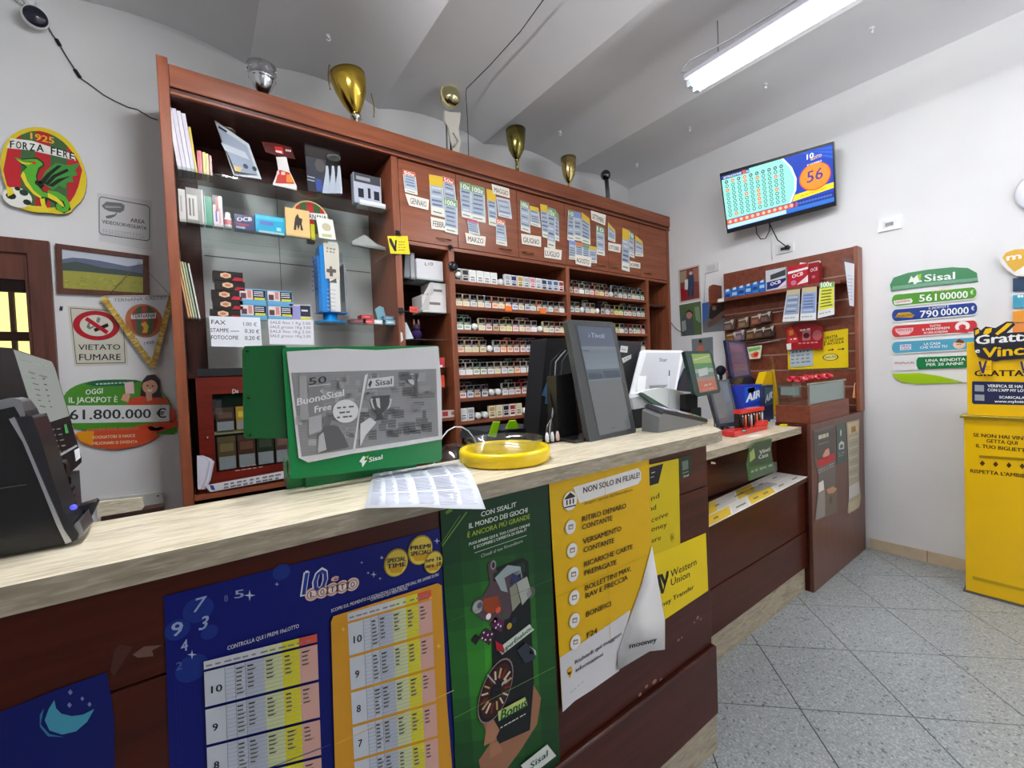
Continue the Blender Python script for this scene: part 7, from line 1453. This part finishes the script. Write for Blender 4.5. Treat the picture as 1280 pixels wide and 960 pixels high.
p = Print(PX(3.78), mat='gloss', start=2); p.poly([(958.5, 353), (982.5, 347), (982.5, 357), (958.5, 362.5)], (30, 44, 110)); p.poly([(963, 344), (982, 336.5), (982, 344), (963, 350)], (60, 64, 70)); p.up(); p.text('OCB', (963, 357.5), (976, 353.5), 4, (236, 238, 242), .05); p.poly([(982.5, 350), (982.5, 356.5), (972, 359.5)], (230, 200, 216)); p.b.build('box_print', t)
t = xb('red_carton', 984.5, 1010, 331, 357, 'red and white OCB carton with a torn top on the slatwall shelf', 'carton', (178, 30, 44))
p = Print(PX(3.78), mat='gloss', start=2); p.poly([(985, 343), (1010, 336), (1010, 333.5), (985, 340)], (230, 230, 232)); p.text('OCB', (990, 348), (1004, 343.6), 4.4, (236, 230, 232), .05); p.poly([(996, 356), (1010, 343.5), (1010, 352.5)], (228, 214, 216)); p.disc((992, 353.5), 3.2, (200, 110, 150), 10); p.b.build('box_print', t)
b = B(); b.slab([at(x, y, 'x', 3.785) for x, y in [(985, 338), (999, 332), (1000, 328), (1010, 329), (1024, 325.5), (1024, 328), (1010, 333), (986, 340)]], (.03, 0, 0), 'print', (226, 226, 226)); b.build('torn_flap', t)
t = xb('red_carton', 1010.5, 1024, 328, 353, 'darker red carton, right of the torn OCB carton on the slatwall shelf', 'carton', (140, 22, 34)); p = Print(PX(3.78), mat='gloss', start=2); p.text('OCB', (1013, 340), (1022, 337.6), 4, (226, 190, 196), .05); p.disc((1017, 346), 2, (200, 90, 100), 8); p.b.build('box_print', t)
# scratch tickets hanging from the shelf lip
PT2 = PX(3.742)
def tick(pts, head, body, label, num=None, col2=None):
    b, p = sheet('scratch_ticket', PT2, pts, (222, 224, 222), label, 'lottery ticket', 'tickets hanging from the slatwall shelf', th=.0008, off=.001)
    a, b1, c, d = pts[0], pts[1], pts[-2], pts[-1]
    f = lambda u, v: ((a[0]*(1-u)+b1[0]*u)*(1-v)+(d[0]*(1-u)+c[0]*u)*v, (a[1]*(1-u)+b1[1]*u)*(1-v)+(d[1]*(1-u)+c[1]*u)*v)
    p.poly([f(.02, 0), f(.98, 0), f(.98, .16), f(.02, .16)], head); p.poly([f(.04, .16), f(.96, .16), f(.96, .78), f(.04, .78)], body); p.up()
    for k in range(6): p.poly([f(.15, .22+k*.09), f(random.uniform(.6, .9), .22+k*.09), f(.85, .26+k*.09), f(.12, .25+k*.09)], col2 or random.choice([(90, 104, 130), (110, 124, 150), (190, 196, 206)]))
    if num: p.text(num, f(.1, .13), f(.85, .13), 6.5, (236, 240, 230), .05)
    p.bars(f(.1, .9), f(.8, .9), 1.2, (130, 136, 150), 4); done(b)
tick([(984, 363), (1000, 361), (998.5, 401), (978, 402.5)], (190, 180, 140), (140, 156, 180), 'left grey blue scratch ticket hanging from the slatwall shelf')
tick([(1003, 360), (1021, 358), (1020, 400), (1000, 401)], (196, 180, 140), (136, 156, 200), 'middle blue scratch ticket hanging from the slatwall shelf')
tick([(1025, 354), (1043, 352), (1043, 393), (1022, 398)], (110, 170, 80), (216, 216, 60), 'right green and yellow 100x scratch ticket hanging from the slatwall shelf', '100x', (84, 90, 50))
b, p = sheet('hanging_receipt', PX(3.80), [(1055.5, 327), (1068, 330), (1067.5, 383), (1062, 382)], (206, 208, 214), 'long white paper strip hanging in a clear sleeve at the right of the slatwall', 'paper')
p.bars((1060, 345), (1066, 345.5), 1, (140, 150, 180), 2, 8, 4.2); done(b)
b = B(); b.slab([at(x, y, 'x', 3.803) for x, y in [(1052, 322), (1063, 322), (1068, 329), (1066, 345), (1054, 342)]], (.002, 0, 0), 'plastic_film'); tag(b.build('clear_sleeve'), 'clear plastic sleeve holding the long paper strip', 'sleeve')
# tobacco pouches in two rows on wire hooks
n_ = 0
for r, row in enumerate([[(911, 409, (120, 96, 90)), (929, 406, (136, 108, 84)), (945, 402, (150, 96, 76)), (957, 399, (110, 84, 76))], [(914, 425, (150, 100, 50)), (924, 422, (140, 120, 130)), (939, 420, (120, 88, 60)), (950, 418.5, (96, 76, 66)), (961, 417, (84, 64, 58))]]):
    for i, (x, y, c) in enumerate(row):
        w = 6.5; q = [at(a, d, 'x', 3.83) for a, d in [(x-w, y-8), (x+w, y-10.5), (x+w, y+2.5), (x-w, y+5)]]
        c = [int(v*.75) for v in c]; b = B(); b.slab(q, (.03, 0, 0), 'gloss', c); p = Print(PX(3.83), b, 'gloss', 2); p.poly([(x-w+1, y-6), (x+w-1, y-8.4), (x+w-1, y-6.8), (x-w+1, y-4.4)], (170, 160, 150)); p.poly([(x-w+1, y-2), (x+2, y-3), (x+2, y+2), (x-w+1, y+3)], [min(255, int(v*1.35)) for v in c]); p.up(); p.poly([(x+2, y-9), (x+w, y-10), (x+w-2, y-3)], (190, 176, 170))
        tag(b.build('tobacco_pouch', bevel=.003), f'brown tobacco pouch, {ORD[i]} from the left in the {["upper", "lower"][r]} row on the slatwall', 'pouch', 'tobacco pouches on the slatwall')
for r, (ya, yb_, l) in enumerate([((908, 399.5), (985, 388), 'upper'), ((908, 436), (975, 425), 'lower')]):
    b = B(); b.tube([at(*ya, 'x', 3.865), at(*yb_, 'x', 3.865)], .005, 'brushed', (150, 150, 152), 6); tag(b.build('wire_rail'), f'{l} metal rail carrying the tobacco pouches', 'rail')
b, p = sheet('fruit_gum_pack', PX(3.84), [(934, 434), (952, 431.5), (950, 448), (937, 449)], (222, 220, 200), 'white pouch printed with green and red fruit hanging under the tobacco pouches', 'pouch', th=.01, mat='gloss'); p.poly([(935, 436), (951, 433), (950, 437), (936, 440)], (120, 190, 90)); p.poly([(938, 443), (945, 439), (949, 441), (947, 447), (940, 447)], (226, 120, 70)); p.up(); p.poly([(942, 442), (948, 440), (947, 445), (943, 446)], (206, 50, 40)); done(b)
# red candy card and yellow scratch-card notice, white price sheet
t = thing('yellow_notice', 'yellow square scratch-card notice on the slatwall', 'sign', at(1022, 460, 'x', 3.88))
b = B(); PN = PX(3.885); q = [PN.at(*a) for a in [(984.5, 437), (1029, 415), (1060, 410.5), (1060.5, 459.5), (985, 462)]]; b.slab(q, (.004, 0, 0), 'poster', (224, 196, 20)); b.build('notice_board', t); p = Print(PN, mat='poster', start=2); bk = (40, 34, 20)
p.text('GRATTA', (1031, 424.5), (1047, 421.5), 3.4, bk, .05); p.text('LA CARTOLINA', (1030, 428.5), (1055, 424.5), 3.2, bk, .05); p.text('E INCOLLA', (1030, 432), (1055, 428.5), 3, bk, .05); p.line((1035, 438), (1041, 437), 1, bk); p.line((1047, 437), (1054, 436), 1, bk); p.poly([(1040, 435), (1043, 437), (1040, 439)], (190, 50, 30)); p.poly([(1053, 434.3), (1056, 436), (1053, 438)], bk)
p.disc((1038, 446.5), 4.4, (60, 50, 30), 18, 1.9); p.up(); p.disc((1038, 446.5), 3.8, (224, 210, 120), 18, 1.9); p.up(); p.text('Gratta e Vinci', (1031, 448), (1045, 446.6), 2.6, bk, .03); p.b.build('lettering', t)
b, p = sheet('blue_price_sheet', PX(3.88), [(987, 437), (1016, 434), (1016.5, 457), (988, 459)], (176, 190, 196), 'pale blue printed price sheet over the yellow notice', 'paper'); p.bars((989, 446), (1014, 443.5), 1.6, (110, 126, 130), 4, 3, 4.4); p.bars((990, 441.5), (1013, 439), 1.8, (70, 76, 80), 5); done(b)
b, p = sheet('red_sweets_card', PX(3.85), [(982, 411), (989, 407), (1000, 404), (1012, 403), (1024, 406), (1029, 410), (1028, 437), (1010, 436), (984, 438)], (150, 28, 36), 'red shaped sweets card with small packets hanging on the slatwall', 'card', th=.012, mat='gloss')
p.poly([(983, 413), (989, 408), (996, 418), (998, 427), (985, 430)], (200, 50, 50)); p.poly([(1003, 412), (1013, 411), (1013, 425), (1003, 426)], (176, 110, 110)); p.disc((1021.5, 419), 6.5, (176, 90, 90), 16, .8); p.up(); p.poly([(986, 414), (991, 412), (992, 418), (987, 420)], (226, 140, 50)); p.disc((1008, 419.5), 3.6, (90, 20, 26), 10); p.bars((1000, 414), (1013, 412), 1.8, (226, 214, 206), 3); p.bars((988, 425), (996, 424), 1.6, (236, 226, 220), 2); p.bars((998, 430), (1024, 428.5), 1.5, (226, 150, 140), 5); done(b)
b = B(); q = [at(x, y, 'x', 3.845) for x, y in [(983, 430), (989, 429), (989, 437), (984, 437.5)]]; b.slab(q, (-.002, 0, 0), 'print', (230, 226, 226)); q = [at(x, y, 'x', 3.845) for x, y in [(991, 427), (996.5, 426.5), (997, 431), (991.5, 431.5)]]; tag(b.build('small_price_tag'), 'small white price tag at the lower left of the red sweets card', 'tag')
# red wrapped sweets on the showcase
k = 0; rnd = random.Random(4)
for i, (x, y) in enumerate([(984, 474), (990, 472), (995, 475), (1001, 474), (1007, 472), (1011, 475), (1016, 473), (1021, 471), (1026, 469), (1028, 474), (1033, 471), (1036, 468)]):
    yy = 1.07+rnd.uniform(0, .11); c = at(x, y, 'y', yy); b = B(); zc = 1.270+.019; cc = Vector((max(c.x, 2.985+.02*i if i < 3 else c.x), yy, zc)); b.ball(cc, .019, 'gloss', rnd.choice([(190, 20, 30), (206, 30, 44), (170, 16, 26)]), 10, (1.2, .8, 1))
    for s_ in (-1, 1): b.lathe(cc+Vector((s_*.019, 0, 0)), [(.004, 0), (.015, s_*.016)], 'gloss', (214, 70, 84), 8, Matrix.Rotation(math.pi/2, 3, 'Y'))
    if i % 3 == 0: b.ball(cc+Vector((0, -.014, .006)), .006, 'gloss', (236, 200, 204), 6)
    tag(b.build('wrapped_sweet'), f'red wrapped sweet on the glass showcase, {ORD[i]} from the left', 'sweet', 'red wrapped sweets on the glass showcase')
# ---------------------------------------------------------------- goods on the low counter
LZ = 1.0005
# tilted landscape monitor and portrait customer screen
t = thing('purple_screen', 'dark framed screen with a purple picture turned to the right, on the low counter', 'screen', (2.55, 1.5, LZ))
Pq = P3(at(908, 426, 'y', 1.52), at(930, 428, 'y', 1.50), at(917, 472, 'y', 1.48)); q = [Pq.at(*a) for a in [(907, 425), (909, 424.5), (931, 427.5), (933, 430), (939, 470), (917, 473), (914, 470)]]; b = B(); b.slab([v-Pq.n*.02 for v in q], Pq.n*.02, 'gloss', (36, 38, 70)); b.build('screen_case', t, bevel=.002)
p = Print(Pq, mat='dimscreen', start=2); p.poly([(910.5, 428), (930, 430), (936.5, 468), (918, 471)], (104, 62, 92)); p.up(); p.poly([(912, 431), (928, 432), (929, 440), (914, 441)], (130, 74, 110)); p.poly([(917, 456), (934, 455), (935, 463), (919, 465)], (116, 80, 86)); p.bars((914, 450), (930, 449), 1, (90, 44, 60), 4, 4, 5); p.b.build('display', t)
b = B(); b.slab([at(x, y, 'y', 1.52) for x, y in [(915, 470), (938, 470), (950, 478), (946, 482), (914, 480)]], (0, .03, 0), 'gloss', (34, 36, 56)); b.build('screen_neck', t); q = at(928, 480, 'y', 1.53); b = B(); b.box(q.x-.06, q.x+.10, 1.50, 1.62, LZ, LZ+.02, 'gloss', (30, 32, 50)); b.tube([(q.x, 1.55, LZ+.02), (q.x, 1.55, q.z)], .016, 'gloss', (30, 32, 50)); b.build('stand', t)
t = thing('customer_screen', 'tall grey customer touchscreen standing behind the red lighter display', 'screen', (2.2, 1.35, LZ))
Pq = P3(at(885, 478, 'y', 1.42), at(910, 476, 'y', 1.40), at(899, 532, 'y', 1.30)); q = [Pq.at(*a) for a in [(884, 476), (911, 474), (924, 528), (921, 532), (898, 533)]]; b = B(); b.slab([v-Pq.n*.015 for v in q], Pq.n*.015, 'gloss', (60, 62, 70)); b.build('screen_case', t, bevel=.002)
p = Print(Pq, mat='dimscreen', start=2); p.poly([(887, 478), (909, 476.5), (920, 527), (900, 530)], (108, 110, 128)); p.up(); p.poly([(888, 485), (902, 483), (912, 526), (902, 528), (896, 510)], (122, 118, 120)); p.poly([(903, 480), (909, 480), (912, 500), (906, 504)], (120, 128, 156)); p.b.build('display', t)
q = at(905, 526, 'y', 1.33); b = B(); b.box(q.x-.05, q.x+.08, 1.30, 1.42, LZ, LZ+.012, 'gloss', (40, 40, 46)); b.build('stand', t); 
b = B(); b.tube([at(884, 492, 'y', 1.20), at(893, 526, 'y', 1.20)], .004, 'gloss', (26, 26, 28), 6); q = at(893, 526, 'y', 1.20); b.tube([q, (q.x, 1.2, LZ)], .004, 'gloss', (26, 26, 28), 6); tag(b.build('black_stay'), 'thin black metal stay behind the card terminal', 'stand')
t = thing('webcam_ball', 'round black object behind the green-framed customer display', 'speaker', (2.45, 1.6, LZ)); c = at(901, 463, 'y', 1.60); b = B(); b.ball(c, .036, 'matte', (36, 38, 54), 16, (1.1, .9, 1)); b.build('round_head', t); b = B(); b.tube([c, (c.x, 1.6, LZ)], .012, 'matte', (30, 30, 40)); b.lathe((c.x, 1.6, LZ), [(.001, 0), (.05, 0), (.05, .012), (.001, .012)], 'matte', (30, 30, 40), 16); b.build('stand', t)
# blue gum display box, two faces
t = thing('gum_display_box', 'bright blue chewing gum display box lettered AIR on the low counter', 'box', (2.6, 1.3, LZ))
a0, a1 = at(930, 519, 'y', 1.34), at(953, 519, 'y', 1.34); zt = at(930, 482, 'y', 1.34).z; zb = LZ
b = B(); b.box(a0.x, a1.x, 1.34, 1.44, zb, zt, 'gloss', (36, 60, 170)); b.build('box_body', t); p = Print(PY(1.34), mat='gloss', start=2); p.poly([(931, 484), (952, 484), (952, 500), (931, 504)], (30, 90, 200)); p.poly([(934, 486), (943, 484), (944, 490), (936, 493)], (60, 180, 150)); p.up(); p.text('AIR', (932, 503), (951, 496), 10, (232, 236, 240), .07, ital=.1); p.bars((935, 510), (951, 509), 1, (120, 150, 220), 2); p.b.build('box_print', t)
b0, b1 = at(954, 518, 'y', 1.32), at(967, 518, 'y', 1.32); t2 = thing('gum_display_box', 'darker blue chewing gum box lettered AIR, right of the bright one', 'box', ((b0.x+b1.x)/2, 1.36, LZ))
b = B(); b.box(b0.x, b1.x, 1.32, 1.42, LZ, at(954, 482, 'y', 1.32).z, 'gloss', (44, 56, 96)); b.build('box_body', t2); p = Print(PY(1.32), mat='gloss', start=2); p.poly([(956, 484), (966, 485), (966, 505), (956, 508)], (60, 90, 110)); p.up(); p.text('AIR', (956, 504), (965.5, 497), 9, (214, 222, 226), .06, ital=.1); p.b.build('box_print', t2)
vb = at(913, 512, 'y', 1.46); b = B(); q0, q1 = at(914, 512, 'y', 1.46), at(930, 512, 'y', 1.46); b.box(q0.x, q1.x+.2, 1.46, 1.50, LZ, at(914, 484, 'y', 1.46).z, 'gloss', (26, 30, 66)); tag(b.build('navy_box'), 'dark navy box behind the blue gum display', 'box')
# red lighter stand
t = thing('lighter_display', 'red stepped display of black and orange lighters on the low counter', 'display stand', (2.5, 1.25, LZ))
l0, l1 = at(918, 540, 'y', 1.19), at(953, 543, 'y', 1.15); xa_, xb_ = at(918, 538, 'y', 1.17).x, at(960, 538, 'y', 1.17).x
b = B(); b.box(xa_, xb_, 1.17, 1.26, LZ, LZ+.03, 'gloss', (196, 40, 36)); b.build('tray', t, bevel=.003); b = B(); b.slab([(xb_-.09, 1.168, LZ+.0305), (xb_-.002, 1.168, LZ+.0305), (xb_-.002, 1.168, LZ+.055), (xb_-.08, 1.168, LZ+.048)], (0, .09, 0), 'gloss', (206, 60, 50)); b.build('tray_end', t)
p = Print(PY(1.17), mat='gloss', start=2); p.poly([(927, 536), (933, 536), (933, 540), (927, 540)], (30, 30, 34)); p.up(); p.bars((928, 539), (932, 539), 1.4, (226, 226, 226), 2); p.b.build('label', t)
xm0, xm1 = at(924, 520, 'y', 1.22).x, at(952, 520, 'y', 1.22).x; zz0 = LZ+.031; ztp = at(938, 515, 'y', 1.22).z
b = B(); b.box(xm0, xm1, 1.222, 1.25, zz0, ztp, 'gloss', (30, 28, 30)); b.build('rack', t); b = B(); b.box(xm0-.005, xm1+.005, 1.205, 1.25, ztp+.0005, ztp+.022, 'gloss', (214, 60, 50)); b.build('red_header', t)
for i in range(8):
    xx = xm0+(xm1-xm0)*(i+.5)/8; b = B(); b.tube([(xx, 1.211, zz0), (xx, 1.211, zz0+(ztp-zz0)*.78)], .0075, 'gloss', [(40, 36, 36), (214, 96, 60), (50, 44, 44), (196, 190, 186)][i % 4], 8); b.lathe((xx, 1.211, zz0+(ztp-zz0)*.78), [(.006, 0), (.006, .008), (.001, .009)], 'metal', (206, 206, 206), 8)
    tag(b.build('lighter'), f'{["black", "orange", "dark grey", "white"][i % 4]} lighter, {ORD[i]} from the left in the red lighter display', 'lighter', 'lighters in the red display')
# yellow wedge
b = B(); b.slab([at(x, y, 'y', 1.42) for x, y in [(953, 480), (958, 465), (966, 464), (971, 500), (978, 522), (968, 523), (966, 482)]], (0, .05, 0), 'gloss', (214, 176, 10)); m = min(v.z for v in b.v)
for v in b.v: v.z += LZ-m if v.z < m+.03 else 0
t = tag(b.build('yellow_sign'), 'yellow wedge-shaped counter sign behind the blue gum boxes', 'sign'); b = B(); b.slab([at(x, y, 'y', 1.415) for x, y in [(964, 446), (966, 446), (969, 464), (980, 521), (977, 523), (966, 466)]], (0, .006, 0), 'acrylic'); b.build('clear_edge', t)
b = B(); b.slab([at(x, y, 'y', 1.413) for x, y in [(965, 462), (968, 462), (977, 521), (974, 522)]], (0, .004, 0), 'gloss', (200, 166, 40)); b.build('edge_strip', t)
# odds and ends
b = B(); c = at(982, 532, 'z', LZ); b.box(c.x-.05, c.x+.04, c.y-.015, c.y+.015, LZ, LZ+.012, 'gloss', (226, 206, 20)); tag(b.build('yellow_lighter', bevel=.003), 'yellow lighter lying on the low counter', 'lighter')
b = B(); c = at(972, 526, 'z', LZ); b.slab([(c.x-.06, c.y-.02, LZ), (c.x+.05, c.y-.03, LZ), (c.x+.06, c.y+.03, LZ), (c.x-.04, c.y+.04, LZ)], (0, 0, .01), 'gloss', (190, 196, 226)); tag(b.build('clear_wrapper'), 'crumpled pale wrapper lying at the foot of the yellow sign', 'wrapper')
b = B(); c = at(911, 544, 'z', LZ); b.lathe((c.x, c.y+.02, LZ), [(.001, 0), (.05, 0), (.06, .004), (.058, .006), (.001, .004)], 'gloss', (222, 224, 226), 24); tag(b.build('white_dish'), 'flat white dish at the left end of the low counter', 'dish')
b = B(); c = at(908, 541, 'z', LZ+.02); b.lathe((c.x+.02, c.y+.06, LZ), [(.001, 0), (.036, 0), (.036, .016), (.001, .016)], 'gloss', (34, 34, 36), 20); tag(b.build('black_puck'), 'small round black puck behind the white dish', 'puck')
b = B(); c = at(943, 545, 'z', LZ); b.slab([(c.x-.05, c.y-.02, LZ), (c.x+.06, c.y-.02, LZ), (c.x+.05, c.y+.02, LZ), (c.x-.05, c.y+.02, LZ)], (0, 0, .001), 'print', (230, 228, 224)); tag(b.build('paper_slip'), 'white paper slip in front of the red lighter display', 'paper')
# leaflet holder with a green leaflet standing on the ledge
t = thing('leaflet_holder', 'curved green leaflet standing in a clear holder on the ledge of the low counter', 'leaflet', (2.35, 1.15, .702))
Pl = P3(at(935, 600, 'y', 1.09), at(968, 589, 'y', 1.09), at(940, 556, 'y', 1.05)); q = [Pl.at(*a) for a in [(936, 601), (933, 580), (937, 560), (944, 553), (965, 548), (964, 562), (966, 578), (970, 588)]]
b = B(); b.slab([v-Pl.n*.003 for v in q], Pl.n*.003, 'poster', (70, 120, 56)); p = Print(Pl, b, 'poster', 2); p.poly([(938, 560), (944, 554), (964, 549.5), (963.5, 562), (966, 576), (936, 584), (935, 575)], (70, 84, 70)); p.up(); p.poly([(937, 566), (942, 560), (944, 572), (937, 578)], (150, 170, 100)); p.text('Vinci', (949, 568), (962, 563), 5, (214, 220, 206), .03); p.text('Casa', (948, 574), (960, 570), 5, (206, 212, 200), .03)
p.bars((938.5, 591), (966, 582), 2.4, (226, 232, 206), 5); b.build('green_leaflet', t); b = B(); q = [Pl.at(*a)+Pl.n*.006 for a in [(936, 600), (935, 586), (969, 576), (970, 588)]]; b.slab(q, Pl.n*.002, 'acrylic'); b.build('clear_pocket', t)
b = B(); qq = [Pl.at(936, 601), Pl.at(970, 588)]; b.box(qq[0].x, qq[1].x, 1.085, 1.14, .7016, .708, 'acrylic'); b.build('holder_foot', t)
b = B(); b.slab([at(x, y, 'y', 1.20) for x, y in [(889, 577), (894, 578), (895, 580), (889, 580)]], (0, .003, 0), 'print', (230, 220, 200)); tag(b.build('paper_corner'), 'tiny torn paper corner stuck above the ledge beside the tall counter', 'paper')
